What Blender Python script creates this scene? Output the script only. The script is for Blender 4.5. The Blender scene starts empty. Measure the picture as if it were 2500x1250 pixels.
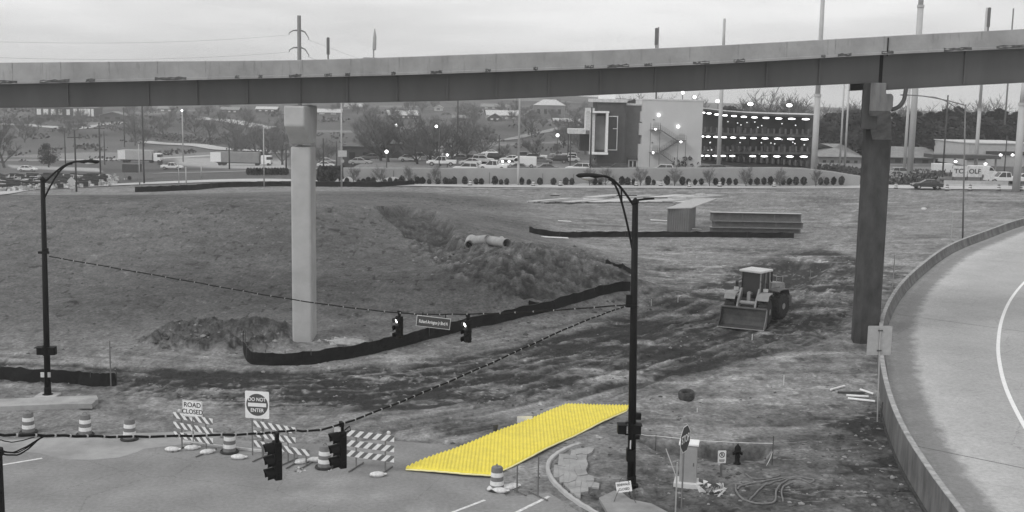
import bpy, math, random
import numpy as np
from mathutils import Vector, Matrix
R = math.radians
random.seed(7)
SC = bpy.context.scene
COL = SC.collection

# ------------------------------------------------------------------ camera
F = 2800.0; CX, CY = 1250.0, 625.0; HC = 16.0
PITCH = math.atan((625 - 235) / F); ROLL = R(1.0)
cam_d = bpy.data.cameras.new('camera'); cam = bpy.data.objects.new('camera', cam_d); COL.objects.link(cam)
cam_d.sensor_width = 36; cam_d.lens = 36 * F / 2500; cam_d.clip_start = 0.5; cam_d.clip_end = 9000
_f = np.array([0, math.cos(PITCH), -math.sin(PITCH)]); _U = np.array([0, math.sin(PITCH), math.cos(PITCH)]); _R = np.array([1., 0, 0])
c_, s_ = math.cos(ROLL), math.sin(ROLL)
cr = c_ * _R + s_ * _U; cu = -s_ * _R + c_ * _U; cf = _f
cam.matrix_world = Matrix(((cr[0], cu[0], -cf[0], 0), (cr[1], cu[1], -cf[1], 0), (cr[2], cu[2], -cf[2], HC), (0, 0, 0, 1)))
SC.camera = cam
SC.view_settings.view_transform = 'Standard'; SC.view_settings.look = 'None'
SC.view_settings.exposure = 0.04; SC.view_settings.gamma = 1.0
# ------------------------------------------------------------------ world: overcast, monochrome photograph
SUN_EL, SUN_AZ = R(42), R(235)
w = bpy.data.worlds.new('World'); SC.world = w; w.use_nodes = True
nt = w.node_tree; nt.nodes.clear()
N = nt.nodes.new; L = nt.links.new
sky = N('ShaderNodeTexSky'); sky.sky_type = 'NISHITA'; sky.sun_disc = False
sky.sun_elevation = SUN_EL; sky.sun_rotation = SUN_AZ; sky.dust_density = 4; sky.ozone_density = 1
bw = N('ShaderNodeRGBToBW'); L(sky.outputs[0], bw.inputs[0])
tc = N('ShaderNodeTexCoord'); mp = N('ShaderNodeMapping'); mp.inputs['Scale'].default_value = (1.2, 1.2, 9)
L(tc.outputs['Generated'], mp.inputs[0])
nz = N('ShaderNodeTexNoise'); nz.inputs['Scale'].default_value = 3.6; nz.inputs['Detail'].default_value = 6; nz.inputs['Roughness'].default_value = .5
L(mp.outputs[0], nz.inputs['Vector'])
cr_ = N('ShaderNodeMapRange'); cr_.inputs[1].default_value = .32; cr_.inputs[2].default_value = .68
cr_.inputs[3].default_value = 7.9; cr_.inputs[4].default_value = 10.9
L(nz.outputs[0], cr_.inputs[0])
mx = N('ShaderNodeMix'); mx.data_type = 'FLOAT'; mx.inputs[0].default_value = .88
L(bw.outputs[0], mx.inputs[2]); L(cr_.outputs[0], mx.inputs[3])
bg = N('ShaderNodeBackground'); bg.inputs[1].default_value = .1; L(mx.outputs[0], bg.inputs[0])
wo = N('ShaderNodeOutputWorld'); L(bg.outputs[0], wo.inputs[0])
sd = bpy.data.lights.new('sun', 'SUN'); sd.energy = 1.2; sd.angle = R(18); sd.color = (1, 1, 1)
so = bpy.data.objects.new('sun', sd); COL.objects.link(so)
# Nishita: rotation measured so that the sun stands at azimuth SUN_AZ clockwise from +Y
sv = Vector((math.sin(SUN_AZ) * math.cos(SUN_EL), math.cos(SUN_AZ) * math.cos(SUN_EL), math.sin(SUN_EL)))
so.rotation_euler = sv.to_track_quat('Z', 'Y').to_euler()

# ------------------------------------------------------------------ pixel <-> world of the photograph
def ray(px, py):
    v = cr * (px - CX) / F - cu * (py - CY) / F + cf
    return v
def W(px, py, d):
    v = ray(px, py); return Vector((v[0] / v[1] * d, d, HC + v[2] / v[1] * d))
def G(px, py, z=0.0):
    v = ray(px, py); t = (z - HC) / v[2]; return Vector((v[0] * t, v[1] * t, z))
def proj(X, Y, Z):
    dz = Z - HC
    a = X * cr[0] + Y * cr[1] + dz * cr[2]; b = X * cu[0] + Y * cu[1] + dz * cu[2]; c = X * cf[0] + Y * cf[1] + dz * cf[2]
    c = np.maximum(c, 1e-3)
    return CX + F * a / c, CY - F * b / c

# ------------------------------------------------------------------ noise
def _h(ix, iy, s):
    n = (ix * 374761393 + iy * 668265263 + s * 1442695041) & 0xffffffff
    n = ((n ^ (n >> 13)) * 1274126177) & 0xffffffff
    n = (n ^ (n >> 16)) & 0xffffffff
    return n / 4294967295.0
def vn(x, y, s=0):
    x = np.asarray(x, float); y = np.asarray(y, float)
    ix = np.floor(x).astype(np.int64); iy = np.floor(y).astype(np.int64)
    fx = x - ix; fy = y - iy; fx = fx * fx * (3 - 2 * fx); fy = fy * fy * (3 - 2 * fy)
    a = _h(ix, iy, s); b = _h(ix + 1, iy, s); c = _h(ix, iy + 1, s); d = _h(ix + 1, iy + 1, s)
    return (a * (1 - fx) + b * fx) * (1 - fy) + (c * (1 - fx) + d * fx) * fy
def fbm(x, y, o=4, s=0, g=.5):
    t = 0; a = 1; n = 0
    for i in range(o):
        t = t + a * (vn(x, y, s + i) - .5) * 2; n += a; a *= g; x = x * 2.03 + 17.3; y = y * 2.03 - 9.1
    return t / n
def sst(a, b, x):
    t = np.clip((x - a) / (b - a), 0, 1); return t * t * (3 - 2 * t)

# ------------------------------------------------------------------ terrain shape
CP = []   # (X, Y, Z)
def cz(px, py, z): p = G(px, py, z); CP.append((p.x, p.y, z))
def cd(px, py, d): p = W(px, py, d); CP.append((p.x, p.y, p.z))
for px in (-500, 0, 500, 1000, 1500, 2000, 2500, 3000): cz(px, 1700, 0); cz(px, 1330, 0)
for px in (0, 400, 800, 1200, 1600, 2000): cz(px, 1180, 0); cz(px, 1040, 0)
for px, py in ((-300, 900), (0, 900), (300, 905), (560, 905), (800, 900), (1000, 870), (1250, 812), (1500, 745), (1600, 700), (1400, 850), (1700, 820), (1900, 820)): cz(px, py, 0)
cz(2060, 850, .25); cz(2120, 840, .35); cz(2100, 950, .25); cz(2150, 1100, .1); cz(2300, 850, .4); cz(2600, 900, .4); cz(2700, 700, .5)
# mound
for px, py, z in ((-300, 850, .3), (0, 852, .25), (300, 862, .2), (560, 862, .15), (740, 850, .2), (950, 822, .35), (1200, 768, .35), (1400, 722, .3), (1520, 690, .35),
                  (-300, 650, 2.1), (0, 650, 2.1), (300, 650, 2.1), (650, 650, 2.1), (900, 650, 2.0), (1100, 640, 1.9), (1250, 655, 2.6), (1400, 675, 1.9),
                  (-300, 560, 3.5), (0, 560, 3.5), (300, 560, 3.6), (650, 560, 3.7), (850, 560, 3.7), (1000, 570, 3.0), (1150, 590, 3.0), (1270, 598, 3.7), (1400, 616, 3.1), (1500, 648, 2.2), (1540, 676, 1.0),
                  (-300, 508, 4.6), (0, 508, 4.6), (300, 505, 4.8), (600, 502, 5.0), (850, 502, 4.9), (960, 508, 4.4), (1080, 530, 3.6), (1200, 560, 2.5), (1320, 585, 1.4)):
    cz(px, py, z)
for px, py, d in ((-300, 478, 160), (0, 480, 158), (300, 480, 155), (600, 478, 158), (850, 474, 162), (1050, 480, 160)): cd(px, py, d)
for px, py, z in ((1330, 574, .6), (1430, 588, .1), (1520, 620, .05), (1570, 655, 0), (1590, 690, 0), (1200, 510, .9), (1350, 540, .4), (1500, 560, 0), (1700, 570, 0), (1950, 575, 0), (2150, 560, .3), (2300, 560, .7), (2420, 530, .9), (1600, 640, 0), (1800, 650, 0), (2000, 640, .1),
                  (2050, 720, .1), (1800, 720, 0), (1400, 500, 0), (1700, 500, 0), (2000, 500, .2), (2300, 500, .8), (2480, 500, 1.0)): cz(px, py, z)
# far road strip
for px, py, d in ((-300, 478, 195), (0, 472, 195), (300, 460, 198), (600, 458, 200), (850, 455, 202), (1200, 456, 203), (1600, 457, 203), (2000, 458, 203), (2300, 462, 200), (2600, 464, 198)): cd(px, py, d)
# beyond
for px, py, d in ((-300, 440, 250), (0, 440, 255), (400, 425, 250), (700, 420, 245),
                  (-300, 395, 370), (0, 400, 350), (350, 396, 370), (650, 396, 365), (850, 400, 300), (1050, 392, 290), (1350, 388, 290), (1650, 392, 300), (1950, 392, 300), (2300, 400, 290), (2700, 400, 290),
                  (-300, 345, 500), (0, 345, 500), (400, 345, 500), (800, 345, 480), (1200, 345, 460), (1600, 345, 460), (2000, 352, 460), (2400, 360, 460),
                  (-300, 295, 660), (0, 295, 660), (400, 290, 660), (800, 285, 640), (1200, 290, 620), (1600, 300, 640), (2000, 315, 640), (2500, 320, 660),
                  (-300, 245, 900), (0, 245, 900), (400, 240, 900), (800, 238, 900), (1200, 240, 900), (1500, 252, 900), (1800, 290, 900), (2200, 305, 900), (2700, 310, 900),
                  (-300, 205, 1200), (600, 200, 1200), (1200, 210, 1200), (1600, 262, 1200), (2200, 290, 1300), (2800, 290, 1300),
                  (-300, 210, 2500), (600, 210, 2500), (1300, 235, 2500), (2000, 275, 3000), (2800, 280, 3000)): cd(px, py, d)
CP = np.array(CP)
def _uv(X, Y): return X / Y, np.log(Y)
_pu, _pv = _uv(CP[:, 0], CP[:, 1])
def _k(r2): return np.sqrt(r2 + .0016)
_A = _k((_pu[:, None] - _pu[None]) ** 2 + (_pv[:, None] - _pv[None]) ** 2)
_n = len(CP); _M = np.zeros((_n + 3, _n + 3)); _M[:_n, :_n] = _A - np.eye(_n) * .002
_P = np.stack([np.ones(_n), _pu, _pv], 1); _M[:_n, _n:] = _P; _M[_n:, :_n] = _P.T
_wt = np.linalg.solve(_M, np.concatenate([CP[:, 2], np.zeros(3)]))
def tps(X, Y):
    X = np.asarray(X, float); Y = np.asarray(Y, float); u, v = _uv(X, Y)
    out = _wt[_n] + _wt[_n + 1] * u + _wt[_n + 2] * v
    for i in range(_n): out = out + _wt[i] * _k((u - _pu[i]) ** 2 + (v - _pv[i]) ** 2)
    return out
# raised parking lot behind the retaining wall
WL = W(838, 452, 209); WR = W(2105, 452, 206); PARK_Z = 2.0
def wall_y(X): return WL.y + (WR.y - WL.y) * (X - WL.x) / (WR.x - WL.x)
def park_mask(X, Y):
    return sst(0, 1.0, Y - wall_y(X) - .3) * sst(WL.x - 1, WL.x + .2, X) * (1 - sst(WR.x - 26, WR.x, X)) * (1 - sst(252, 285, Y))
def pmask(px, py, poly, soft=10, ys=3.0):
    """soft inside-mask of a polygon given in photograph pixels"""
    P = np.array(poly, float); x = px; y = py * ys; Px = P[:, 0]; Py = P[:, 1] * ys
    x0, x1 = Px.min() - soft * 2, Px.max() + soft * 2; y0, y1 = Py.min() - soft * 2, Py.max() + soft * 2
    out = np.zeros(np.shape(px)); sel = (x > x0) & (x < x1) & (y > y0) & (y < y1)
    if not np.any(sel): return out
    xs = x[sel]; yy = y[sel]; d2 = np.full(xs.shape, 1e18); ins = np.zeros(xs.shape, bool); n = len(P)
    for i in range(n):
        ax, ay, bx, by = Px[i], Py[i], Px[(i + 1) % n], Py[(i + 1) % n]
        ex, ey = bx - ax, by - ay; t = np.clip(((xs - ax) * ex + (yy - ay) * ey) / (ex * ex + ey * ey + 1e-9), 0, 1)
        d2 = np.minimum(d2, (xs - ax - t * ex) ** 2 + (yy - ay - t * ey) ** 2)
        c = ((ay > yy) != (by > yy)) & (xs < (bx - ax) * (yy - ay) / (by - ay + 1e-12) + ax); ins ^= c
    sd_ = np.where(ins, 1, -1) * np.sqrt(d2); out[sel] = sst(-soft, soft, sd_); return out

ROAD = [(-500, 1500), (-500, 1062), (0, 1064), (200, 1062), (420, 1058), (520, 1062), (640, 1072), (760, 1078), (840, 1070), (940, 1068), (1060, 1078), (1180, 1088), (1215, 1120), (1225, 1180), (1245, 1206), (1330, 1196), (1372, 1215), (1420, 1245), (1500, 1300), (1600, 1500)]
SCAR = [(925, 506), (990, 503), (1055, 515), (1095, 550), (1100, 585), (1150, 600), (1100, 606), (1020, 590), (985, 560), (950, 530)]
CLOD = [(960, 510), (1060, 520), (1120, 570), (1260, 592), (1420, 606), (1535, 645), (1545, 690), (1440, 705), (1300, 740), (1180, 700), (1080, 660), (1000, 600)]
TRENCH = [(1560, 1074), (1640, 1078), (1720, 1092), (1800, 1088), (1860, 1094), (1890, 1108), (1868, 1128), (1780, 1132), (1700, 1118), (1600, 1100)]
HOLE2 = [(1900, 650), (1960, 640), (2010, 650), (2000, 675), (1950, 690), (1880, 680)]
HAUL = [(-300, 870), (0, 880), (300, 893), (600, 905), (950, 895), (1250, 850), (1500, 780), (1700, 700), (1820, 650), (2000, 600), (2120, 640), (2090, 760), (2000, 830), (1750, 900), (1500, 950), (1300, 985), (900, 1000), (600, 1000), (300, 960), (0, 935), (-300, 930)]
DARKMUD = [(380, 905), (600, 915), (900, 905), (1100, 880), (1300, 860), (1420, 850), (1300, 930), (1000, 950), (600, 965), (430, 940)]
HEAP = [(330, 835), (400, 800), (500, 785), (640, 785), (712, 792), (712, 848), (560, 856), (400, 852)]
NEARR = [(1560, 1120), (1700, 1100), (1900, 1100), (2160, 1000), (2230, 1280), (1600, 1400), (1500, 1240)]
PATHS = [  # tracks of dry pale soil and wet dark ruts, (points, half width px, tone)
    ([(-50, 893), (250, 905), (420, 925)], 7, .9), ([(-50, 878), (200, 884), (350, 900)], 14, .7), ([(600, 932), (800, 928), (1000, 910), (1150, 890)], 4, 1.2), ([(450, 945), (700, 940), (1000, 935)], 5, -.7),
    ([(650, 960), (900, 950), (1200, 905), (1400, 870)], 4, .5), ([(1100, 940), (1300, 915), (1500, 880)], 5, -.6),
    ([(1180, 960), (1300, 945), (1330, 990)], 4, .7), ([(1500, 800), (1700, 740), (1760, 720)], 4, .8), ([(1520, 830), (1720, 765)], 5, -.8), ([(1560, 850), (1700, 800), (1760, 790)], 5, .7),
    ([(1600, 700), (1750, 650), (1950, 600), (2060, 540), (2090, 500)], 6, .45), ([(1990, 490), (2050, 530), (2090, 590)], 3, -.6), ([(2010, 480), (2080, 515), (2110, 560)], 3, -.5), ([(1950, 495), (2010, 545), (2080, 585)], 3, -.5),
    ([(1830, 870), (1950, 850), (2080, 800)], 5, -.6), ([(1900, 720), (2060, 690)], 8, .35), ([(1560, 885), (1620, 900), (1700, 880)], 5, .7),
    ([(1400, 975), (1480, 950), (1600, 925)], 6, -.6), ([(1150, 1085), (1290, 1030), (1380, 995)], 8, .35), ([(1000, 475), (1300, 480), (1500, 486)], 3, .3), ([(1700, 476), (1900, 485), (2000, 500)], 3, .4), ([(1300, 590), (1500, 610), (1800, 600)], 10, .35)]
def segd(px, py, pts, ys=3.0):
    d2 = np.full(np.shape(px), 1e18)
    for (ax, ay), (bx, by) in zip(pts[:-1], pts[1:]):
        ay = ay * ys; by = by * ys; ex, ey = bx - ax, by - ay
        t = np.clip(((px - ax) * ex + (py * ys - ay) * ey) / (ex * ex + ey * ey), 0, 1)
        d2 = np.minimum(d2, (px - ax - t * ex) ** 2 + (py * ys - ay - t * ey) ** 2)
    return np.sqrt(d2)

# ramp barrier (top edge in the photograph) -> world path
RAMP_Z = .9; BAR_H = .85
def catmull(P, n=8):
    out = []; P = [P[0]] + list(P) + [P[-1]]
    for i in range(1, len(P) - 2):
        for k in range(n):
            t = k / n; a, b, c, d = [Vector(q) for q in P[i - 1:i + 3]]
            out.append(.5 * ((2 * b) + (c - a) * t + (2 * a - 5 * b + 4 * c - d) * t * t + (3 * b - a - 3 * c + d) * t ** 3))
    out.append(Vector(P[-1])); return out
RAMP_PX = [(2560, 1480), (2440, 1370), (2340, 1245), (2262, 1140), (2205, 1050), (2172, 975), (2153, 900), (2146, 830), (2154, 765), (2190, 700), (2243, 648), (2315, 598), (2400, 565), (2500, 532), (2640, 505)]
RAMP = [G(a, b, RAMP_Z + BAR_H) for a, b in RAMP_PX]
RAMP.append(RAMP[-1] + (RAMP[-1] - RAMP[-2]).normalized() * 60)
RAMP = [Vector((p.x, p.y, RAMP_Z)) for p in catmull(RAMP, 8)]
def path_normals(P):
    out = []
    for i in range(len(P)):
        t = (P[min(i + 1, len(P) - 1)] - P[max(i - 1, 0)]); t.z = 0; t.normalize(); out.append(Vector((t.y, -t.x, 0)))
    return out
RN = path_normals(RAMP)      # points to the right of the travel direction (away from the field)
def ramp_mask(X, Y):
    sh = np.shape(X); X = np.ravel(X).astype(float); Y = np.ravel(Y).astype(float); out = np.zeros(X.shape)
    sel = (X > 8) & (X < 260) & (Y > 15) & (Y < 300)
    if not sel.any(): return out.reshape(sh)
    xs = X[sel]; ys = Y[sel]; best = np.full(xs.shape, 1e18); side = np.zeros(xs.shape)
    for p, n in zip(RAMP[::2], RN[::2]):
        d = (xs - p.x) ** 2 + (ys - p.y) ** 2; m = d < best; best[m] = d[m]; side[m] = ((xs - p.x) * n.x + (ys - p.y) * n.y)[m]
    out[sel] = sst(-.2, .8, side) * (1 - sst(17, 20, side)); return out.reshape(sh)

TRK = [[(-200, 884), (300, 912), (650, 932), (950, 915), (1250, 862), (1500, 805), (1760, 745), (1950, 660), (2070, 560), (2060, 500), (1960, 482)],
       [(1000, 1060), (1250, 1010), (1450, 955), (1700, 872), (1900, 800), (2010, 700), (2085, 590), (2110, 520)], [(500, 960), (900, 955), (1250, 905), (1500, 850), (1700, 790)]]
TRW = [[G(*p) for p in t] for t in TRK]
def tracks(X, Y):
    out = np.zeros(np.shape(X)); msk = np.zeros(np.shape(X)); rut = np.zeros(np.shape(X))
    for k, T in enumerate(TRW):
        best = np.full(np.shape(X), 1e9); lat = np.zeros(np.shape(X)); lon = np.zeros(np.shape(X)); acc = 0
        C = catmull([Vector((p.x, p.y, 0)) for p in T], 4)
        for a, b in zip(C[:-1], C[1:]):
            ex, ey = b.x - a.x, b.y - a.y; L2 = ex * ex + ey * ey; t = np.clip(((X - a.x) * ex + (Y - a.y) * ey) / L2, 0, 1); dx = X - a.x - t * ex; dy = Y - a.y - t * ey; d = np.hypot(dx, dy); m = d < best
            best = np.where(m, d, best); lat = np.where(m, np.sign(ex * dy - ey * dx) * d, lat); lon = np.where(m, acc + t * math.sqrt(L2), lon); acc += math.sqrt(L2)
        w_ = 1 - sst(4.0, 8.5, best); n = fbm(lat * 1.5, lon * .10, 4, 300 + k * 10, .6)
        out = out + w_ * n; msk = np.maximum(msk, w_); rut = rut + w_ * ((np.abs(np.abs(lat + .6 * vn(lon * .05, lon * 0, 7)) - 1.1) < .28) * 1.0 + (np.abs(np.abs(lat - 3) - .9) < .2) * .7) * (vn(lon * .12, lat * .2, 12) > .35)
    fd = 1 - .85 * sst(95, 125, Y); return out * fd, msk, rut * fd
def fields(X, Y, tone=True):
    z = tps(X, Y); px, py = proj(X, Y, z)
    jx = px + 14 * fbm(X * .5, Y * .5, 3, 50); jy = py + 5 * fbm(X * .5 + 9, Y * .5, 3, 60)
    tr, tm, rut_ = tracks(X, Y); road = pmask(px, py, ROAD, 12); roadj = pmask(jx, jy, ROAD, 10)
    near = 1 - sst(205, 240, Y)
    scar = pmask(jx, jy, SCAR, 10); clod = pmask(jx, jy, CLOD, 25); haul = pmask(jx, jy, HAUL, 25); heap = pmask(jx, jy, HEAP, 20)
    trench = pmask(jx, jy, TRENCH, 10); hole = pmask(jx, jy, HOLE2, 20); nearr = pmask(jx, jy, NEARR, 60)
    n1 = fbm(X * .25, Y * .25, 4, 1); n2 = fbm(X * 1.3, Y * 1.3, 4, 11); n3 = fbm(X * 3.2, Y * 3.2, 3, 21)
    rid = 1 - np.abs(fbm(X * .55 + .3 * n1, Y * .9, 4, 31)) * 2
    mound = sst(.8, 2.0, z) * near * (1 - sst(150, 175, Y))
    rough = .35 + .65 * np.clip(haul + clod + nearr * .8 + heap, 0, 1); rough = rough * (1 - .55 * mound * (1 - clod))
    amp = near * (1 - road)
    z = z + amp * (n1 * .13 * rough + n2 * .10 * rough + n3 * .045 * rough + (rid - .5) * .10 * haul)
    z = z + amp * clod * (np.maximum(n2, -.2) * .30 + n3 * .14) - scar * (1.1 + .25 * n2)
    heap = heap * sst(-.5, .35, n2 + .7 * n1); z = z - amp * .07 * rut_ * (mound < .3) + amp * .05 * tr + heap * (.28 + .30 * n2 + .22 * n3) - trench * .5 - hole * .5
    ruts = 0
    for pts, hw, tn in PATHS:
        if tn < 0: ruts = ruts + (1 - sst(hw * .6, hw * 2, segd(px, py, pts)))
    z = z - .10 * np.clip(ruts, 0, 1) * amp
    z = z * (1 - road) + (-.05) * road
    pk = park_mask(X, Y); z = z * (1 - pk) + PARK_Z * pk
    rm = ramp_mask(X, Y); z = z * (1 - rm) + np.minimum(z, .35) * rm
    far = sst(240, 320, Y); z = z + far * (fbm(X * .012, Y * .012, 3, 71) * 2.0)
    if not tone: return z
    a = .19 + .035 * n1 + .03 * n2 + .02 * n3                                   # open dry dirt
    g = .112 + .04 * fbm(X * .06, Y * .1, 3, 95) + .026 * fbm(X * .12, Y * .12, 3, 90) + .026 * n2 + .026 * n3 - .055 * (vn(X * 2.6, Y * 1.7, 61) > .86) + .05 * (vn(X * 2.9, Y * 1.9, 63) > .93)   # short worn grass on the mound
    mg = np.clip(mound + sst(.25, .9, z) * near * (px < 1500) * (1 - haul), 0, 1) * (1 - clod * .8)
    a = a * (1 - mg) + g * mg
    cl = .085 + .06 * n2 + .05 * n3 + .03 * (1 - 2 * vn(X * 2.2, Y * 1.1, 5))
    a = a * (1 - clod) + cl * clod
    a = a * (1 - scar) + (.065 + .035 * n2 + .02 * n3) * scar
    hv = .118 + .05 * n1 + .05 * fbm(X * .35, Y * .9, 4, 44) + .03 * n3
    pale = sst(.22, .5, fbm(X * .16, Y * .5, 4, 47)) * .13; wet = sst(.1, .4, fbm(X * .12, Y * .3, 4, 49)) * .055
    a = a * (1 - haul) + (hv + pale - wet) * haul
    dm = pmask(jx, jy, DARKMUD, 40); a = a - dm * .045 * (1 - sst(.1, .4, fbm(X * .2, Y * .8, 3, 46)))
    br = near * sst(1300, 1700, jx) * sst(540, 680, py) * (1 - road) * (1 - haul)
    a = a + br * (sst(.2, .5, fbm(X * .3, Y * .8, 4, 144)) * .12 - sst(.05, .4, fbm(X * .22, Y * .5, 4, 149)) * .06)
    nr = .080 + .035 * n1 + .04 * n2 + .025 * n3
    low = sst(960, 1060, py) * sst(1380, 1560, jx) * (1 - sst(2230, 2300, px)); nrm = np.clip(nearr + low * .7, 0, 1); a = a * (1 - nrm) + nr * nrm
    a = a * (1 - .85 * heap) + .85 * (.06 + .04 * n2 + .03 * n3) * heap
    a = a * (1 - trench) + (.045 + .02 * n2) * trench; a = a * (1 - hole * .7) + .06 * hole * .7
    for pts, hw, tn in PATHS:
        m = (1 - sst(hw * .5, hw * 2.2, segd(jx, jy, pts))) * (.6 + .4 * n2)
        a = a + m * (.10 * tn if tn > 0 else .06 * tn)
    lm = sst(600, 640, py) * 0
    dust = (1 - sst(0, 34, np.abs(segd(jx, jy, [(600, 1080), (900, 1060), (1180, 1075), (1240, 1200)])))) ; a = a + dust * .03
    # far land
    hl = .10 + .03 * fbm(X * .01, Y * .01, 4, 80) + .03 * fbm(X * .05, Y * .05, 3, 84)
    hl = hl + .10 * sst(.3, .45, fbm(X * .014, Y * .03, 3, 87)) - .03 * sst(.1, .5, fbm(X * .02, Y * .02, 3, 88))
    fm = sst(196, 215, Y); a = a * (1 - fm) + hl * fm
    pale2 = pmask(px, py, [(430, 378), (700, 384), (705, 412), (520, 404), (430, 398)], 14) + pmask(px, py, [(20, 404), (240, 410), (250, 418), (30, 416)], 6)
    a = a * (1 - np.clip(pale2, 0, 1)) + .36 * np.clip(pale2, 0, 1)
    a = a * (1 - pk) + (.20 + .02 * n1) * pk
    m1 = fbm(X * 2.3, Y * 1.5, 4, 201); m2 = fbm(X * .7, Y * .9, 4, 211); m3 = vn(X * 3.1, Y * 2.2, 221)
    a = a + near * (1 - mound) * (1 - clod) * (.11 * tr * tm - .035 * np.clip(rut_, 0, 1)); a = np.maximum(a, .035)
    k = near * (1 - road); loc = .62 + .45 * np.clip(haul + clod + heap + nearr + .5 * br, 0, 1) - .28 * mg
    a = a * (1 + k * loc * (.55 * m1 + .45 * m2)) * (1 - k * loc * .35 * (m3 > .82)) * (1 + k * loc * .6 * (m3 < .09))
    fld = k * (1 - haul) * (1 - mg) * (1 - clod) * (px > 900)
    a = a + fld * (.05 * fbm(X * .12, Y * .35, 4, 401) - .05 * sst(.15, .4, fbm(X * .10, Y * .22, 4, 407)) + .07 * sst(.25, .5, fbm(X * .09, Y * .4, 4, 411)))
    hk = k * np.clip(haul + .7 * br, 0, 1) * (1 - clod); r1_ = 1 - np.abs(fbm(X * .22 + 3, Y * .75, 4, 501)) * 2; r2_ = fbm(X * .10, Y * .16, 5, 521)
    a = a + hk * (.15 * sst(.93, .99, r1_) * sst(-.1, .2, fbm(X * .07, Y * .1, 3, 531)) - .055 * sst(.10, .22, r2_) + .03 * sst(.05, .2, -r2_))
    a = np.maximum(a, .035) * (1 + .06 * k)
    return z, np.clip(a, .02, .6)
_hc = {}
def H(x, y):
    return float(fields(np.array([x]), np.array([y]), False)[0])
_Ys = np.geomspace(32, 2400, 1500)
def GT(px, py):
    """point of the ground seen at a photograph pixel"""
    v = ray(px, py); X = v[0] / v[1] * _Ys; Z = HC + v[2] / v[1] * _Ys
    h = tps(X, _Ys); pk = park_mask(X, _Ys); h = h * (1 - pk) + PARK_Z * pk
    i = np.argmax(h > Z); i = max(i, 1)
    if not (h > Z).any(): i = len(_Ys) - 2
    a = (Z - h)[i - 1]; b = (Z - h)[i]; t = a / (a - b) if a != b else 0
    y = _Ys[i - 1] + t * (_Ys[i] - _Ys[i - 1]); x = v[0] / v[1] * y
    return Vector((x, y, H(x, y)))
def ppm(d): return F / d      # pixels per metre at a distance

# ------------------------------------------------------------------ materials (the photograph is monochrome but for one yellow thing)
MATS = {}
def mat(name, v, rough=.8, amt=.25, scale=3.0, metal=0.0, bump=0.0, bscale=20, color=None, emit=0, spec=.3, coord='Object', streak=None, alpha=None):
    if name in MATS: return MATS[name]
    m = bpy.data.materials.new(name); m.use_nodes = True; t = m.node_tree; b = t.nodes['Principled BSDF']; MATS[name] = m
    col = color if color else (v, v, v)
    b.inputs['Roughness'].default_value = rough; b.inputs['Metallic'].default_value = metal; b.inputs['Specular IOR Level'].default_value = spec
    c = t.nodes.new('ShaderNodeTexCoord')
    if amt > 0:
        mpn = t.nodes.new('ShaderNodeMapping'); t.links.new(c.outputs[coord], mpn.inputs[0])
        if streak: mpn.inputs['Scale'].default_value = streak
        n = t.nodes.new('ShaderNodeTexNoise'); n.inputs['Scale'].default_value = scale; n.inputs['Detail'].default_value = 8; n.inputs['Roughness'].default_value = .62
        t.links.new(mpn.outputs[0], n.inputs['Vector'])
        r = t.nodes.new('ShaderNodeMapRange'); r.inputs[1].default_value = .3; r.inputs[2].default_value = .7; r.inputs[3].default_value = 1 - amt; r.inputs[4].default_value = 1 + amt
        t.links.new(n.outputs[0], r.inputs[0])
        x = t.nodes.new('ShaderNodeVectorMath'); x.operation = 'SCALE'; x.inputs[0].default_value = col; t.links.new(r.outputs[0], x.inputs['Scale'])
        t.links.new(x.outputs[0], b.inputs['Base Color'])
    else: b.inputs['Base Color'].default_value = (*col, 1)
    if bump > 0:
        n2 = t.nodes.new('ShaderNodeTexNoise'); n2.inputs['Scale'].default_value = bscale; n2.inputs['Detail'].default_value = 5; t.links.new(c.outputs[coord], n2.inputs['Vector'])
        bp = t.nodes.new('ShaderNodeBump'); bp.inputs['Strength'].default_value = bump; bp.inputs['Distance'].default_value = .05
        t.links.new(n2.outputs[0], bp.inputs['Height']); t.links.new(bp.outputs[0], b.inputs['Normal'])
    if emit: b.inputs['Emission Color'].default_value = (1, 1, 1, 1); b.inputs['Emission Strength'].default_value = emit
    return m
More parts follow.
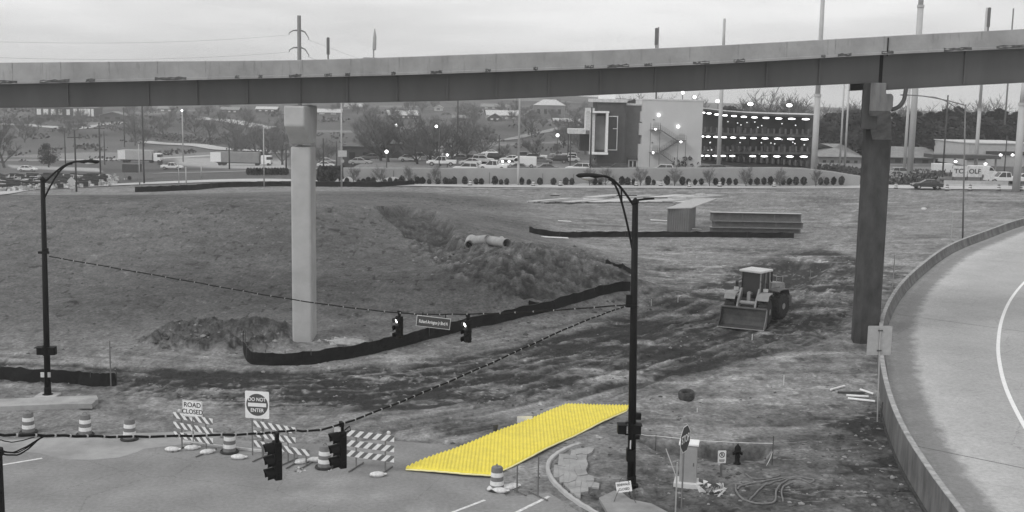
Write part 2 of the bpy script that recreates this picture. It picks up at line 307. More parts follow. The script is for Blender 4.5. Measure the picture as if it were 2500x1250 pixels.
def stripe_mat(name, a, b_, period, direction=1):
    m = bpy.data.materials.new(name); m.use_nodes = True; t = m.node_tree; b = t.nodes['Principled BSDF']; MATS[name] = m
    b.inputs['Roughness'].default_value = .6
    c = t.nodes.new('ShaderNodeTexCoord'); s = t.nodes.new('ShaderNodeSeparateXYZ'); t.links.new(c.outputs['Object'], s.inputs[0])
    k = t.nodes.new('ShaderNodeMath'); k.operation = 'MULTIPLY_ADD'; k.inputs[1].default_value = direction; t.links.new(s.outputs[2], k.inputs[0]); t.links.new(s.outputs[0], k.inputs[2])
    d = t.nodes.new('ShaderNodeMath'); d.operation = 'DIVIDE'; d.inputs[1].default_value = period; t.links.new(k.outputs[0], d.inputs[0])
    f = t.nodes.new('ShaderNodeMath'); f.operation = 'FRACT'; t.links.new(d.outputs[0], f.inputs[0])
    g = t.nodes.new('ShaderNodeMath'); g.operation = 'GREATER_THAN'; g.inputs[1].default_value = .5; t.links.new(f.outputs[0], g.inputs[0])
    n = t.nodes.new('ShaderNodeTexNoise'); n.inputs['Scale'].default_value = 9; n.inputs['Detail'].default_value = 6; t.links.new(c.outputs['Object'], n.inputs['Vector'])
    r = t.nodes.new('ShaderNodeMapRange'); r.inputs[3].default_value = .75; r.inputs[4].default_value = 1.15; t.links.new(n.outputs[0], r.inputs[0])
    mr = t.nodes.new('ShaderNodeMapRange'); mr.inputs[3].default_value = a; mr.inputs[4].default_value = b_; t.links.new(g.outputs[0], mr.inputs[0])
    mu = t.nodes.new('ShaderNodeMath'); mu.operation = 'MULTIPLY'; t.links.new(mr.outputs[0], mu.inputs[0]); t.links.new(r.outputs[0], mu.inputs[1])
    t.links.new(mu.outputs[0], b.inputs['Base Color']); return m

M_conc = mat('concrete_parapet', .36, .9, .28, .35, bump=.3, bscale=4)
M_conc_lt = mat('concrete_pale', .42, .85, .16, .9, bump=.2, bscale=6)
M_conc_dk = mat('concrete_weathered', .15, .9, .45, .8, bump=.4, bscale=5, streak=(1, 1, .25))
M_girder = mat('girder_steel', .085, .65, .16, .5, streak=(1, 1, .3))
M_girder_dk = mat('girder_joint', .05, .8, .2)
M_black = mat('black_paint', .007, .6, .3, 4, spec=.12)
M_blackm = mat('black_plastic', .007, .6, .2, 4, spec=.12)
M_fabric = mat('silt_fabric', .009, .95, .5, 2.5, bump=.5, bscale=6)
M_fabric_top = mat('fence_hem', .12, .8, .3)
M_wood = mat('weathered_wood', .22, .85, .3, 12)
M_darkwood = mat('dark_wood', .07, .9, .3, 6)
M_galv = mat('galvanised_steel', .38, .5, .12, 4, metal=.2)
M_galv_dk = mat('dull_steel', .17, .55, .2, 4, metal=.2)
M_white = mat('white_paint', .78, .5, .08, 4)
M_whited = mat('dirty_white', .55, .7, .22, 3)
M_mid = mat('grey_paint', .25, .6, .15, 3)
M_dark = mat('dark_grey_paint', .07, .5, .15, 3)
M_brick = mat('dark_facade', .075, .8, .15, 1.2)
M_facade2 = mat('mid_facade', .14, .8, .12, 1.2)
M_rubber = mat('rubber', .035, .9, .5, 5, bump=.4, bscale=15)
M_rim = mat('wheel_rim', .3, .5, .3, 8)
M_glass = mat('dark_glass', .03, .12, 0, spec=.6)
M_yellow = None
M_sand = mat('sandbag_cloth', .62, .9, .25, 6, bump=.5, bscale=14)
M_drumd = mat('drum_body', .17, .55, .2, 6)
M_drumw = mat('drum_band', .68, .4, .14, 6)
M_signd = mat('sign_dark', .055, .4, .1, 6)
M_letter_w = mat('letter_white', .8, .4, 0)
M_letter_b = mat('letter_black', .02, .5, 0)
M_lit = mat('lit_lamp', .9, .5, 0, emit=4)
M_lit2 = mat('lit_lamp_soft', .9, .5, 0, emit=1.2)
M_lens = mat('dark_lens', .03, .2, 0, spec=.6)
M_bark = mat('bark', .085, .95, .35, 4)
M_twig = mat('twigs', .13, .95, .3, 1)
M_twig_lt = mat('twigs_pale', .13, .95, .3, 1)
M_ever = mat('evergreen_leaves', .03, .9, .25, .6)
M_bush = mat('clipped_leaves', .04, .85, .5, 3)
M_brush = mat('dry_brush', .055, .9, .4, .2)
M_roofl = mat('roof_pale', .52, .8, .15, 1)
M_roofm = mat('roof_mid', .24, .8, .2, 1)
M_roofd = mat('roof_dark', .10, .85, .2, 1)
M_wallw = mat('house_wall_white', .5, .8, .1, 1)
M_wallm = mat('house_wall_grey', .20, .8, .12, 1)
M_walld = mat('house_wall_dark', .09, .8, .12, 1)

# ------------------------------------------------------------------ mesh builder
class MB:
    def __init__(s): s.v = []; s.f = []
    def add(s, vs, fs):
        o = len(s.v); s.v += [tuple(v) for v in vs]; s.f += [tuple(i + o for i in f) for f in fs]; return s
    def box(s, cx, cy, cz_, sx, sy, sz, rz=0, ry=0, rx=0, tx=1, ty=1):
        hx, hy, hz = sx / 2, sy / 2, sz / 2
        P = [Vector((x * hx * (tx if z > 0 else 1), y * hy * (ty if z > 0 else 1), z * hz)) for z in (-1, 1) for y in (-1, 1) for x in (-1, 1)]
        if rz or ry or rx:
            m = Matrix.Rotation(rz, 3, 'Z') @ Matrix.Rotation(ry, 3, 'Y') @ Matrix.Rotation(rx, 3, 'X'); P = [m @ p for p in P]
        c = Vector((cx, cy, cz_))
        return s.add([p + c for p in P], [(0, 2, 3, 1), (4, 5, 7, 6), (0, 1, 5, 4), (2, 6, 7, 3), (0, 4, 6, 2), (1, 3, 7, 5)])
    def tube(s, pts, r, n=6, cap=True, flat=1.0):
        pts = [Vector(p) for p in pts]; k = len(pts); rr = r if hasattr(r, '__len__') else [r] * k
        vs = []; up = Vector((0, 0, 1)); prev = None
        for i, p in enumerate(pts):
            t = (pts[min(i + 1, k - 1)] - pts[max(i - 1, 0)]); t = t.normalized() if t.length > 1e-9 else Vector((0, 0, 1))
            if prev is None:
                a = up if abs(t.z) < .9 else Vector((1, 0, 0)); x = t.cross(a).normalized()
            else: x = (prev - t * prev.dot(t)); x = x.normalized() if x.length > 1e-6 else t.orthogonal().normalized()
            prev = x; y = t.cross(x)
            for j in range(n):
                an = 2 * math.pi * j / n + math.pi / n; vs.append(p + (x * math.cos(an) + y * math.sin(an) * flat) * rr[i])
        fs = [(i * n + j, i * n + (j + 1) % n, (i + 1) * n + (j + 1) % n, (i + 1) * n + j) for i in range(k - 1) for j in range(n)]
        if cap: fs += [tuple(range(n))[::-1], tuple((k - 1) * n + j for j in range(n))]
        return s.add(vs, fs)
    def cyl(s, p0, p1, r0, r1=None, n=12): return s.tube([p0, p1], [r0, r0 if r1 is None else r1], n)
    def lathe(s, prof, n=16, c=(0, 0, 0), axis='Z', sy=1):
        vs = []; 
        for r, z in prof:
            for j in range(n):
                a = 2 * math.pi * j / n; x, y = r * math.cos(a), r * math.sin(a) * sy
                if axis == 'Z': q = (c[0] + x, c[1] + y, c[2] + z)
                elif axis == 'Y': q = (c[0] + x, c[1] + z, c[2] + y)
                else: q = (c[0] + z, c[1] + x, c[2] + y)
                vs.append(q)
        k = len(prof); fs = [(i * n + j, i * n + (j + 1) % n, (i + 1) * n + (j + 1) % n, (i + 1) * n + j) for i in range(k - 1) for j in range(n)]
        fs += [tuple(range(n))[::-1], tuple((k - 1) * n + j for j in range(n))]
        return s.add(vs, fs)
    def ell(s, c, rx, ry, rz, n=12, m=8, jit=0, rot=0):
        vs = []; c = Vector(c); M = Matrix.Rotation(rot, 3, 'Z')
        for i in range(m + 1):
            th = math.pi * i / m
            for j in range(n):
                a = 2 * math.pi * j / n; k = 1 + random.uniform(-jit, jit)
                vs.append(c + M @ Vector((rx * math.sin(th) * math.cos(a) * k, ry * math.sin(th) * math.sin(a) * k, rz * math.cos(th) * k)))
        fs = [(i * n + j, (i + 1) * n + j, (i + 1) * n + (j + 1) % n, i * n + (j + 1) % n) for i in range(m) for j in range(n)]
        return s.add(vs, fs)
    def prism(s, poly, a, b, plane='XZ'):
        """polygon extruded from a to b along the missing axis"""
        n = len(poly); vs = []
        for t in (a, b):
            for (p, q) in poly: vs.append((p, t, q) if plane == 'XZ' else ((t, p, q) if plane == 'YZ' else (p, q, t)))
        fs = [tuple(range(n)), tuple(range(2 * n - 1, n - 1, -1))] + [(i, i + n, (i + 1) % n + n, (i + 1) % n) for i in range(n)]
        return s.add(vs, fs)
    def build(s, name, m, parent=None, smooth=False, bevel=0, loc=None, fix=True):
        me = bpy.data.meshes.new(name); me.from_pydata(s.v, [], s.f); me.update()
        if fix:
            import bmesh
            b = bmesh.new(); b.from_mesh(me); bmesh.ops.recalc_face_normals(b, faces=b.faces); b.to_mesh(me); b.free()
        me.materials.append(m); o = bpy.data.objects.new(name, me); COL.objects.link(o)
        if smooth: me.polygons.foreach_set('use_smooth', [True] * len(me.polygons))
        if parent: o.parent = parent
        if loc is not None: o.location = loc
        if bevel:
            bm_ = o.modifiers.new('bevel', 'BEVEL'); bm_.width = bevel; bm_.segments = 2; bm_.limit_method = 'ANGLE'
        return o
def tag(o, label, cat, group=None, kind=None):
    if label: o['label'] = label
    if cat: o['category'] = cat
    if group: o['group'] = group
    if kind: o['kind'] = kind
    return o
def thing(name, label, cat, loc=(0, 0, 0), rz=0, group=None):
    o = bpy.data.objects.new(name, None); COL.objects.link(o); o.location = loc; o.rotation_euler = (0, 0, rz); o.empty_display_size = .2
    return tag(o, label, cat, group)
def struct(o): o['kind'] = 'structure'; return o
KIDS = {}
def copy_tree(o, parent=None):
    c = o.copy(); COL.objects.link(c); c.parent = parent
    for ch in [k for k in bpy.data.objects if k.parent == o]: copy_tree(ch, c)
    return c
_proto = {}
def proto_tree(o):
    """remember children once so that copying stays quick"""
    return [(ch, proto_tree(ch)) for ch in o.children]
def dup(o, loc, rz=0, label=None, group=None, scale=None):
    key = o.name
    if key not in _proto: bpy.context.view_layer.update(); _proto[key] = proto_tree(o)
    def rec(src, kids, parent):
        c = src.copy(); COL.objects.link(c); c.parent = parent
        for a, b in kids: rec(a, b, c)
        return c
    c = rec(o, _proto[key], None); c.location = loc; c.rotation_euler = (0, 0, rz)
    if label: c['label'] = label
    if group: c['group'] = group
    if scale is not None: c.scale = scale if hasattr(scale, '__len__') else (scale,) * 3
    return c
def text(body, size, m, parent, loc, sx=1.0, name='lettering', depth=.004, rz=0):
    cu_ = bpy.data.curves.new('t', 'FONT'); cu_.body = body; cu_.size = size; cu_.align_x = 'CENTER'; cu_.align_y = 'CENTER'; cu_.extrude = depth; cu_.offset = size * .012; cu_.space_line = .95
    to = bpy.data.objects.new('t', cu_); COL.objects.link(to); bpy.context.view_layer.update()
    me = bpy.data.meshes.new_from_object(to.evaluated_get(bpy.context.evaluated_depsgraph_get())); bpy.data.objects.remove(to)
    me.transform(Matrix.Rotation(rz, 4, 'Z') @ Matrix.Rotation(R(90), 4, 'X') @ Matrix.Diagonal((sx, 1, 1, 1))); me.materials.clear(); me.materials.append(m)
    o = bpy.data.objects.new(name, me); COL.objects.link(o); o.parent = parent; o.location = loc; return o
# ================================================================== GROUND
def build_ground():
    U = np.concatenate([np.linspace(-.66, -.47, 70)[:-1], np.linspace(-.47, .47, 1150)[:-1], np.linspace(.47, .70, 80)])
    Y = np.concatenate([1 / np.linspace(1 / 16, 1 / 37, 22)[:-1], 1 / np.linspace(1 / 37, 1 / 215, 600)[:-1], np.geomspace(215, 1250, 190)[:-1], np.geomspace(1250, 2580, 8)])
    UU, YY = np.meshgrid(U, Y); X = (UU * YY).ravel(); Yr = YY.ravel()
    z, a = fields(X, Yr)
    nu, ny = len(U), len(Y)
    i = np.arange(ny - 1)[:, None] * nu + np.arange(nu - 1)[None]; i = i.ravel()
    q = np.stack([i, i + 1, i + nu + 1, i + nu], 1).astype(np.int32)
    me = bpy.data.meshes.new('ground'); me.vertices.add(len(X)); me.vertices.foreach_set('co', np.stack([X, Yr, z], 1).ravel())
    me.loops.add(q.size); me.loops.foreach_set('vertex_index', q.ravel()); me.polygons.add(len(q)); me.polygons.foreach_set('loop_start', np.arange(len(q)) * 4); me.update()
    me.polygons.foreach_set('use_smooth', [True] * len(q))
    at = me.attributes.new('tone', 'FLOAT', 'POINT'); at.data.foreach_set('value', a)
    m = bpy.data.materials.new('soil_and_grass'); m.use_nodes = True; t = m.node_tree; b = t.nodes['Principled BSDF']; b.inputs['Roughness'].default_value = .95; b.inputs['Specular IOR Level'].default_value = .15
    an = t.nodes.new('ShaderNodeAttribute'); an.attribute_name = 'tone'; c = t.nodes.new('ShaderNodeTexCoord')
    def noise(sc, lo, hi, det=8):
        n = t.nodes.new('ShaderNodeTexNoise'); n.inputs['Scale'].default_value = sc; n.inputs['Detail'].default_value = det; n.inputs['Roughness'].default_value = .65; t.links.new(c.outputs['Object'], n.inputs['Vector'])
        r = t.nodes.new('ShaderNodeMapRange'); r.inputs[1].default_value = .3; r.inputs[2].default_value = .7; r.inputs[3].default_value = lo; r.inputs[4].default_value = hi; t.links.new(n.outputs[0], r.inputs[0]); return r, n
    r1, n1 = noise(5.0, .56, 1.44); r2, n2 = noise(.5, .85, 1.15)
    mu = t.nodes.new('ShaderNodeMath'); mu.operation = 'MULTIPLY'; t.links.new(an.outputs['Fac'], mu.inputs[0]); t.links.new(r1.outputs[0], mu.inputs[1])
    mv = t.nodes.new('ShaderNodeMath'); mv.operation = 'MULTIPLY'; t.links.new(mu.outputs[0], mv.inputs[0]); t.links.new(r2.outputs[0], mv.inputs[1])
    t.links.new(mv.outputs[0], b.inputs['Base Color'])
    bp = t.nodes.new('ShaderNodeBump'); bp.inputs['Strength'].default_value = .7; bp.inputs['Distance'].default_value = .12; t.links.new(n1.outputs[0], bp.inputs['Height']); t.links.new(bp.outputs[0], b.inputs['Normal'])
    me.materials.append(m); o = bpy.data.objects.new('ground', me); COL.objects.link(o); return struct(o)
build_ground()

def sheet_poly(name, pts, m, z=0.0, thick=0):
    """flat polygon laid on the ground, tessellated"""
    from mathutils.geometry import tessellate_polygon
    P = [Vector((p.x, p.y, z)) for p in pts]; tr = tessellate_polygon([P]); mb = MB()
    mb.add(P, [tuple(t) for t in tr])
    if thick:
        n = len(P); o = len(mb.v); mb.v += [(p.x, p.y, z - thick) for p in P]; mb.f += [(i, (i + 1) % n, o + (i + 1) % n, o + i) for i in range(n)]
    return mb.build(name, m)
def strip(name, cl, width, m, lift=.1, n=3, edge=0, kind=True, taper=None):
    """ribbon that follows the ground along world points"""
    P = catmull([Vector((p.x, p.y, 0)) for p in cl], n); N_ = path_normals(P); X = []; Y = []
    ks = (-1, -.34, .34, 1)
    for i, (p, q) in enumerate(zip(P, N_)):
        wd = width if taper is None else width * taper(i / len(P))
        for k in ks: X.append(p.x + q.x * k * wd / 2); Y.append(p.y + q.y * k * wd / 2)
    X = np.array(X); Y = np.array(Y); z = tps(X, Y); pk = park_mask(X, Y); far = sst(240, 320, Y); z = z * (1 - pk) + PARK_Z * pk + far * fbm(X * .012, Y * .012, 3, 71) * 2 + lift
    k = len(ks); mb = MB(); mb.add(np.stack([X, Y, z], 1).tolist(), [(i * k + j, i * k + j + 1, (i + 1) * k + j + 1, (i + 1) * k + j) for i in range(len(P) - 1) for j in range(k - 1)])
    o = mb.build(name, m, smooth=True); return struct(o) if kind else o

# near asphalt with cracks, patches and dust
def asphalt_mat(name, base, blot=1.5, big=.82):
    m = bpy.data.materials.new(name); m.use_nodes = True; t = m.node_tree; b = t.nodes['Principled BSDF']; b.inputs['Roughness'].default_value = .85
    c = t.nodes.new('ShaderNodeTexCoord')
    def nz_(sc, lo, hi, a=.3, b2=.7, det=8):
        n = t.nodes.new('ShaderNodeTexNoise'); n.inputs['Scale'].default_value = sc; n.inputs['Detail'].default_value = det; t.links.new(c.outputs['Object'], n.inputs['Vector'])
        r = t.nodes.new('ShaderNodeMapRange'); r.inputs[1].default_value = a; r.inputs[2].default_value = b2; r.inputs[3].default_value = lo; r.inputs[4].default_value = hi; t.links.new(n.outputs[0], r.inputs[0]); return r, n
    def mul(a, b2):
        x = t.nodes.new('ShaderNodeMath'); x.operation = 'MULTIPLY'; t.links.new(a, x.inputs[0])
        if isinstance(b2, float): x.inputs[1].default_value = b2
        else: t.links.new(b2, x.inputs[1])
        return x.outputs[0]
    r1, n1 = nz_(.35, big, 2.02 - big); r2, n2 = nz_(6, .86, 1.14); r3, _ = nz_(40, .8, 1.2); r4, _ = nz_(.22, 1.0, blot, .58, .75)
    v = t.nodes.new('ShaderNodeTexVoronoi'); v.feature = 'DISTANCE_TO_EDGE'; v.inputs['Scale'].default_value = .16
    wv = t.nodes.new('ShaderNodeVectorMath'); wv.operation = 'MULTIPLY_ADD'; t.links.new(n2.outputs['Color'], wv.inputs[0]); wv.inputs[1].default_value = (.25, .25, .25); t.links.new(c.outputs['Object'], wv.inputs[2]); t.links.new(wv.outputs[0], v.inputs['Vector'])
    rc = t.nodes.new('ShaderNodeMapRange'); rc.inputs[1].default_value = 0; rc.inputs[2].default_value = .0035; rc.inputs[3].default_value = .68; rc.inputs[4].default_value = 1; t.links.new(v.outputs['Distance'], rc.inputs[0])
    o = mul(mul(mul(mul(mul(r1.outputs[0], r2.outputs[0]), r3.outputs[0]), r4.outputs[0]), rc.outputs[0]), base); t.links.new(o, b.inputs['Base Color'])
    bp = t.nodes.new('ShaderNodeBump'); bp.inputs['Strength'].default_value = .3; bp.inputs['Distance'].default_value = .01; t.links.new(r3.outputs[0], bp.inputs['Height']); t.links.new(bp.outputs[0], b.inputs['Normal'])
    return m
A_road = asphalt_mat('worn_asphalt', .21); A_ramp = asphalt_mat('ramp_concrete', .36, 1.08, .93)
rd = [(-500, 1500), (-500, 1070), (0, 1071), (200, 1068), (330, 1064), (430, 1062), (520, 1068), (620, 1078), (760, 1084), (840, 1078), (940, 1074), (1060, 1084), (1160, 1094), (1200, 1122), (1212, 1180), (1236, 1212), (1290, 1208), (1340, 1203), (1368, 1220), (1410, 1248), (1490, 1305), (1600, 1500)]
struct(sheet_poly('road', [G(*p) for p in rd], A_road, .0))
struct(sheet_poly('concrete_apron', [G(*p) for p in [(-500, 1078), (0, 1076), (150, 1068), (330, 1058), (430, 1054), (500, 1052), (545, 1056), (540, 1068), (470, 1082), (350, 1096), (335, 1104), (290, 1117), (215, 1124), (150, 1120), (95, 1106), (40, 1103), (-500, 1120)]], M_conc_lt2 if 'M_conc_lt2' in globals() else mat('apron_concrete', .29, .9, .3, .5, bump=.2), .004))
Mmark = mat('worn_road_paint', .62, .7, .35, 5)
def mark(a, b, wd, z=.008, name='road_marking'):
    p, q = G(*a), G(*b); d = (q - p).normalized(); n = Vector((d.y, -d.x, 0)) * wd / 2; mb = MB(); mb.add([p + n, p - n, q - n, q + n], [(0, 1, 2, 3)])
    o = mb.build(name, Mmark); o.location.z = z; return struct(o)
mark((-60, 1146), (103, 1119), .16); mark((1092, 1256), (1184, 1221), .14); mark((1255, 1254), (1341, 1212), .16)
# far main road behind the site, the drives and streets on the far slope
M_far = mat('far_road_concrete', .44, .9, .12, .2, coord='Object'); M_lane = mat('far_lane', .26, .9, .2, .1)
strip('road', [GT(p[0], p[1]) for p in [(-300, 484), (0, 471), (170, 458), (400, 447), (620, 441), (838, 446), (1000, 452), (1300, 455), (1700, 455), (2100, 456), (2500, 460), (2900, 464)]], 7.5, M_far, .12, 6)
strip('road', [GT(p[0], p[1]) for p in [(380, 424), (560, 420), (700, 414), (840, 412)]], 4, M_lane, .1, 6)
strip('road', [GT(p[0], p[1]) for p in [(-200, 398), (60, 392), (250, 384), (430, 378), (600, 373), (760, 368)]], 9, M_far, .1, 6)
strip('path', [GT(p[0], p[1]) for p in [(-300, 302), (0, 306), (100, 312), (190, 320), (240, 308), (300, 300)]], 8, M_far, .3, 6)
strip('path', [GT(p[0], p[1]) for p in [(350, 343), (470, 352), (560, 362), (700, 368)]], 7, M_far, .3, 6)
strip('path', [GT(p[0], p[1]) for p in [(470, 290), (560, 300), (660, 318)]], 9, M_far, .3, 6)
strip('road', [GT(p[0], p[1]) for p in [(1180, 345), (1290, 325), (1400, 310)]], 6, M_lane, .3, 6)
strip('curb_line', [GT(p[0], p[1]) for p in [(1130, 462), (1400, 461), (1800, 461), (2200, 464)]], .5, M_conc_lt, .14, 6)

# curb and broken sidewalk at the corner
cur = catmull([G(*p) for p in [(1420, 1088), (1385, 1100), (1352, 1122), (1342, 1145), (1352, 1172), (1378, 1200), (1412, 1226), (1470, 1262), (1540, 1310)]], 6); cn = path_normals(cur)
mb = MB()
for i, (p, n) in enumerate(zip(cur, cn)):
    jz = .13 + .015 * math.sin(i * 2.3)
    for off, zz in ((-.02, -.05), (0, jz - .02), (.03, jz), (.17, jz), (.19, -.05)): mb.v.append((p.x + n.x * off, p.y + n.y * off, zz))
for i in range(len(cur) - 1):
    for j in range(4): mb.f.append((i * 5 + j, i * 5 + j + 1, (i + 1) * 5 + j + 1, (i + 1) * 5 + j))
struct(mb.build('curb', M_conc_lt))
random.seed(3)
# broken sidewalk: polygonal slabs
Mslab = mat('broken_concrete', .31, .9, .22, 1.5, bump=.3); mb = MB()
from mathutils.geometry import tessellate_polygon
def inpoly(x, y, P):
    c = False
    for i in range(len(P)):
        (ax, ay), (bx, by) = P[i], P[(i + 1) % len(P)]
        if ((ay > y) != (by > y)) and x < (bx - ax) * (y - ay) / (by - ay) + ax: c = not c
    return c
SW = [(1352, 1140), (1366, 1118), (1392, 1108), (1440, 1100), (1452, 1112), (1420, 1128), (1438, 1140), (1436, 1162), (1462, 1184), (1440, 1200), (1410, 1216), (1380, 1196), (1358, 1168)]
gx, gy = 10, 9; gr = {}
for i in range(gx + 1):
    for j in range(gy + 1): gr[i, j] = (1335 + i * 14 + random.uniform(-5, 5), 1100 + j * 13.5 + random.uniform(-4, 4))
for i in range(gx):
    for j in range(gy):
        q = [gr[i, j], gr[i + 1, j], gr[i + 1, j + 1], gr[i, j + 1]]; c = (sum(p[0] for p in q) / 4, sum(p[1] for p in q) / 4)
        if not inpoly(c[0], c[1], SW): continue
        zz = .09 + random.uniform(-.02, .03); P = []
        for p in q: x, y = c[0] + (p[0] - c[0]) * .975, c[1] + (p[1] - c[1]) * .975; g = G(x, y); P.append((g.x, g.y))
        mb.prism(P, -.1, zz + random.uniform(0, .012), 'XY')
tag(struct(mb.build('sidewalk', Mslab)), None, None)
struct(sheet_poly('sidewalk', [G(*p) for p in [(1462, 1222), (1500, 1204), (1520, 1210), (1540, 1226), (1590, 1236), (1640, 1262), (1660, 1320), (1520, 1320)]], mat('walk_concrete', .25, .9, .25, 1), .12, .2))
# sidewalk slab at the left, broken end
mb = MB()
P = [G(*p) for p in [(-300, 1000), (-300, 986), (0, 984), (120, 979), (236, 975), (240, 984), (228, 990), (205, 996), (150, 997), (0, 1003)]]
mb.prism([(p.x, p.y) for p in P], -.1, .22, 'XY'); struct(mb.build('sidewalk', mat('slab_concrete', .34, .9, .25, 1)))
mb = MB(); P = [G(*p) for p in [(190, 1000), (225, 1000), (233, 993), (205, 989), (192, 992)]]; mb.prism([(p.x, p.y) for p in P], .05, .3, 'XY')
tag(mb.build('concrete_chunk', Mslab), 'broken concrete chunk at the end of the left sidewalk slab', 'concrete')

# ramp: surface, edge line, joints and barrier
def ramp_sheet():
    mb = MB(); ks = [0, .3, 1.2, 2.2, 4, 7, 11, 16, 21]
    for p, n in zip(RAMP, RN):
        for k in ks: mb.v.append((p.x + n.x * k, p.y + n.y * k, RAMP_Z))
    K = len(ks)
    for i in range(len(RAMP) - 1):
        for j in range(K - 1): mb.f.append((i * K + j, i * K + j + 1, (i + 1) * K + j + 1, (i + 1) * K + j))
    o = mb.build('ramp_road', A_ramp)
    me = o.data; at = me.attributes.new('across', 'FLOAT', 'POINT'); al = me.attributes.new('along', 'FLOAT', 'POINT')
    L_ = [0]
    for i in range(1, len(RAMP)): L_.append(L_[-1] + (RAMP[i] - RAMP[i - 1]).length)
    at.data.foreach_set('value', [k for _ in RAMP for k in ks]); al.data.foreach_set('value', [l for l in L_ for k in ks])
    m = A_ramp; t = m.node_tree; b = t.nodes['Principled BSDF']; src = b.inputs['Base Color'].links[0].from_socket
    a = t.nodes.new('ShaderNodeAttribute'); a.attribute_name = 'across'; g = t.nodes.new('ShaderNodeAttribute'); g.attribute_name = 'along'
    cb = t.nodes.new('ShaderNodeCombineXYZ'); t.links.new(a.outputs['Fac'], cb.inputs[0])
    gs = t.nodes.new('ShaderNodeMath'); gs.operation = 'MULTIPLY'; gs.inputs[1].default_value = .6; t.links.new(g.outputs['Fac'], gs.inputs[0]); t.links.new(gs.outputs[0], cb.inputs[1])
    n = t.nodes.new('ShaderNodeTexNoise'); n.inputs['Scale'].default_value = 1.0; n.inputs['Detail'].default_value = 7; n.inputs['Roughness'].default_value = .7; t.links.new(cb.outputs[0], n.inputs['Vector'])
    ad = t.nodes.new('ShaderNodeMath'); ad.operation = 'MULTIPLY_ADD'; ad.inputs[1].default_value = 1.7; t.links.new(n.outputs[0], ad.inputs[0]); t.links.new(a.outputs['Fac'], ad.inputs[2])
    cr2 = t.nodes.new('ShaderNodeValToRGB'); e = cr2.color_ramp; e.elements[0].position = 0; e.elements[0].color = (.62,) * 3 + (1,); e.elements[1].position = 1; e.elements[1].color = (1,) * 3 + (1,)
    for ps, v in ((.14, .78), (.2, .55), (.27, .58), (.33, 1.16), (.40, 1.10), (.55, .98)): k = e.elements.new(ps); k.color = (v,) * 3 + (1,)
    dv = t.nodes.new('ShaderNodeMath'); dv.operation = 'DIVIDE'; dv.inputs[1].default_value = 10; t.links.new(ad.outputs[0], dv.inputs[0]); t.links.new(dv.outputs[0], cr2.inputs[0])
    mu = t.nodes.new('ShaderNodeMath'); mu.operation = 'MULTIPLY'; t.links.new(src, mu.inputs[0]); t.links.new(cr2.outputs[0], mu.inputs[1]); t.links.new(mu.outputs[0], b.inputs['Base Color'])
    return struct(o)
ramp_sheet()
ln = catmull([G(x, y, RAMP_Z) for x, y in [(2620, 600), (2560, 640), (2510, 680), (2470, 727), (2446, 780), (2437, 840), (2441, 890), (2455, 945), (2482, 1005), (2520, 1070), (2580, 1150)]], 8); lnn = path_normals(ln); mb = MB()
for p, n in zip(ln, lnn): mb.v += [tuple(p - n * .11 + Vector((0, 0, .006))), tuple(p + n * .11 + Vector((0, 0, .006)))]
mb.f = [(2 * i, 2 * i + 1, 2 * i + 3, 2 * i + 2) for i in range(len(ln) - 1)]; struct(mb.build('road_marking', mat('edge_line', .82, .6, .08, 4)))
Mj = mat('joint_sealant', .07, .9, .3)
for a, b in (((2192, 768), (2620, 826)), ((2236, 1089), (2640, 1172)), ((2330, 600), (2560, 628))):
    p, q = G(*a, RAMP_Z), G(*b, RAMP_Z); mb = MB(); n = Vector((0, .035, .005)); mb.add([p - n + Vector((0, 0, .01)), q - n + Vector((0, 0, .01)), q + n, p + n], [(0, 1, 2, 3)]); struct(mb.build('road_joint', Mj))
# deck slab + barrier
bar = thing('ramp_barrier', 'weathered curved concrete barrier wall along the edge of the ramp', 'barrier', (RAMP[40].x, RAMP[40].y, 0))
o0 = Vector(bar.location)
def sweep(prof, P, Nn, name, m, parent, off=Vector((0, 0, 0)), smooth=False):
    mb = MB(); k = len(prof)
    for p, n in zip(P, Nn):
        for x, z in prof: mb.v.append((p.x + n.x * x - off.x, p.y + n.y * x - off.y, z - off.z))
    mb.f = [(i * k + j, i * k + (j + 1) % k, (i + 1) * k + (j + 1) % k, (i + 1) * k + j) for i in range(len(P) - 1) for j in range(k)]
    mb.f += [tuple(range(k)), tuple((len(P) - 1) * k + j for j in range(k))]
    return mb.build(name, m, parent, smooth)
zt = RAMP_Z + BAR_H
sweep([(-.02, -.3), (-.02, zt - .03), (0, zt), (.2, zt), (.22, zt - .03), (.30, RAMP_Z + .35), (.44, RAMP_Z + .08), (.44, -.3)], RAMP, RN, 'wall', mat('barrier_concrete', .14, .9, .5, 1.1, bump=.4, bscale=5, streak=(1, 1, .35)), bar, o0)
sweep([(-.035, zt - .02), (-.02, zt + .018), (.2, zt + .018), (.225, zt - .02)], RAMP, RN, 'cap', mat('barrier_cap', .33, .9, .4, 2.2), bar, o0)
sweep([(-.12, -.1), (-.12, .18), (-.03, .2), (-.03, -.1)], RAMP, RN, 'gutter', mat('gutter_dark', .05, .9, .4), bar, o0)
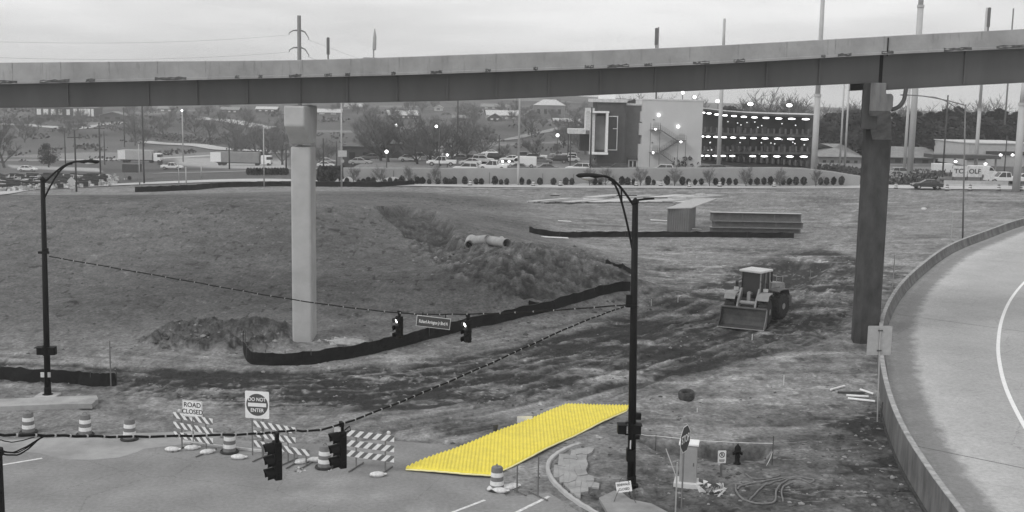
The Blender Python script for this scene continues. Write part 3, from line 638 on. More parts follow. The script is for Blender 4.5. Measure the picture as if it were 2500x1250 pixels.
# conduit pipe on the outside of the barrier near the sign
# ================================================================== RETAINING WALL of the far lot
wp = []
for px, py in ((838, 411), (1000, 412), (1400, 412), (1700, 411), (1900, 410), (1960, 412), (2030, 420), (2100, 431)):
    X = W(px, py, 208).x; y = wall_y(X); p = W(px, py, y); wp.append((p.x, y, p.z))
rw = thing('retaining_wall', 'long pale concrete retaining wall below the parked cars', 'retaining wall', (wp[3][0], wp[3][1], 0)); o1 = rw.location
mb = MB()
for x, y, z in wp: mb.v += [(x - o1.x, y - o1.y, -1.2), (x - o1.x, y - o1.y, z), (x - o1.x, y + .3 - o1.y, z), (x - o1.x, y + .3 - o1.y, -1.2)]
mb.f = [(i * 4 + j, i * 4 + (j + 1) % 4, i * 4 + 4 + (j + 1) % 4, i * 4 + 4 + j) for i in range(len(wp) - 1) for j in range(4)] + [(0, 1, 2, 3), tuple(len(mb.v) - 4 + j for j in range(4))]
mb.build('wall', mat('retaining_concrete', .32, .9, .1, .3), rw)
mb = MB()
for i in range(len(wp) - 1): a, b = Vector(wp[i]) - o1, Vector(wp[i + 1]) - o1; mb.tube([a + Vector((0, .1, .05)), b + Vector((0, .1, .05))], .14, 4)
mb.build('coping', M_conc_lt, rw)
for px in (960, 1075, 1195, 1325, 1400, 1480, 1562, 1645, 1730, 1815, 1900, 1985):
    X = W(px, 430, 208).x; y = wall_y(X); MB().box(X - o1.x, y - .02 - o1.y, .55, .12, .06, 3.4).build('control_joint', mat('control_joint_grey', .16, .9, .1), rw)  # plain darker grey strips marking the joints of the wall

# ================================================================== OVERPASS
br = thing('overpass_bridge', 'curved concrete and steel highway overpass crossing the whole view on two piers', 'bridge', (0, 73, 0))
def curve(pts, xs): return np.interp(xs, [p[0] for p in pts], [p[1] for p in pts])
def smooth_curve(pts, xs):
    """monotone-ish smooth interpolation by catmull"""
    P = catmull([Vector((a, b, 0)) for a, b in pts], 12); return np.interp(xs, [p.x for p in P], [p.y for p in P])
TOP = [(-400, 158), (0, 153), (350, 150), (700, 147), (950, 140), (1200, 131), (1600, 118), (2000, 97), (2250, 83), (2500, 70), (2900, 44)]
BOT = [(-400, 210), (0, 205), (350, 198), (700, 190), (950, 184), (1200, 176), (1700, 158), (2160, 133), (2500, 117), (2900, 97)]
GBL = [(-400, 266), (0, 263), (350, 259), (700, 253), (1000, 248), (1200, 243), (1700, 222), (2158, 202)]
GBR = [(2166, 221), (2300, 213), (2500, 203), (2900, 182)]
YF, YG = 71.0, 71.9
xs = np.arange(-400, 2901, 60.0)
def bridge_section(xs, fn, name, m, parent):
    mb = MB(); k = None
    for x in xs:
        pr = fn(x); k = len(pr)
        for q in pr: mb.v.append((q[0], q[1] - 73, q[2]))
    n = len(xs); mb.f = [(i * k + j, i * k + (j + 1) % k, (i + 1) * k + (j + 1) % k, (i + 1) * k + j) for i in range(n - 1) for j in range(k)] + [tuple(range(k)), tuple((n - 1) * k + j for j in range(k))]
    return mb.build(name, m, parent)
def ztop(x, dy=0): return W(x, float(smooth_curve(TOP, x)), YF).z
def zbot(x): return W(x, float(smooth_curve(BOT, x)), YF).z
def xw(x): return W(x, 180, YF).x
def par(x):
    t, b, X = ztop(x), zbot(x), xw(x)
    return [(X, YF, b + .16), (X, YF + .02, t - .04), (X, YF + .05, t), (X, YF + .25, t), (X, YF + .3, t - .05), (X, YF + .42, b + .3), (X, YF + .42, b), (X, YF - .06, b), (X, YF - .06, b + .13)]
def stain_mat(name, v):
    m = mat(name, v, .9, .22, .5, bump=.25, bscale=4); t = m.node_tree; b = t.nodes['Principled BSDF']; src = b.inputs['Base Color'].links[0].from_socket
    c = t.nodes.new('ShaderNodeTexCoord'); mp_ = t.nodes.new('ShaderNodeMapping'); mp_.inputs['Scale'].default_value = (1.6, 1, .22); t.links.new(c.outputs['Object'], mp_.inputs[0])
    n = t.nodes.new('ShaderNodeTexNoise'); n.inputs['Scale'].default_value = 1.5; n.inputs['Detail'].default_value = 6; n.inputs['Roughness'].default_value = .7; t.links.new(mp_.outputs[0], n.inputs['Vector'])
    r = t.nodes.new('ShaderNodeMapRange'); r.inputs[1].default_value = .56; r.inputs[2].default_value = .76; r.inputs[3].default_value = 1; r.inputs[4].default_value = .6; t.links.new(n.outputs[0], r.inputs[0])
    x = t.nodes.new('ShaderNodeVectorMath'); x.operation = 'SCALE'; t.links.new(src, x.inputs[0]); t.links.new(r.outputs[0], x.inputs['Scale']); t.links.new(x.outputs[0], b.inputs['Base Color']); return m
Mpar = stain_mat('parapet_concrete', .27)
p1 = bridge_section(xs, par, 'parapet', Mpar, br)
random.seed(5); ms = mat('black_mould', .075, .95, .5, 4)
x = -200
while x < 2700:      # mould patches along the drip ledge: thin crusts of their own
    wd = random.choice([0, 10, 14, 26, 40, 75]) * random.uniform(.7, 1.2)
    if wd:
        mb = MB(); xa = x; k = 8
        for i in range(k + 1):
            xx = xa + wd * i / k; hh = .05 + random.uniform(0, .16); hh2 = random.uniform(0, .05); b = zbot(xx); mb.v += [(xw(xx), YF - .063 - 73, b + .0 + hh2), (xw(xx), YF - .063 - 73, b + hh2 + min(hh, .12)), (xw(xx), YF - .004 - 73, b + .165 + random.uniform(0, .08))]
        mb.f = [f for i in range(k) for f in ((i * 3, i * 3 + 1, i * 3 + 4, i * 3 + 3), (i * 3 + 1, i * 3 + 2, i * 3 + 5, i * 3 + 4))]
        mb.build('mould_patch', ms, br, fix=False)
    x += wd + random.uniform(30, 120)
for px in list(range(30, 2500, 118)):   # form joints in the parapet
    b, t, X = zbot(px), ztop(px), xw(px); mb = MB(); mb.box(X, YF + .012 - 73, (t + b) / 2 + .1, .03, .03, t - b - .18); mb.build('form_joint', mat('form_joint_grey', .25, .9, .3), br)
def backpar(x): return [(q[0], 2 * YF + 9.4 - q[1], q[2] - .1) for q in par(x)]
bridge_section(xs, backpar, 'parapet', Mpar, br)
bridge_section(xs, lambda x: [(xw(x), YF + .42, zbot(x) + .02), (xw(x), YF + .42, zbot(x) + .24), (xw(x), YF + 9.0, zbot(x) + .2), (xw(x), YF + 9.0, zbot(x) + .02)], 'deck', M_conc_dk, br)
def gir(gb, y0):
    def f(x):
        X = xw(x); t = zbot(x) + .02; b = W(x, float(smooth_curve(gb, x)), YG).z
        return [(X, y0, b + .03), (X, y0, t), (X, y0 + .3, t), (X, y0 + .3, b + .03), (X, y0 + .45, b + .03), (X, y0 + .45, b), (X, y0 - .15, b), (X, y0 - .15, b + .03)]
    return f
xl = [x for x in np.arange(-400, 2158, 60)] + [2157.0]; xr = [2166.0] + [x for x in np.arange(2200, 2901, 60)]
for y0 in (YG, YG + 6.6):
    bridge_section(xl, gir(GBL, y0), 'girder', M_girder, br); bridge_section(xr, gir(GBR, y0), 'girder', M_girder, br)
for px in (150, 350, 470, 595, 725, 842, 965, 1090, 1212, 1342, 1470, 1605, 1730, 1880, 2010, 2368):
    gb = GBL if px < 2160 else GBR; b = W(px, float(smooth_curve(gb, px)), YG).z; t = zbot(px); MB().box(xw(px), YG - .05 - 73, (t + b) / 2 + .02, .12, .09, t - b - .1).build('stiffener', M_girder, br)
b = W(2162, 222, YG).z; MB().box(xw(2162), YG + .06 - 73, (zbot(2162) + b) / 2 + .1, .25, .1, zbot(2162) - b - .1).build('expansion_joint', mat('joint_black', .006, 1, 0), br)
MB().box(xw(2163), YF - .03 - 73, (zbot(2163) + ztop(2163)) / 2 - .1, .06, .05, (ztop(2163) - zbot(2163))).build('expansion_joint', mat('joint_black', .006, 1, 0), br)
# pier in the middle-left: tapered shaft under a hammerhead arm
def pier1():
    base = G(740, 843, .1); yb = base.y; Xl = G(713, 843, .1).x; Xr = Xl + (762 - 713) / ppm(yb); zt_ = W(735, 258, 72).z
    p = MB(); xc = (Xl + Xr) / 2; w_ = (Xr - Xl); dp = 1.9
    ztap = W(720, 352, yb).z
    p.box(xc, yb + dp / 2 - 73, (ztap - .3) / 2 - .3, w_, dp, ztap + .6); o = p.build('pier', mat('pier_concrete', .40, .85, .14, .6, bump=.15), br, bevel=.12)
    # hammerhead: reaches toward the viewer and under the far girder
    c0 = W(692, 258, 70.2); c1 = W(743, 308, 70.2); yf = 70.2; yb2 = yb + dp + 1.6; zb = c1.z
    mb = MB(); xl_, xr_ = c0.x, c1.x; xb, xb2 = Xl - .02, Xr + .02
    prof = [(yf, zt_), (yf, zb), (yb - .02, ztap), (yb + dp + .02, ztap), (yb2, zb), (yb2, zt_)]
    vs = []
    for y, z in prof: k = (z - ztap) / (zb - ztap) if z < zt_ - .01 else 1; xa = xb + (xl_ - xb) * min(k, 1); xc_ = xb2 + (xr_ - xb2) * min(k, 1); vs.append(((xa, y - 73, z), (xc_, y - 73, z)))
    n = len(vs); mb.v = [v[0] for v in vs] + [v[1] for v in vs]; mb.f = [tuple(range(n)), tuple(range(2 * n - 1, n - 1, -1))] + [(i, (i + 1) % n, (i + 1) % n + n, i + n) for i in range(n)]
    mb.build('pier_cap', mat('pier_concrete', .4), o, bevel=.1)
pier1()
def pier2():
    base = G(2110, 840, .3); yb = base.y; Xl = G(2078, 835, .3).x; Xr = Xl + (2141 - 2078) / ppm(yb); xm = Xl + .42
    mb = MB(); zc = W(2135, 310, yb).z; dp = 2.3
    # chamfered shaft
    pl = [(Xl, .35), (xm, 0), (Xr - .12, 0), (Xr, .15), (Xr, dp - .3), (Xr - .3, dp), (xm, dp), (Xl, dp - .35)]
    mb.prism([(a + .2 * b, b + yb - 73) for a, b in pl], -.5, zc, 'XY'); o = mb.build('pier', mat('pier_weathered', .055, .9, .4, 1.6, bump=.35, bscale=4, streak=(1, 1, .4)), br)
    yf = 70.9; c0 = W(2124, 203, yf); c1 = W(2182, 272, yf); xs0, xs1 = W(2124, 240, yf).x, W(2181, 240, yf).x
    zA = W(2140, 202, yf).z; zB = W(2180, 229, yf).z; zb = W(2150, 272, yf).z; xstep = W(2163, 230, yf).x
    def blk(poly_front, y0, y1, nm, m): mb = MB(); mb.prism(poly_front, y0 - 73, y1 - 73, 'XZ'); mb.v = [(a + .29 * (b - (y0 - 73)), b, c) for a, b, c in mb.v]; return mb.build(nm, m, o, bevel=.05)
    Mc = mat('pier_cap_concrete', .15, .9, .5, .9, bump=.35, bscale=4, streak=(1.4, 1, .3))
    _blk0 = blk([(xs0, zb), (xs0, zA), (xstep, zA), (xstep, zB), (xs1 - .12, zB), (xs1, zB - .15), (xs1, zb + .2), (xs1 - .15, zb)], yf, yb + dp + 5.5, 'pier_cap', Mc)
    xa = W(2107, 230, yf + .5).x; xb_ = xs0 + .7
    blk([(xa, zc - .1), (xa, zA + .0), (xb_, zA), (xb_, zc - .1)], yf + .5, yb + dp + 1, 'pier_arm', mat('pier_weathered', .085))
    mb = MB(); y0, y1 = yf + .02, yb + .0   # sloping haunch between cap and shaft
    vs = [(xs0, y0, zb), (xs1 - .1, y0, zb), (Xr, y1, zc - .8), (xm, y1, zc - .8), (xs0 + 1.1, y1 + 2, zb), (xs1 + .9, y1 + 2, zb), (Xr + .4, y1 + 2, zc - .8), (xm + .5, y1 + 2, zc - .8)]
    mb.add([(a, b - 73, c) for a, b, c in vs], [(0, 1, 2, 3), (4, 5, 6, 7), (0, 4, 7, 3), (1, 5, 6, 2), (0, 1, 5, 4), (3, 2, 6, 7)]); mb.build('haunch', Mc, o)
    pts = [W(x, y, 71.6) for x, y in ((2212, 215), (2208, 240), (2202, 252), (2192, 262), (2176, 268))]
    MB().tube([p - Vector((0, 73, 0)) for p in catmull(pts, 4)], .13, 8).build('drain_pipe', M_dark, br, smooth=True)
pier2()
# ================================================================== YELLOW SHEETING
M_yellow = mat('yellow_sheet', 0, .5, .10, 2.5, color=(.76, .64, .07), spec=.35)
def yellow():
    P = [G(*p) for p in [(990, 1149), (1040, 1127), (1385, 993), (1535, 995), (1530, 1004), (1200, 1167), (1134, 1164)]]
    x0, x1 = min(p.x for p in P), max(p.x for p in P); o = thing('ribbed_sheet', 'bright yellow ribbed metal sheeting laid diagonally across the dirt', 'sheeting', (P[0].x, P[0].y, .05)); O = o.location
    def span(x):
        ys = []
        for i in range(len(P)):
            a, b = P[i], P[(i + 1) % len(P)]
            if (a.x - x) * (b.x - x) <= 0 and abs(a.x - b.x) > 1e-6: ys.append(a.y + (b.y - a.y) * (x - a.x) / (b.x - a.x))
        return (min(ys), max(ys)) if len(ys) > 1 else (0, 0)
    pitch = .165; mb = MB(); nx = int((x1 - x0) / pitch * 8); rows = []
    K = 40
    for i in range(nx + 1):
        x = x0 + (x1 - x0) * (i + .5) / (nx + 1); ph = (x - x0) / pitch; k = math.floor(ph)
        a, b = span(x0 + (k + .5) * pitch); a2, b2 = span(x); fr = ph - k
        if a2 == 0: a2, b2 = a, b
        if a == 0: a, b = a2, b2
        b = b * .6 + b2 * .4 + .10 * math.sin(fr * math.pi); a = a2
        row = []
        for j in range(K + 1):
            t = j / K; y = a + (b - a) * t
            wob = .012 * math.sin(y * .7 + k * .9)
            h = (.5 - .5 * math.cos(2 * math.pi * fr)) * (.038 + .012 * float(vn(k * 1.7, y * .35, 9))); h *= 1 - .25 * (float(vn(x * 3, y * 3, 4)) > .8); h *= min(1, .15 + (y - a) / .35)
            sag = .05 * math.sin(x * .8) * math.sin(y * .9)
            row.append((x + wob * .5 - O.x, y - O.y, .10 + h + sag - (.04 if j in (0, K) else 0)))
        rows.append(row)
    for r in rows: mb.v += r
    mb.f = [(i * (K + 1) + j, (i + 1) * (K + 1) + j, (i + 1) * (K + 1) + j + 1, i * (K + 1) + j + 1) for i in range(len(rows) - 1) for j in range(K)]
    mb.build('panel', M_yellow, o, fix=False)
    m2 = mat('yellow_edge_bleached', 0, .5, .1, 3, color=(.86, .80, .42)); mb = MB()
    for r in rows[:-1:1]: pass
    ed = [Vector(r[0]) + Vector((0, -.03, -.03)) for r in rows[::6]]; mb.tube(ed, .035, 5); mb.build('edge_strip', m2, o)
    mb = MB(); ed = [Vector(r[0]) + Vector((0, .12, -.11)) for r in rows[::6]]; mb.tube(ed, .11, 4); mb.build('skid', M_dark, o)
yellow()

# ================================================================== SILT FENCES
def silt_fence(px_base, h, label, seed=1, n=10, posts=True, group='black silt fences'):
    random.seed(seed); P = [GT(*p) for p in px_base]; C = catmull([Vector((p.x, p.y, 0)) for p in P], n)
    o = thing('silt_fence', label, 'silt fence', P[0], group=group); O = o.location; nn = path_normals(C); mb = MB(); top = []
    L_ = 0; hh0 = [H(c.x, c.y) for c in C]
    for i, (c, q) in enumerate(zip(C, nn)):
        if i: L_ += (c - C[i - 1]).length
        post = abs((L_ / 2.0) % 1 - .5) * 2; sag = (1 - post ** 2) * .07 + random.uniform(0, .05); lean = .10 * math.sin(L_ * 1.3) + random.uniform(-.03, .03); z = hh0[i]; hh = h * (1 if 0 < i < len(C) - 1 else .9) - sag
        w_ = .05 * math.sin(L_ * 3.1)
        for k in (0, .35, .7, 1): mb.v.append((c.x + q.x * (lean * k + w_ * math.sin(k * 3)) - O.x, c.y + q.y * (lean * k + w_ * math.sin(k * 3)) - O.y, z - .12 + (hh + .12) * k - O.z))
        top.append(Vector(mb.v[-1]))
    n_ = len(C); mb.f = [(i * 4 + j, i * 4 + j + 1, i * 4 + 5 + j, i * 4 + 4 + j) for i in range(n_ - 1) for j in range(3)]
    f = mb.build('fabric', M_fabric, o, fix=False); sm = f.modifiers.new('thick', 'SOLIDIFY'); sm.thickness = .012
    MB().tube([t + Vector((0, 0, .01)) for t in top], .014, 4).build('hem', M_fabric_top, o)
    if posts:
        k = max(2, int(L_ / 2.2)); step = max(1, (n_ - 1) // k)
        for i in range(0, n_, step):
            c, q = C[i], nn[i]; s = 1 if q.y > 0 else -1
            MB().box(c.x + q.x * s * .07 - O.x, c.y + q.y * s * .07 - O.y, hh0[i] + h * .5 - O.z, .04, .04, h + .1 + random.uniform(-.1, .04)).build('stake', M_darkwood, o)
silt_fence([(596, 838), (597, 872), (612, 886), (660, 892), (740, 891), (850, 877), (950, 855), (1050, 828), (1150, 803), (1250, 782), (1350, 757), (1440, 731), (1490, 716), (1538, 710)], .86, 'long black silt fence curving along the foot of the grassy mound', 2)
silt_fence([(-120, 922), (0, 927), (120, 935), (220, 940), (284, 943)], .82, 'black silt fence panel behind the left street lamp', 3)
silt_fence([(1292, 567), (1350, 578), (1450, 579), (1550, 579), (1700, 579), (1850, 580), (1938, 581)], .72, 'straight black silt fence in front of the grey container and beam stack', 4)
silt_fence([(330, 469), (400, 467), (470, 464), (540, 458), (640, 455), (740, 455), (840, 456), (930, 456), (1012, 452)], .95, 'distant black silt fence along the far road at the top of the mound', 5)
silt_fence([(1290, 758), (1320, 762), (1352, 757)], .8, 'short leaning black silt fence flap behind the long fence', 6, posts=False)
silt_fence([(1478, 646), (1515, 655), (1540, 668)], .5, 'low torn black silt fence at the right tip of the mound', 7, posts=False)

# ================================================================== DRUMS, SANDBAGS, BARRICADES
def make_drum(loc, label, dz=0):
    o = thing('traffic_drum', label, 'traffic drum', loc, group='striped traffic drums'); r = .29
    mb = MB(); mb.lathe([(.40, 0), (.42, .03), (.40, .09), (.33, .10), (.30, .06)], 20); mb.build('base_ring', M_rubber, o, bevel=.01)
    zs = [.06, .22, .24, .40, .42, .58, .60, .76, .78, .94]
    for k, (a, b) in enumerate(((.06, .23), (.23, .41), (.41, .58), (.58, .76), (.76, .94))):
        rr = r - .012 * k; mb = MB(); mb.lathe([(rr, a), (rr + .006, a + .02), (rr - .004, b - .01), (rr - .016, b)], 22)
        mb.build('band' if k % 2 else 'body', M_drumw if k % 2 else M_drumd, o, smooth=False)
    MB().lathe([(.235, .94), (.20, .985), (.10, 1.0), (.05, 1.01)], 20).build('lid', M_drumd, o, smooth=True)
    MB().tube([(-.09, 0, 1.0), (-.08, 0, 1.06), (0, 0, 1.09), (.08, 0, 1.06), (.09, 0, 1.0)], .018, 6).build('handle', M_drumd, o); return o
DR = [((70, 1056), 'striped traffic drum farthest left, on the dirt beside the road'), ((208, 1062), 'striped traffic drum on the road edge, second from the left'), ((316, 1073), 'striped traffic drum standing on the pale apron, third from the left'),
      ((560, 1104), 'striped traffic drum between the road closed barricade and the do not enter barricade'), ((792, 1142), 'striped traffic drum half hidden behind the hanging signal near the right barricade'), ((1213, 1196), 'striped traffic drum at the near corner of the yellow sheeting')]
d0 = None
for (px, py), lb in DR:
    p = GT(px, py); p.z = max(p.z, 0)
    if d0 is None: d0 = make_drum(p, lb)
    else: o = dup(d0, p, random.uniform(0, 6), lb); o.rotation_euler = (R(random.uniform(-2, 2)), R(random.uniform(-2, 2)), random.uniform(0, 6))
far_dr = [(1148, 454), (1302, 455), (1368, 455), (1553, 455), (1613, 455), (1683, 457), (1757, 457), (1890, 457), (2187, 462), (2238, 461), (2292, 462), (2312, 466), (2368, 466), (2438, 466), (2492, 466)]
for px, py in far_dr: dup(d0, GT(px, py) + Vector((0, 0, .1)), 0, 'small striped drum in the line along the far road', 'drums along the far road')
def make_bag(loc, label, rz=0, s=1):
    random.seed(int(loc[0] * 100)); o = MB().ell((0, 0, .08), .33, .19, .12, 14, 8, .06).build('sandbag', M_sand, None, smooth=True); o.location = loc; o.rotation_euler = (0, 0, rz); o.scale = (s, s, s)
    MB().ell((.33, .02, .09), .08, .10, .035, 8, 5, .15).build('tied_end', M_sand, o); return tag(o, label, 'sandbag', 'white sandbags')
BG = [((420, 1101), 0, 'white sandbag on the left foot of the road closed barricade'), ((468, 1097), .3, 'white sandbag inside the left foot of the road closed barricade'), ((505, 1107), .5, 'white sandbag on the right foot of the road closed barricade'),
      ((582, 1120), 0, 'long white sandbag below the drum between two barricades'), ((735, 1131), .5, 'crumpled white sandbag in front of the middle barricade, left one'), ((768, 1127), .2, 'white sandbag just left of the drum behind the hanging signal'),
      ((921, 1163), .1, 'white sandbag on the near foot of the right barricade'), ((1220, 1202), -.2, 'white sandbag directly in front of the near drum, lowest of the pile'), ((1238, 1195), .1, 'white sandbag at the right of the near drum, middle of the pile'), ((1250, 1192), .4, 'white sandbag at the right end of the pile by the near drum'), ((1204, 1196), .8, 'crumpled white sandbag at the left of the pile by the near drum')]
for (px, py), rz, lb in BG: p = GT(px, py); p.z = max(p.z, .0) + .01; make_bag(p, lb, rz)
M_st = stripe_mat('rail_stripes_right', .13, .74, .42, 1); M_st2 = stripe_mat('rail_stripes_left', .13, .74, .42, -1)
def barricade(p, rz, label, length=2.25, sm=None, light=True, zs=(.62, 1.07, 1.52)):
    sm = sm or M_st; o = thing('road_barricade', label, 'barricade', p, rz, 'striped road barricades')
    for z in zs: MB().box(0, 0, 0, length, .025, .27).build('rail', sm, o, loc=(0, -.04, z))
    for x in (-length * .31, length * .31):
        MB().box(x, 0, .83, .05, .045, 1.62).build('upright', M_galv_dk, o)
        MB().box(x, 0, .04, .05, 1.35, .05).build('foot', M_galv_dk, o)
    if light: mb = MB(); mb.ell((-length * .36, 0, 1.74), .09, .06, .09, 10, 8); mb.build('warning_light', M_whited, o, smooth=True)
    return o
def at_road(px, py): p = G(px, py, .005); return p
ba = barricade(at_road(474, 1101), R(-26), 'striped barricade under the road closed sign')
bb = barricade(at_road(672, 1124), R(-26), 'striped barricade in front of the do not enter sign', light=False)
bc = barricade(at_road(905, 1147), R(-20), 'striped barricade at the right, partly behind the hanging signal', sm=M_st2, light=False)
MB().ell((.85, 0, 1.74), .09, .06, .09, 10, 8).build('warning_light', M_whited, bc, smooth=True)
be = barricade(at_road(733, 1136), R(-20), 'low striped barricade remnant with one rail beside the middle barricade', length=.95, light=False, zs=(.62,))
for k in list(be.children):
    if k.name.startswith('upright'): k.scale = (1, 1, .45)
tl = MB(); a, b = at_road(445, 1082), at_road(690, 1110); d = b - a; tl.box(0, 0, .0, d.length, .12, .1); o = tl.build('timber_beam', mat('pale_timber', .5, .8, .2, 3)); o.location = (a + b) / 2 + Vector((0, 0, .06)); o.rotation_euler = (0, 0, math.atan2(d.y, d.x)); tag(o, 'long pale timber lying behind the striped barricades', 'timber')

# ---------------------------------------------------------------- signs
def rounded(w_, h_, r, n=5):
    P = []
    for cx, cy, a0 in ((w_ / 2 - r, h_ / 2 - r, 0), (-w_ / 2 + r, h_ / 2 - r, 90), (-w_ / 2 + r, -h_ / 2 + r, 180), (w_ / 2 - r, -h_ / 2 + r, 270)):
        for k in range(n + 1): a = R(a0 + 90 * k / n); P.append((cx + r * math.cos(a), cy + r * math.sin(a)))
    return P
def circ(r, n=32, ph=0): return [(r * math.cos(2 * math.pi * i / n + ph), r * math.sin(2 * math.pi * i / n + ph)) for i in range(n)]
def plate(P, z, m, parent, y0=0, th=.006, name='panel'):
    return MB().prism([(x, q + z) for x, q in P], y0, y0 + th).build(name, m, parent)
M_signw = mat('sign_white', .74, .45, .06, 3)
# road closed
p = at_road(474, 1101); o = thing('road_closed_sign', 'white rectangular sign reading ROAD CLOSED above the left barricade', 'sign', p, R(-14)); zc = 1.97
plate(rounded(.98, .76, .04), zc, M_signw, o, -.075); plate(rounded(.94, .72, .035), zc, M_letter_b, o, -.0765, .002, 'border'); plate(rounded(.915, .695, .03), zc, M_signw, o, -.0785, .003, 'face')
text('ROAD', .30, M_letter_b, o, (0, -.082, zc + .16), 1.0); text('CLOSED', .30, M_letter_b, o, (0, -.082, zc - .15), .92)
MB().box(0, -.05, 1.2, .05, .03, 1.5).build('post', M_galv_dk, o)
# do not enter
p = at_road(630, 1112); o = thing('do_not_enter_sign', 'square white and dark sign reading DO NOT ENTER above the middle barricade', 'sign', p, R(-8)); zc = 2.32; s = 1.10
plate(rounded(s, s * 1.12, .05), zc, M_signw, o, -.03); MB().prism([(x, z + zc) for x, z in circ(.5, 40)], -.033, -.029).build('disc', mat('sign_disc', .075, .5, .1), o)
MB().box(0, -.036, zc, .84, .006, .17).build('bar', M_signw, o); text('DO NOT', .23, M_letter_w, o, (0, -.036, zc + .24), .88); text('ENTER', .23, M_letter_w, o, (0, -.036, zc - .25), .88)
for x in (-.25, .25): MB().box(x, 0, 1.2, .05, .04, 2.4).build('post', M_galv_dk, o)
# stop
p = GT(1664, 1262); o = thing('stop_sign', 'dark octagonal STOP sign turned sideways on a thin post', 'sign', p, R(61)); zc = (1262 - 1056) / ppm(p.y) * 1.0; rr = .56
MB().prism([(x, z + zc) for x, z in circ(rr, 8, R(22.5))], -.03, -.024).build('panel', M_signw, o); MB().prism([(x, z + zc) for x, z in circ(rr - .035, 8, R(22.5))], -.034, -.029).build('face', M_signd, o)
text('STOP', .42, M_letter_w, o, (0, -.038, zc), .82); MB().box(0, .02, zc / 2, .055, .05, zc + .9).build('post', M_galv_dk, o)
p = GT(1648, 1275); o = thing('metal_post', 'bare thin metal post just left of the stop sign post', 'post', p); MB().box(0, 0, 1.15, .05, .05, 2.45).build('shaft', M_galv, o)
MB().tube([(.0, 0, 1.75), (-.38, .5, 2.75)], .02, 6).build('brace', M_galv, o)
# no parking sign
p = GT(1760, 1168); o = thing('no_parking_sign', 'small white no parking symbol sign on a short post by the hydrant', 'sign', p, R(6)); zc = .88
MB().box(0, .02, .38, .09, .06, .9).build('post', M_galv_dk, o); plate(rounded(.36, .56, .03), zc, M_signw, o, -.02)
mb = MB(); P1 = circ(.125, 24); P2 = circ(.095, 24)
for (a, b) in zip(P1, P2): mb.v += [(a[0], -.024, a[1] + zc + .09), (b[0], -.024, b[1] + zc + .09)]
mb.f = [(2 * i, 2 * i + 1, (2 * i + 3) % 48, (2 * i + 2) % 48) for i in range(24)]; mb.build('ring', M_letter_b, o, fix=False); text('P', .19, M_letter_b, o, (0, -.023, zc + .09)); MB().box(0, -.026, zc + .09, .22, .004, .025, ry=R(45)).build('slash', M_letter_b, o)
MB().box(0, -.024, zc - .14, .24, .004, .035).build('bar', M_letter_b, o); MB().box(0, -.024, zc - .2, .2, .004, .02).build('bar', M_letter_b, o)
# sidewalk closed
p = GT(1522, 1222); o = thing('sidewalk_closed_sign', 'small tilted white sign reading SIDEWALK CLOSED on a folding stand by the lamp base', 'sign', p, R(-4)); zc = .62
pn = thing('board', None, None, (0, 0, zc)); pn.parent = o; pn.rotation_euler = (R(-12), R(-10), 0)
plate(rounded(.62, .42, .01), 0, M_signw, pn, -.02, .012); text('SIDEWALK', .13, M_letter_b, pn, (0, -.026, .09), .85); text('CLOSED', .13, M_letter_b, pn, (0, -.026, -.09), .9)
for a, b in (((-.2, 0, .5), (-.48, -.75, 0)), ((.2, 0, .5), (.62, -.8, 0)), ((-.2, .02, .5), (-.3, .5, 0)), ((.2, .02, .5), (.3, .5, 0))): MB().tube([a, b], .014, 5).build('leg', M_dark, o)
MB().tube([(-.2, 0, .8), (-.08, .05, 1.0), (.08, .05, 1.0), (.2, 0, .8)], .012, 5).build('handle', M_dark, o)
# square sign seen from behind on the ramp barrier
def back_sign(px, py, sw, sh, pb, label, zt=RAMP_Z, hpost=None):
    i = min(range(len(RAMP)), key=lambda k: abs(proj(RAMP[k].x, RAMP[k].y, RAMP_Z + BAR_H)[1] - pb) if RAMP[k].y < 140 else 1e9)
    q = RAMP[i]; o = thing('ramp_sign', label, 'sign', (q.x - .06, q.y, .5)); return o, q
q = G(2143, 1000, 1.0); o = thing('ramp_sign', 'square sign seen from its plain back on the outer side of the ramp barrier', 'sign', (q.x, q.y, .4), R(4)); sc = ppm(q.y)
zz = HC - .4 - (830 - 247) / sc * 1.0; pc = W(2147, 831, q.y); zz = pc.z - .4; dx = pc.x - q.x
plate(rounded(62 / sc, 74 / sc, .05), zz, M_galv, o, 0, .006, 'panel').location.x = dx
MB().tube([(0, -.04, 0), (dx * .95, -.04, zz - .2), (dx, -.04, zz + .62)], .035, 6).build('post', M_galv, o)
MB().tube([(.16, -.04, 0), (.2, -.04, 1.0)], .04, 6).build('conduit', M_dark, o)
for k in (-.5, .5): MB().box(dx, -.05, zz + k, .22, .05, .06).build('bracket', M_dark, o)
for px, tp, bt, hw, lb in ((2178, 620, 722, 8, 'narrow sign on a post seen edge on behind the ramp barrier, nearer one'), (2321, 519, 598, 9, 'narrow sign on a post seen edge on behind the ramp barrier, farther one')):
    q = G(px, bt, 1.0); s = ppm(q.y); hh = (bt - tp) / s; o = thing('marker_sign', lb, 'sign', (q.x, q.y, .4), R(70)); MB().box(0, 0, hh / 2 + .3, .06, .06, hh + .6).build('post', M_galv, o); MB().box(0, -.04, hh * .8 + .6, .6, .02, hh * .45).build('panel', M_galv, o)

# ---------------------------------------------------------------- two stub poles with feet in front of the yellow sheet
for (bx, by, tp, lb) in ((1262, 1200, 1132, 'thin steel upright with a crossfoot just right of the near drum'), (1313, 1212, 1108, 'thin steel upright with a crossfoot at the curb end, right of the other one')):
    q = at_road(bx, by); hh = (by - tp) / ppm(q.y); o = thing('sign_stand', lb, 'stand', q, R(-55)); MB().box(0, 0, hh / 2, .045, .045, hh).build('upright', M_galv_dk, o); MB().box(0, 0, .04, 1.3, .05, .05).build('foot', M_galv_dk, o)

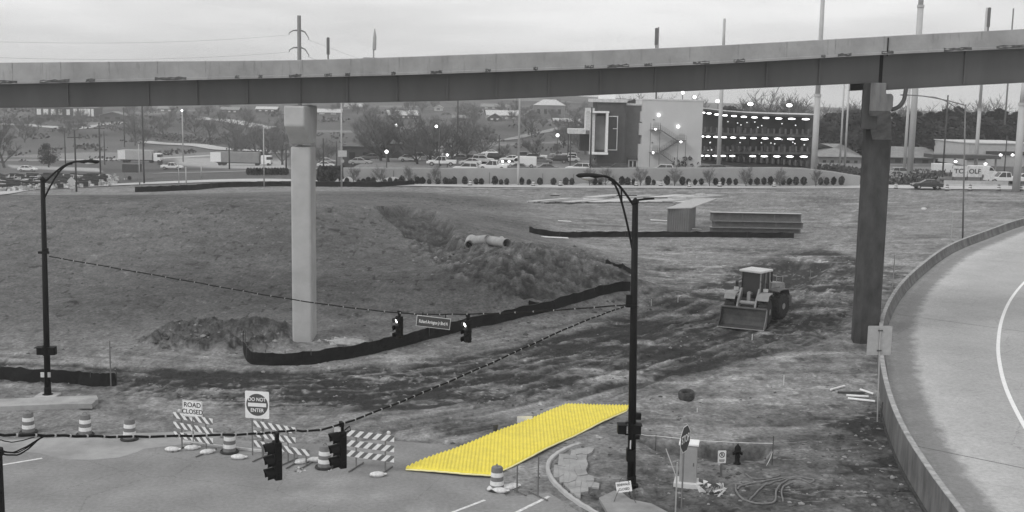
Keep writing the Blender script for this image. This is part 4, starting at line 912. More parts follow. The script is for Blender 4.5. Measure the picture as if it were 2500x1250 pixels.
# ---------------------------------------------------------------- utility cabinet and its pad
p = GT(1674, 1190); o = thing('utility_cabinet', 'tall pale grey utility cabinet with a white lid on a white base', 'cabinet', p, R(-12))
MB().box(0, .3, .07, 1.0, .9, .3).build('base', mat('cabinet_base', .6, .8, .1, 2), o, bevel=.02); MB().box(.06, .35, 1.0, .70, .62, 1.6).build('body', mat('cabinet_body', .33, .5, .1, 2), o, bevel=.02); MB().box(.06, .35, 1.84, .82, .74, .09).build('lid', M_white, o, bevel=.02)
MB().box(.06, .035, .95, .58, .012, 1.35).build('door', mat('cabinet_door', .30, .5, .1, 2), o); MB().box(.28, .02, 1.0, .03, .03, .14).build('handle', M_dark, o)
# hydrant
p = GT(1800, 1120); p.z = -.25; o = thing('fire_hydrant', 'dark fire hydrant standing in the dug trench', 'hydrant', p)
MB().lathe([(.17, 0), (.17, .05), (.11, .06), (.11, .55), (.16, .56), (.16, .60), (.14, .61), (.145, .72), (.11, .82), (.05, .87), (.03, .93)], 14).build('barrel', M_blackm, o, smooth=True)
MB().lathe([(.05, -.22), (.075, -.22), (.075, -.16), (.05, -.15), (.05, .15), (.075, .16), (.075, .22), (.05, .22)], 10, (0, 0, .48), 'X').build('nozzle', M_blackm, o); MB().lathe([(.09, -.26), (.09, -.18), (.06, -.17), (.06, 0)], 10, (0, 0, .42), 'Y').build('nozzle', M_blackm, o)
# stakes and string round the trench
TS = [(1563, 1066, 1036), (1601, 1084, 1034), (1885, 1132, 1058)]
tops = []
for k, (bx, by, tp) in enumerate(TS):
    q = GT(bx, by); hh = (by - tp) / ppm(q.y) * 1.03; o = MB().box(0, 0, hh / 2 - .1, .035, .035, hh + .2).build('marker_stake', M_darkwood); o.location = q; tag(o, ['dark stake nearest the right lamp post at the trench', 'dark stake behind the left end of the trench', 'dark stake at the right end of the trench'][k], 'stake', 'trench stakes'); tops.append(q + Vector((0, 0, hh * .75)))
mb = MB(); pts = []
A, B, C_ = W(1545, 1052, tops[0].y - 1), tops[1] * 0 + W(1600, 1064, tops[1].y), tops[2]
for (a, b) in ((A, B), (B, C_)):
    for k in range(10): t = k / 10; pts.append(a.lerp(b, t) - Vector((0, 0, .08 * math.sin(t * math.pi))))
pts.append(C_); mb.tube(pts, .018, 5); o = mb.build('string_line', M_whited); tag(o, 'pale string stretched between the trench stakes', 'string')
mb = MB(); mb.tube([tops[2] - Vector((0, 0, .35)), tops[2] + Vector((-.1, 0, -.7)), tops[2] + Vector((-.32, -.1, -1.1))], [.03, .05, .02], 4, flat=.2); tag(mb.build('flagging_tape', M_whited), 'loose strip of pale tape hanging from the right trench stake', 'tape')
for bx, by, tp, lb in ((1913, 940, 915, 'single pale survey stake in the bare dirt right of the fallen drum ring'), (1702, 1006, 996, 'tiny pale survey stake in the dirt above the stop sign'), (1978, 682, 650, 'pale survey stake by the dark hollow behind the loader'), (1836, 831, 815, 'small pale survey stake just in front of the loader bucket'), (1655, 738, 722, 'pale survey stake between the lamp post and the loader, right one'), (1590, 745, 728, 'pale survey stake right beside the lamp post in the mud'), (271, 945, 828, 'tall thin pale post at the end of the left silt fence')):
    q = GT(bx, by); hh = (by - tp) / ppm(q.y); r = .035 if hh > 1 else .03; o = MB().box(0, 0, hh / 2 - .1, r * 1.6, r * 1.6, hh + .2).build('survey_stake', M_whited if hh < 1 else M_galv_dk); o.location = q; tag(o, lb, 'stake')
# coiled hose
def hose(ptspx, r, lb, m, z=.06):
    P = [GT(*p) for p in ptspx]; P = [Vector((p.x, p.y, p.z + z + r)) for p in P]; C = catmull(P, 8)
    for c in C: c.z = H(c.x, c.y) + r * .8
    o = MB().tube(C, r, 6).build('hose', m, smooth=True); return tag(o, lb, 'hose', 'loose hoses on the dirt')
Mh = mat('pale_hose', .17, .7, .25, 6)
hose([(1800, 1198), (1812, 1190), (1855, 1178), (1905, 1166), (1945, 1165), (1985, 1172), (1975, 1178), (1945, 1168), (1910, 1178), (1895, 1200), (1890, 1228), (1850, 1232), (1815, 1222), (1798, 1205), (1796, 1190)], .045, 'long pale hose looped in wide coils on the dirt', Mh)
hose([(1830, 1224), (1850, 1200), (1890, 1176), (1935, 1166)], .04, 'short pale hose crossing inside the coils', Mh)
hose([(1912, 1225), (1908, 1200), (1915, 1185), (1935, 1178)], .04, 'curved hose end right of the coils', Mh)
hose([(1820, 1156), (1835, 1166), (1870, 1166), (1905, 1158)], .035, 'thin pale hose piece above the coils', Mh)
# crumpled paper
random.seed(12)
def crumple(px, py, s, lb, n=14, m=None, flat=.5):
    p = GT(px, py); mb = MB()
    for i in range(n):
        c = Vector((random.uniform(-s, s), random.uniform(-s, s), random.uniform(.02, s * flat))); q = [c + Vector((random.uniform(-1, 1), random.uniform(-1, 1), random.uniform(-.5, .8))) * s * .45 for _ in range(4)]; mb.add(q, [(0, 1, 2), (0, 2, 3)])
    o = mb.build('crumpled_sheet', m or M_whited); o.location = p; return tag(o, lb, 'litter')
crumple(1737, 1205, .5, 'crumpled white sheeting on the dirt below the no parking sign', 24)
crumple(735, 1150, .25, 'scrap of white litter on the asphalt between the hanging signals', 10); crumple(805, 1148, .16, 'small white scrap left of the right barricade foot', 8)
crumple(830, 840, .55, 'crumpled pale plastic bundle at the foot of the concrete pier', 26); crumple(794, 838, .4, 'small pale plastic scrap next to the concrete pier', 14)
o = MB().ell((0, 0, .12), 1.15, .5, .28, 18, 8, .12).build('tarp', mat('pale_tarp', .34, .8, .3, 3, bump=.6, bscale=8)); o.location = GT(850, 842); tag(o, 'rumpled pale tarp lying between the pier and the silt fence', 'tarp')
# timber / plastic pipes by the ramp
for k, (a, b, lb) in enumerate((((2028, 955), (2062, 946), 'short white pipe, upper left of the scatter by the ramp'), ((2045, 962), (2110, 962), 'long dark pipe across the scatter by the ramp'), ((2100, 955), (2133, 966), 'short white pipe nearest the ramp barrier'), ((2066, 970), (2120, 973), 'white pipe in the middle of the scatter by the ramp'), ((2070, 977), (2136, 985), 'white pipe lowest in the scatter by the ramp'))):
    p, q = GT(*a), GT(*b); o = MB().cyl(Vector((0, 0, .1)), q - p + Vector((0, 0, .1)), .06, .06, 8).build('loose_pipe', M_dark if k == 1 else M_white); o.location = p; tag(o, lb, 'pipe', 'loose pipes by the ramp')
# tyre-like ring and scrap
p = GT(1676, 976); o = MB().lathe([(.22, .0), (.40, 0), (.44, .08), (.44, .34), (.40, .42), (.26, .42), (.22, .34), (.22, .0)], 22).build('old_tyre', mat('dusty_rubber', .055, .95, .6, 5, bump=.6), smooth=False); o.location = p + Vector((0, 0, .02)); o.rotation_euler = (R(8), R(-5), 0); tag(o, 'old black tyre lying flat in the dirt right of the lamp post', 'tyre')
# big pipes on the mound
Mp = mat('clay_pipe', .30, .75, .2, 2)
def bigpipe(pts, r, lb, m=Mp):
    P = [GT(*p) + Vector((0, 0, r * .8)) for p in pts]; c0 = P[0].copy(); C = catmull([p - c0 for p in P], 5) if len(P) > 2 else [p - c0 for p in P]; o = thing('drain_section', lb, 'pipe', c0, group='pipe sections dumped on the mound')
    MB().tube(C, r, 14, cap=False).build('shell', m, o, smooth=True).modifiers.new('t', 'SOLIDIFY').thickness = .06
    MB().tube([C[0], C[0] + (C[1] - C[0]).normalized() * .18], r * 1.12, 14, cap=False).build('collar', m, o, smooth=True)
bigpipe([(1146, 598), (1150, 590), (1162, 596), (1192, 600)], .42, 'elbow shaped pipe section, left of the group on the mound'); bigpipe([(1176, 594), (1216, 590)], .38, 'straight middle pipe section on the mound', mat('clay_pipe_dark', .2, .8, .2, 2)); bigpipe([(1196, 600), (1238, 604)], .42, 'pipe section at the right of the group on the mound'); bigpipe([(1190, 588), (1226, 585)], .18, 'thin pale pipe lying behind the others on the mound', M_whited)

# ================================================================== SITE STORES: container, beams, slabs
p = GT(1628, 567); q = W(1628, 490, p.y); hc = HC; o = thing('storage_container', 'grey corrugated storage container with a pale roof', 'container', p, R(5)); s = ppm(p.y); hh = (567 - 509) / s; wd = (1686 - 1630) / s; dl = 6.0
mb = MB(); n = 20   # corrugated walls: front, right side
def corr(a, b, n, z0, z1, mb):
    a = Vector(a); b = Vector(b); d = (b - a); nn = Vector((d.y, -d.x, 0)).normalized(); vs = []
    for i in range(n * 2 + 1):
        off = .03 if (i // 1) % 2 else -.03; c = a + d * (i / (n * 2)); vs += [c + nn * off + Vector((0, 0, z0)), c + nn * off + Vector((0, 0, z1))]
    mb.add(vs, [(2 * i, 2 * i + 2, 2 * i + 3, 2 * i + 1) for i in range(n * 2)])
Mcn = mat('container_wall', .15, .6, .12, 1)
sk = dl * math.tan(R(0))
corr((0, 0, 0), (wd, 0, 0), 10, 0, hh, mb); corr((wd, 0, 0), (wd + 2.2, dl, 0), 22, 0, hh, mb); corr((wd + 2.2, dl, 0), (2.2, dl, 0), 10, 0, hh, mb); corr((2.2, dl, 0), (0, 0, 0), 22, 0, hh, mb); mb.build('wall', Mcn, o, fix=False)
mb = MB(); rp = [G(x, y, p.z + hh) - p for x, y in ((1627, 510.5), (1688, 509.5), (1752, 486), (1692, 486.5))]; rp = [Matrix.Rotation(-R(5), 3, 'Z') @ q_ for q_ in rp]; mb.prism([(q_.x, q_.y) for q_ in rp], hh + .01, hh + .12, 'XY'); mb.build('roof', mat('container_roof', .38, .7, .15, 2), o)
p = GT(1735, 568); s = ppm(p.y); wdt = (1958 - 1735) / s; lv = [(0, .62), (.68, .72), (1.46, .98)]
for k, (z, h) in enumerate(lv):
    mb = MB(); o = thing('steel_beam_stack', ['lowest long dark steel beam of the stack', 'middle long steel beam of the stack', 'topmost long steel beam of the stack with pale upper flange'][k], 'steel beam', (p.x + (.25 if k == 1 else 0), p.y + .3, p.z + z), R(-1), 'stacked steel beams'); o.name = 'steel_beam'
    MB().prism([(0, 0), (1.0, 0), (1.0, .05), (.55, .06), (.55, h - .06), (1.0, h - .05), (1.0, h), (0, h), (0, h - .05), (.45, h - .06), (.45, .06), (0, .05)], 0, wdt, 'YZ').build('web', mat('beam_steel', .15, .7, .25, 1.5), o)
    MB().box(wdt / 2, .5, h + .015, wdt, 1.1, .03).build('flange', mat('beam_top', .40, .7, .2, 1.5), o)
    for t in (.02, .35, .7, .98): MB().box(wdt * t, .05, h / 2, .05, .1, h - .1).build('stiffener', mat('beam_steel', .15), o)
random.seed(21)
p0 = GT(1290, 494)
SL = []
def slab(px, py, wpx, d, rz, lb, m, th=.12):
    p = GT(px, py); w_ = wpx / ppm(p.y); mb = MB(); mb.prism([(0, 0), (w_, 0), (w_ + d * .9, d), (d * .9, d)], .12, .12 + th, 'XY'); o = thing('form_panel', lb, 'panel', p, rz, 'pale panels laid out on the ground'); mb.build('board', m, o)
    mb = MB(); mb.box(w_ * .2, .3, .06, .12, .5, .16); mb.box(w_ * .8, .3, .06, .12, .5, .16); mb.build('bearer', M_darkwood, o)
mm = [mat('panel_a', .46, .8, .15, 1), mat('panel_b', .36, .8, .2, 1), mat('panel_c', .52, .8, .12, 1)]
x = 1286; k = 0
while x < 1650:
    wpx = random.choice([26, 38, 48]); slab(x, 495 - (x - 1286) * .0 + random.uniform(-1, 1), wpx - 3, random.uniform(5.5, 8), R(random.uniform(-1.5, 1.5)), 'flat pale panel in the row laid along the ground beyond the container', mm[k % 3]); k += 1; x += wpx
for x in (1420, 1500, 1575, 1640, 1668): slab(x, 487, 40, 6, R(random.uniform(-5, 5)), 'flat pale panel in the row laid along the ground beyond the container', mm[k % 3], .3); k += 1
for x, y, wd in ((1600, 490, 60), (1530, 484, 50), (1355, 484, 22)):
    p = GT(x, y); o = MB().box(0, 0, .45, wd / ppm(p.y), .3, .16).build('timber', M_darkwood); o.location = p; o.rotation_euler = (0, 0, R(8)); tag(o, 'dark timber lying across the pale panels', 'timber', 'timbers on the panels')
o = MB().ell((0, 0, .3), 1.1, .8, .42, 14, 8, .1).build('covered_pile', mat('pale_tarp', .4), smooth=True); o.location = GT(1711, 482); tag(o, 'rounded pale tarp covered pile behind the panels', 'tarp')
for a, b, lb in (((1602, 542), (1628, 538), 'white board on the grass left of the container'), ((1369, 542), (1388, 541), 'small white board on the grass far left of the container'), ((1335, 581), (1357, 580), 'white board by the left end of the straight silt fence'), ((1695, 562), (1706, 560), 'small white block at the foot of the container')):
    p, q = GT(*a), GT(*b); o = MB().box(0, 0, 0, (q - p).length, .5, .06).build('loose_board', M_white); o.location = (p + q) / 2 + Vector((0, 0, .1)); o.rotation_euler = (0, R(3), R(12)); tag(o, lb, 'board')
for px, py, wpx, lb in ((2255, 512, 12, 'small white lump on the bare dirt in front of the parked dark car'),):
    p = GT(px, py); o = MB().ell((0, 0, .1), .4, .3, .2, 8, 6, .2).build('rubble_lump', M_whited); o.location = p; tag(o, lb, 'rubble')
# small sign board behind the yellow sheet, and bucket
p = GT(1281, 1031); o = thing('fallen_sign', 'white sign board propped behind the yellow sheeting', 'sign', p, R(8)); plate(rounded(.78, .34, .05), .14, M_signw, o); MB().box(.1, .05, .05, .05, .05, .3).build('leg', M_dark, o)
p = GT(1209, 1052); o = thing('bucket', 'small dark bucket with a raised handle left of the fallen sign', 'bucket', p); MB().lathe([(.11, 0), (.14, .3), (.15, .32), (.12, .31)], 14).build('pail', M_dark, o); MB().tube([(-.13, 0, .3), (-.1, 0, .6), (.0, 0, .68)], .01, 4).build('handle', M_dark, o)
# ================================================================== LOADER
def loader():
    c = GT(1836, 784); o = thing('wheel_loader', 'front wheel loader with lowered bucket and white roofed cab standing in the mud', 'loader', (c.x, c.y, c.z), 0)
    a = R(-90 - 23); o.rotation_euler = (0, 0, a); o.scale = (1.12, 1.12, 1.12)   # local +x is forward
    Mb = mat('loader_paint', .13, .55, .25, 2); Mb2 = mat('loader_paint_pale', .34, .5, .2, 2); Mk = mat('loader_dark', .03, .6, .3, 3); Mt = mat('tyre_dusty', .05, .95, .4, 5, bump=.5, bscale=12); Mbk = mat('bucket_steel', .075, .6, .35, 2)
    for x in (1.55, -1.6):
        for y in (-1.08, 1.08):
            mb = MB(); r, w2 = .82, .34; mb.lathe([(r * .52, -w2), (r * .86, -w2), (r * .97, -w2 * .8), (r, -w2 * .35), (r, w2 * .35), (r * .97, w2 * .8), (r * .86, w2), (r * .52, w2)], 30, (x, y, r), 'Y')
            for k in range(22):
                an = 2 * math.pi * k / 22
                for s in (-1, 1): mb.box(x + math.cos(an + s * .04) * (r + .01), y + s * w2 * .45, r + math.sin(an + s * .04) * (r + .01), .06, w2 * .8, .12, ry=-an, rz=0)
            t = mb.build('wheel', Mt, o); s = 1 if y > 0 else -1
            MB().lathe([(.10, w2 * s * 1.02), (.2, w2 * s * 1.02), (.22, w2 * s * .8), (.38, w2 * s * .75), (.42, w2 * s * 1.0), (.43, w2 * s * .98), (.43, 0)], 20, (x, y, r), 'Y').build('rim', Mb2, t)
    MB().box(1.25, 0, .95, 1.3, .9, .7, tx=.8).build('front_frame', Mk, o, bevel=.04); MB().box(-1.4, 0, 1.0, 3.0, 1.1, .6).build('rear_frame', Mk, o, bevel=.04)
    MB().prism([(-3.2, 1.15), (-3.3, 1.7), (-3.15, 2.15), (-1.35, 2.35), (-1.2, 1.25), (-1.6, 1.0)], -.62, .62).build('engine_hood', mat('loader_hood', .32, .5, .2, 2), o, bevel=.05)
    for y in (-.63, .63):
        for k in range(6): MB().box(-2.4 + k * .16, y, 1.75, .06, .02, .4).build('vent', Mk, o)
    MB().box(-3.3, 0, .95, .45, 2.1, .8).build('counterweight', Mb, o, bevel=.08)
    for x in (1.5, -1.62):
        for s in (-1, 1):
            pl = [(-.85, 0), (-.6, .18), (.55, .18), (.85, -.12), (.85, -.16), (.55, .12), (-.6, .12), (-.85, -.05)] if x > 0 else [(-.8, -.3), (-.55, .15), (.5, .2), (.8, .1), (.8, .04), (.5, .12), (-.55, .08), (-.8, -.35)]
            MB().prism([(x + p, 1.78 + q) for p, q in pl], s * .72, s * 1.42).build('fender', Mb2 if x > 0 else Mb, o)
    # cab
    x0, x1, z0, z1, hw = -.95, .38, 1.45, 3.15, .68
    MB().box((x0 + x1) / 2, 0, z0 - .1, x1 - x0 + .1, 1.5, .5).build('cab_base', Mb, o, bevel=.03)
    cab = MB().box((x0 + x1) / 2, 0, (z0 + z1) / 2 + .1, x1 - x0 - .06, 1.28, z1 - z0 - .1, tx=.94, ty=.94).build('cab_glass', mat('cab_glass', .07, .15, 0, spec=.6), o)
    for x, xx in ((x0, x0 + .06), (x1, x1 - .08), (-.35, -.35)):
        for s in (-1, 1): MB().tube([(x, s * hw, z0), (xx, s * hw * .95, z1)], .045, 4).build('pillar', Mk if s < 0 else Mb2, o)
    MB().box((x0 + x1) / 2 + .03, 0, z1 + .06, x1 - x0 + .32, 1.62, .15).build('roof', M_white, o, bevel=.05)
    MB().box(x1 + .03, 0, z0 + .12, .05, 1.3, .25).build('dash', Mk, o)
    for s in (-1, 1):
        MB().box(x1 + .2, s * .98, 2.35, .06, .18, .34).build('mirror', Mk, o); MB().tube([(x1, s * .68, 2.6), (x1 + .2, s * .98, 2.5)], .02, 5).build('mirror_arm', Mk, o)
        MB().box(x1 + .45, s * .95, 2.08, .14, .3, .2).build('headlight', M_whited, o); MB().tube([(x1 + .1, s * .7, 1.6), (x1 + .45, s * .95, 2.0)], .04, 5).build('lamp_bracket', Mb, o)
    # ladder left, exhaust, rear rail
    MB().cyl((-1.9, .3, 2.2), (-1.9, .3, 2.95), .06, .06, 8).build('exhaust', Mk, o)
    for s in (-1, 1): MB().tube([(-2.9, s * .6, 2.15), (-2.9, s * .6, 2.6), (-2.0, s * .6, 2.65), (-2.0, s * .6, 2.3)], .025, 5).build('guard_rail', Mb2, o)
    for s in (-1, 1):
        MB().prism([(.75, 1.75), (.85, 2.15), (1.05, 2.2), (2.0, 1.55), (2.6, .75), (2.6, .45), (2.35, .5), (1.8, 1.2)], s * .52, s * .64).build('lift_arm', Mb2, o, bevel=.015)
        MB().cyl((.7, s * .42, 1.15), (1.9, s * .48, 1.25), .09, .09, 8).build('lift_cylinder', Mb, o)
    MB().cyl((1.75, -.6, 1.35), (1.75, .6, 1.35), .13, .13, 10).build('cross_tube', Mb2, o)
    MB().prism([(1.15, 1.4), (1.35, 2.0), (1.55, 2.0), (1.6, 1.2), (1.45, .9)], -.1, .1).build('tilt_lever', Mb2, o, bevel=.01); MB().cyl((.5, 0, 1.75), (1.4, 0, 1.95), .1, .1, 10).build('tilt_cylinder', Mb2, o)
    # bucket: curved shell, side plates, cutting edge
    prof = [(2.72, 1.18), (2.66, .95), (2.62, .6), (2.66, .3), (2.82, .08), (3.1, .02), (3.65, .02)]; t = .05; bw_ = 1.42
    inner = [(x + .06, z + .04) for x, z in prof]; mb = MB(); n = len(prof)
    for s in (-bw_, bw_): mb.v += [(x, s, z) for x, z in prof] + [(x, s, z) for x, z in inner]
    m_ = 2 * n
    for i in range(n - 1): mb.f += [(i, i + 1, m_ + i + 1, m_ + i), (n + i, m_ + n + i, m_ + n + i + 1, n + i + 1)]
    mb.f += [(0, m_, m_ + n, n), (n - 1, 2 * n - 1, m_ + 2 * n - 1, m_ + n - 1)]; bk = mb.build('bucket', Mbk, o)
    for s in (-1, 1): MB().prism(prof + [(3.65, .1), (3.2, .5), (2.85, 1.15)], s * bw_, s * (bw_ + .05)).build('side_plate', Mbk if s < 0 else mat('bucket_plate', .22, .6, .3, 3), bk)
    MB().box(3.68, 0, .025, .22, 2 * bw_ + .1, .04).build('cutting_edge', mat('worn_steel', .32, .4, .2, 4), bk)
    MB().box(2.8, 0, 1.2, .16, 2 * bw_, .08).build('lip', Mb, bk)
    MB().box(-.3, 0, 1.95, .5, .5, .9).build('seat', Mk, o)
    bpy.context.view_layer.update()      # articulated steering: everything behind the hinge is turned a little
    for ch in list(o.children):
        xs_ = [v.co.x for v in ch.data.vertices]
        if sum(xs_) / len(xs_) < .5: ch.rotation_euler = (0, 0, R(-17))
loader()
# ================================================================== STREET LAMPS WITH SIGNALS, SPAN WIRES
def arm_curve(p0, p1, bulge, n=14):
    """arched bracket: from the pole outwards, flattening toward the lamp"""
    out = []
    for i in range(n + 1): t = i / n; x = math.sin(t * math.pi / 2); out.append(Vector(p0).lerp(Vector(p1), 0) + Vector(((p1[0] - p0[0]) * t, (p1[1] - p0[1]) * t, (p1[2] - p0[2]) * x)))
    return out
def street_lamp(base, top_px, side, reach, rise, low, label, rpole=.15, headdir=1, big=False):
    b = GT(*base); b.z = H(b.x, b.y); t = W(*top_px, b.y); hgt = t.z - b.z; o = thing('street_lamp', label, 'street lamp', b, group='tall black street lamps'); lean = t.x - b.x
    sh = lean / hgt
    MB().tube([(0, 0, 0), (lean * .5, 0, hgt * .5), (lean, 0, hgt)], [rpole * 1.15, rpole, rpole * .78], 12).build('pole', M_black, o, smooth=True)
    MB().lathe([(rpole * 1.9, -.1), (rpole * 1.9, .12), (rpole * 1.3, .16), (rpole * 1.2, .5)], 14).build('pole_base', M_black, o)
    MB().lathe([(rpole * .95, hgt - .06), (rpole * .95, hgt + .03), (rpole * .5, hgt + .1), (.03, hgt + .16)], 12, (lean, 0, 0)).build('cap', M_black, o)
    ex = lean + side * reach; P = arm_curve((lean, 0, hgt - .25), (ex, 0, hgt + rise), 0); Q = arm_curve((lean - sh * low, 0, hgt - low), (lean + side * reach * .82, 0, hgt + rise - .12), 0)
    MB().tube(P, .05, 7).build('upper_arm', M_black, o, smooth=True); MB().tube(Q, .045, 7).build('lower_arm', M_black, o, smooth=True)
    k = 6; MB().tube([P[k], Q[k + 1]], .035, 5).build('strut', M_black, o)
    hx = ex; hz = hgt + rise; L_ = 1.05
    hd = MB().lathe([(.05, -.1), (.09, 0), (.17, L_ * .3), (.19, L_ * .6), (.14, L_ * .9), (.03, L_)], 14, (0, 0, 0), 'X', 1).build('lamp_head', M_black, o, smooth=True)
    hd.location = (hx, 0, hz); hd.scale = (side, 1.25, .6); 
    g = MB().ell((0, 0, 0), .3, .19, .17, 14, 8).build('lamp_glass', mat('lamp_glass_pale', .35, .25, .1, 3, spec=.6), hd, smooth=True); g.location = (L_ * .55, 0, -.13)
    return o, b, hgt, sh
la, lab_, lah, las = street_lamp((117, 968), (104, 438), 1, 1.9, .95, 1.1, 'black street lamp at the left with an arched arm reaching right', .145)
lb, lbb, lbh, lbs = street_lamp((1541, 1192), (1551, 492), -1, 1.35, 1.0, 2.35, 'black street lamp right of centre with an arched arm reaching left', .155)
MB().tube([(lbs * lbh, 0, lbh + .05), (lbs * lbh + .35, 0, lbh + .1), (lbs * lbh + .75, 0, lbh + .14)], .04, 6).build('cap_arm', M_black, lb)
MB().box(0, 0, -.02, 1.1, .9, .26).build('footing', M_conc_lt, la, bevel=.05)
def local(o, b, sh, px, py): q = W(px, py, b.y); return q - b
def ped_signal(lamp, b, px, py, lbl):
    q = local(lamp, b, 0, px, py); o = thing('pedestrian_signal', lbl, 'pedestrian signal', b + q)
    for s in (-1, 1):
        h = MB().box(s * .30, 0, 0, .36, .36, .42).build('housing', M_blackm, o, bevel=.03); MB().prism([(s * .30 - .2, .2), (s * .30 + .2, .2), (s * .30 + .2, .23), (s * .30 - .2, .23)], -.4, .1).build('visor', M_blackm, o)
    MB().box(0, -.05, .26, .34, .1, .05).build('bracket', M_blackm, o); MB().box(0, -.05, -.24, .34, .1, .05).build('bracket', M_blackm, o); return o
ped_signal(la, lab_, 114, 856, 'pair of black pedestrian signal boxes on the left street lamp')
ped_signal(lb, lbb, 1536, 1046, 'pair of black pedestrian signal boxes on the right street lamp')
def put(lamp, b, px, py, mbf, nm, m): q = local(lamp, b, 0, px, py); o = mbf.build(nm, m, lamp); o.location = q; return o
put(la, lab_, 109, 913, MB().box(-.04, -.19, 0, .18, .05, .26), 'button_plate', M_whited); put(la, lab_, 122, 913, MB().box(.03, -.18, 0, .15, .06, .26), 'button_plate', M_galv)
put(la, lab_, 108, 616, MB().box(0, -.08, 0, .55, .12, .12).box(.18, -.1, .14, .14, .1, .18), 'wire_clamp', M_black)
put(lb, lbb, 1545, 1015, MB().box(.22, -.05, 0, .22, .2, .26), 'sensor_box', M_black); put(lb, lbb, 1540, 1110, MB().box(0, 0, 0, .36, .36, .5), 'control_box', M_black)
put(lb, lbb, 1538, 1082, MB().box(-.0, -.2, 0, .05, .02, .36), 'placard', M_whited); put(lb, lbb, 1547, 1066, MB().box(.14, -.05, 0, .2, .14, .16), 'bracket', M_black)
put(lb, lbb, 1541, 740, MB().box(-.12, -.05, .1, .2, .16, .5).box(0, 0, -.1, .42, .36, .1), 'wire_clamp', M_black)
# span wires: black bundled cables with pale ties
def cable(pts, r, lb_, sag=0, n=30, ties=.9, name='span_wire', tie=True):
    P = []
    for a, b in zip(pts[:-1], pts[1:]):
        for i in range(n): t = i / n; P.append(a.lerp(b, t) - Vector((0, 0, 4 * sag * t * (1 - t))))
    P.append(pts[-1]); random.seed(len(pts) * 7 + int(r * 1e4)); o = thing(name, lb_, 'cable', pts[0]); q = [p - pts[0] for p in P]
    MB().tube([p + Vector((0, 0, r * .35 * math.sin(i * 2.1))) for i, p in enumerate(q)], r, 7).build('cable', M_black, o, smooth=True)
    if tie:
        mb = MB(); tot = sum((q[i + 1] - q[i]).length for i in range(len(q) - 1)); s = 0; nx = ties
        for i in range(len(q) - 1):
            l = (q[i + 1] - q[i]).length
            while nx < s + l: c = q[i].lerp(q[i + 1], (nx - s) / l); d = (q[i + 1] - q[i]).normalized(); mb.tube([c - d * .02, c + d * .02], r * 1.35, 7); nx += ties * random.uniform(.85, 1.15)
            s += l
        t_ = mb.build('tie', mat('tie_metal', .32, .5, .1), o); t_['kind'] = 'stuff'
    return o, P
NP = W(-10, 1108, 24.5)      # near pole beside the left edge of the picture
K = [(24.5, -8, 1072), (25.2, 110, 1063), (27.2, 330, 1066), (29.5, 600, 1060), (31.5, 700, 1052), (33.0, 832, 1036), (38.0, 1130, 917), (43.5, 1400, 795), (47.0, 1534, 745)]
K = [(24.5, -8, 1062)] + K[1:]
cable(catmull([W(x, y, d) for d, x, y in K], 8), .033, 'thick black signal cable sweeping from the lower left up to the right street lamp', 0, 1, ties=.42)
A = lab_ + local(la, lab_, 0, 120, 625); B = lbb + local(lb, lbb, 0, 1533, 744); 
K2 = [(A.y, 120, 626), (A.y - 2.2, 420, 679), (A.y - 5.5, 713, 731), (A.y - 8.3, 965, 763), (A.y - 10.3, 1130, 767), (A.y - 12, 1330, 759), (B.y, 1533, 744)]
cable(catmull([W(x, y, d) for d, x, y in K2], 8), .028, 'thin black signal cable between the two street lamps', 0, 1, ties=.8)
for k, (a, b, c, lbl) in enumerate((((0, 1098), (45, 1104), (108, 1063), 'lowest drooping wire of the bundle at the left edge'), ((0, 1108), (50, 1108), (104, 1064), 'second drooping wire of the bundle at the left edge'), ((0, 1074), (35, 1079), (96, 1064), 'upper drooping wire of the bundle at the left edge'), ((0, 1101), (40, 1102), (112, 1062), 'innermost drooping wire of the bundle at the left edge'))):
    cable(catmull([W(-8, a[1], 24.5), W(*a, 24.6), W(*b, 24.9), W(*c, 25.2)], 6), .012 + .006 * (k % 2), lbl, 0, 1, tie=False, name='loose_wire')
q = W(-9, 1100, 24.5); o = thing('signal_pole', 'thick black pole at the very left edge of the view carrying the signal cable', 'pole', (q.x, q.y, 0)); MB().tube([(0, 0, -.05), (0, 0, q.z - .12)], [.13, .12], 12).build('shaft', M_black, o, smooth=True); MB().lathe([(.12, q.z - .12), (.16, q.z - .1), (.14, q.z + .05)], 12).build('cap', M_black, o); MB().tube([(0, 0, q.z), (0, 0, W(-8, 1062, 24.5).z + .03)], .03, 6).build('mast', M_black, o)
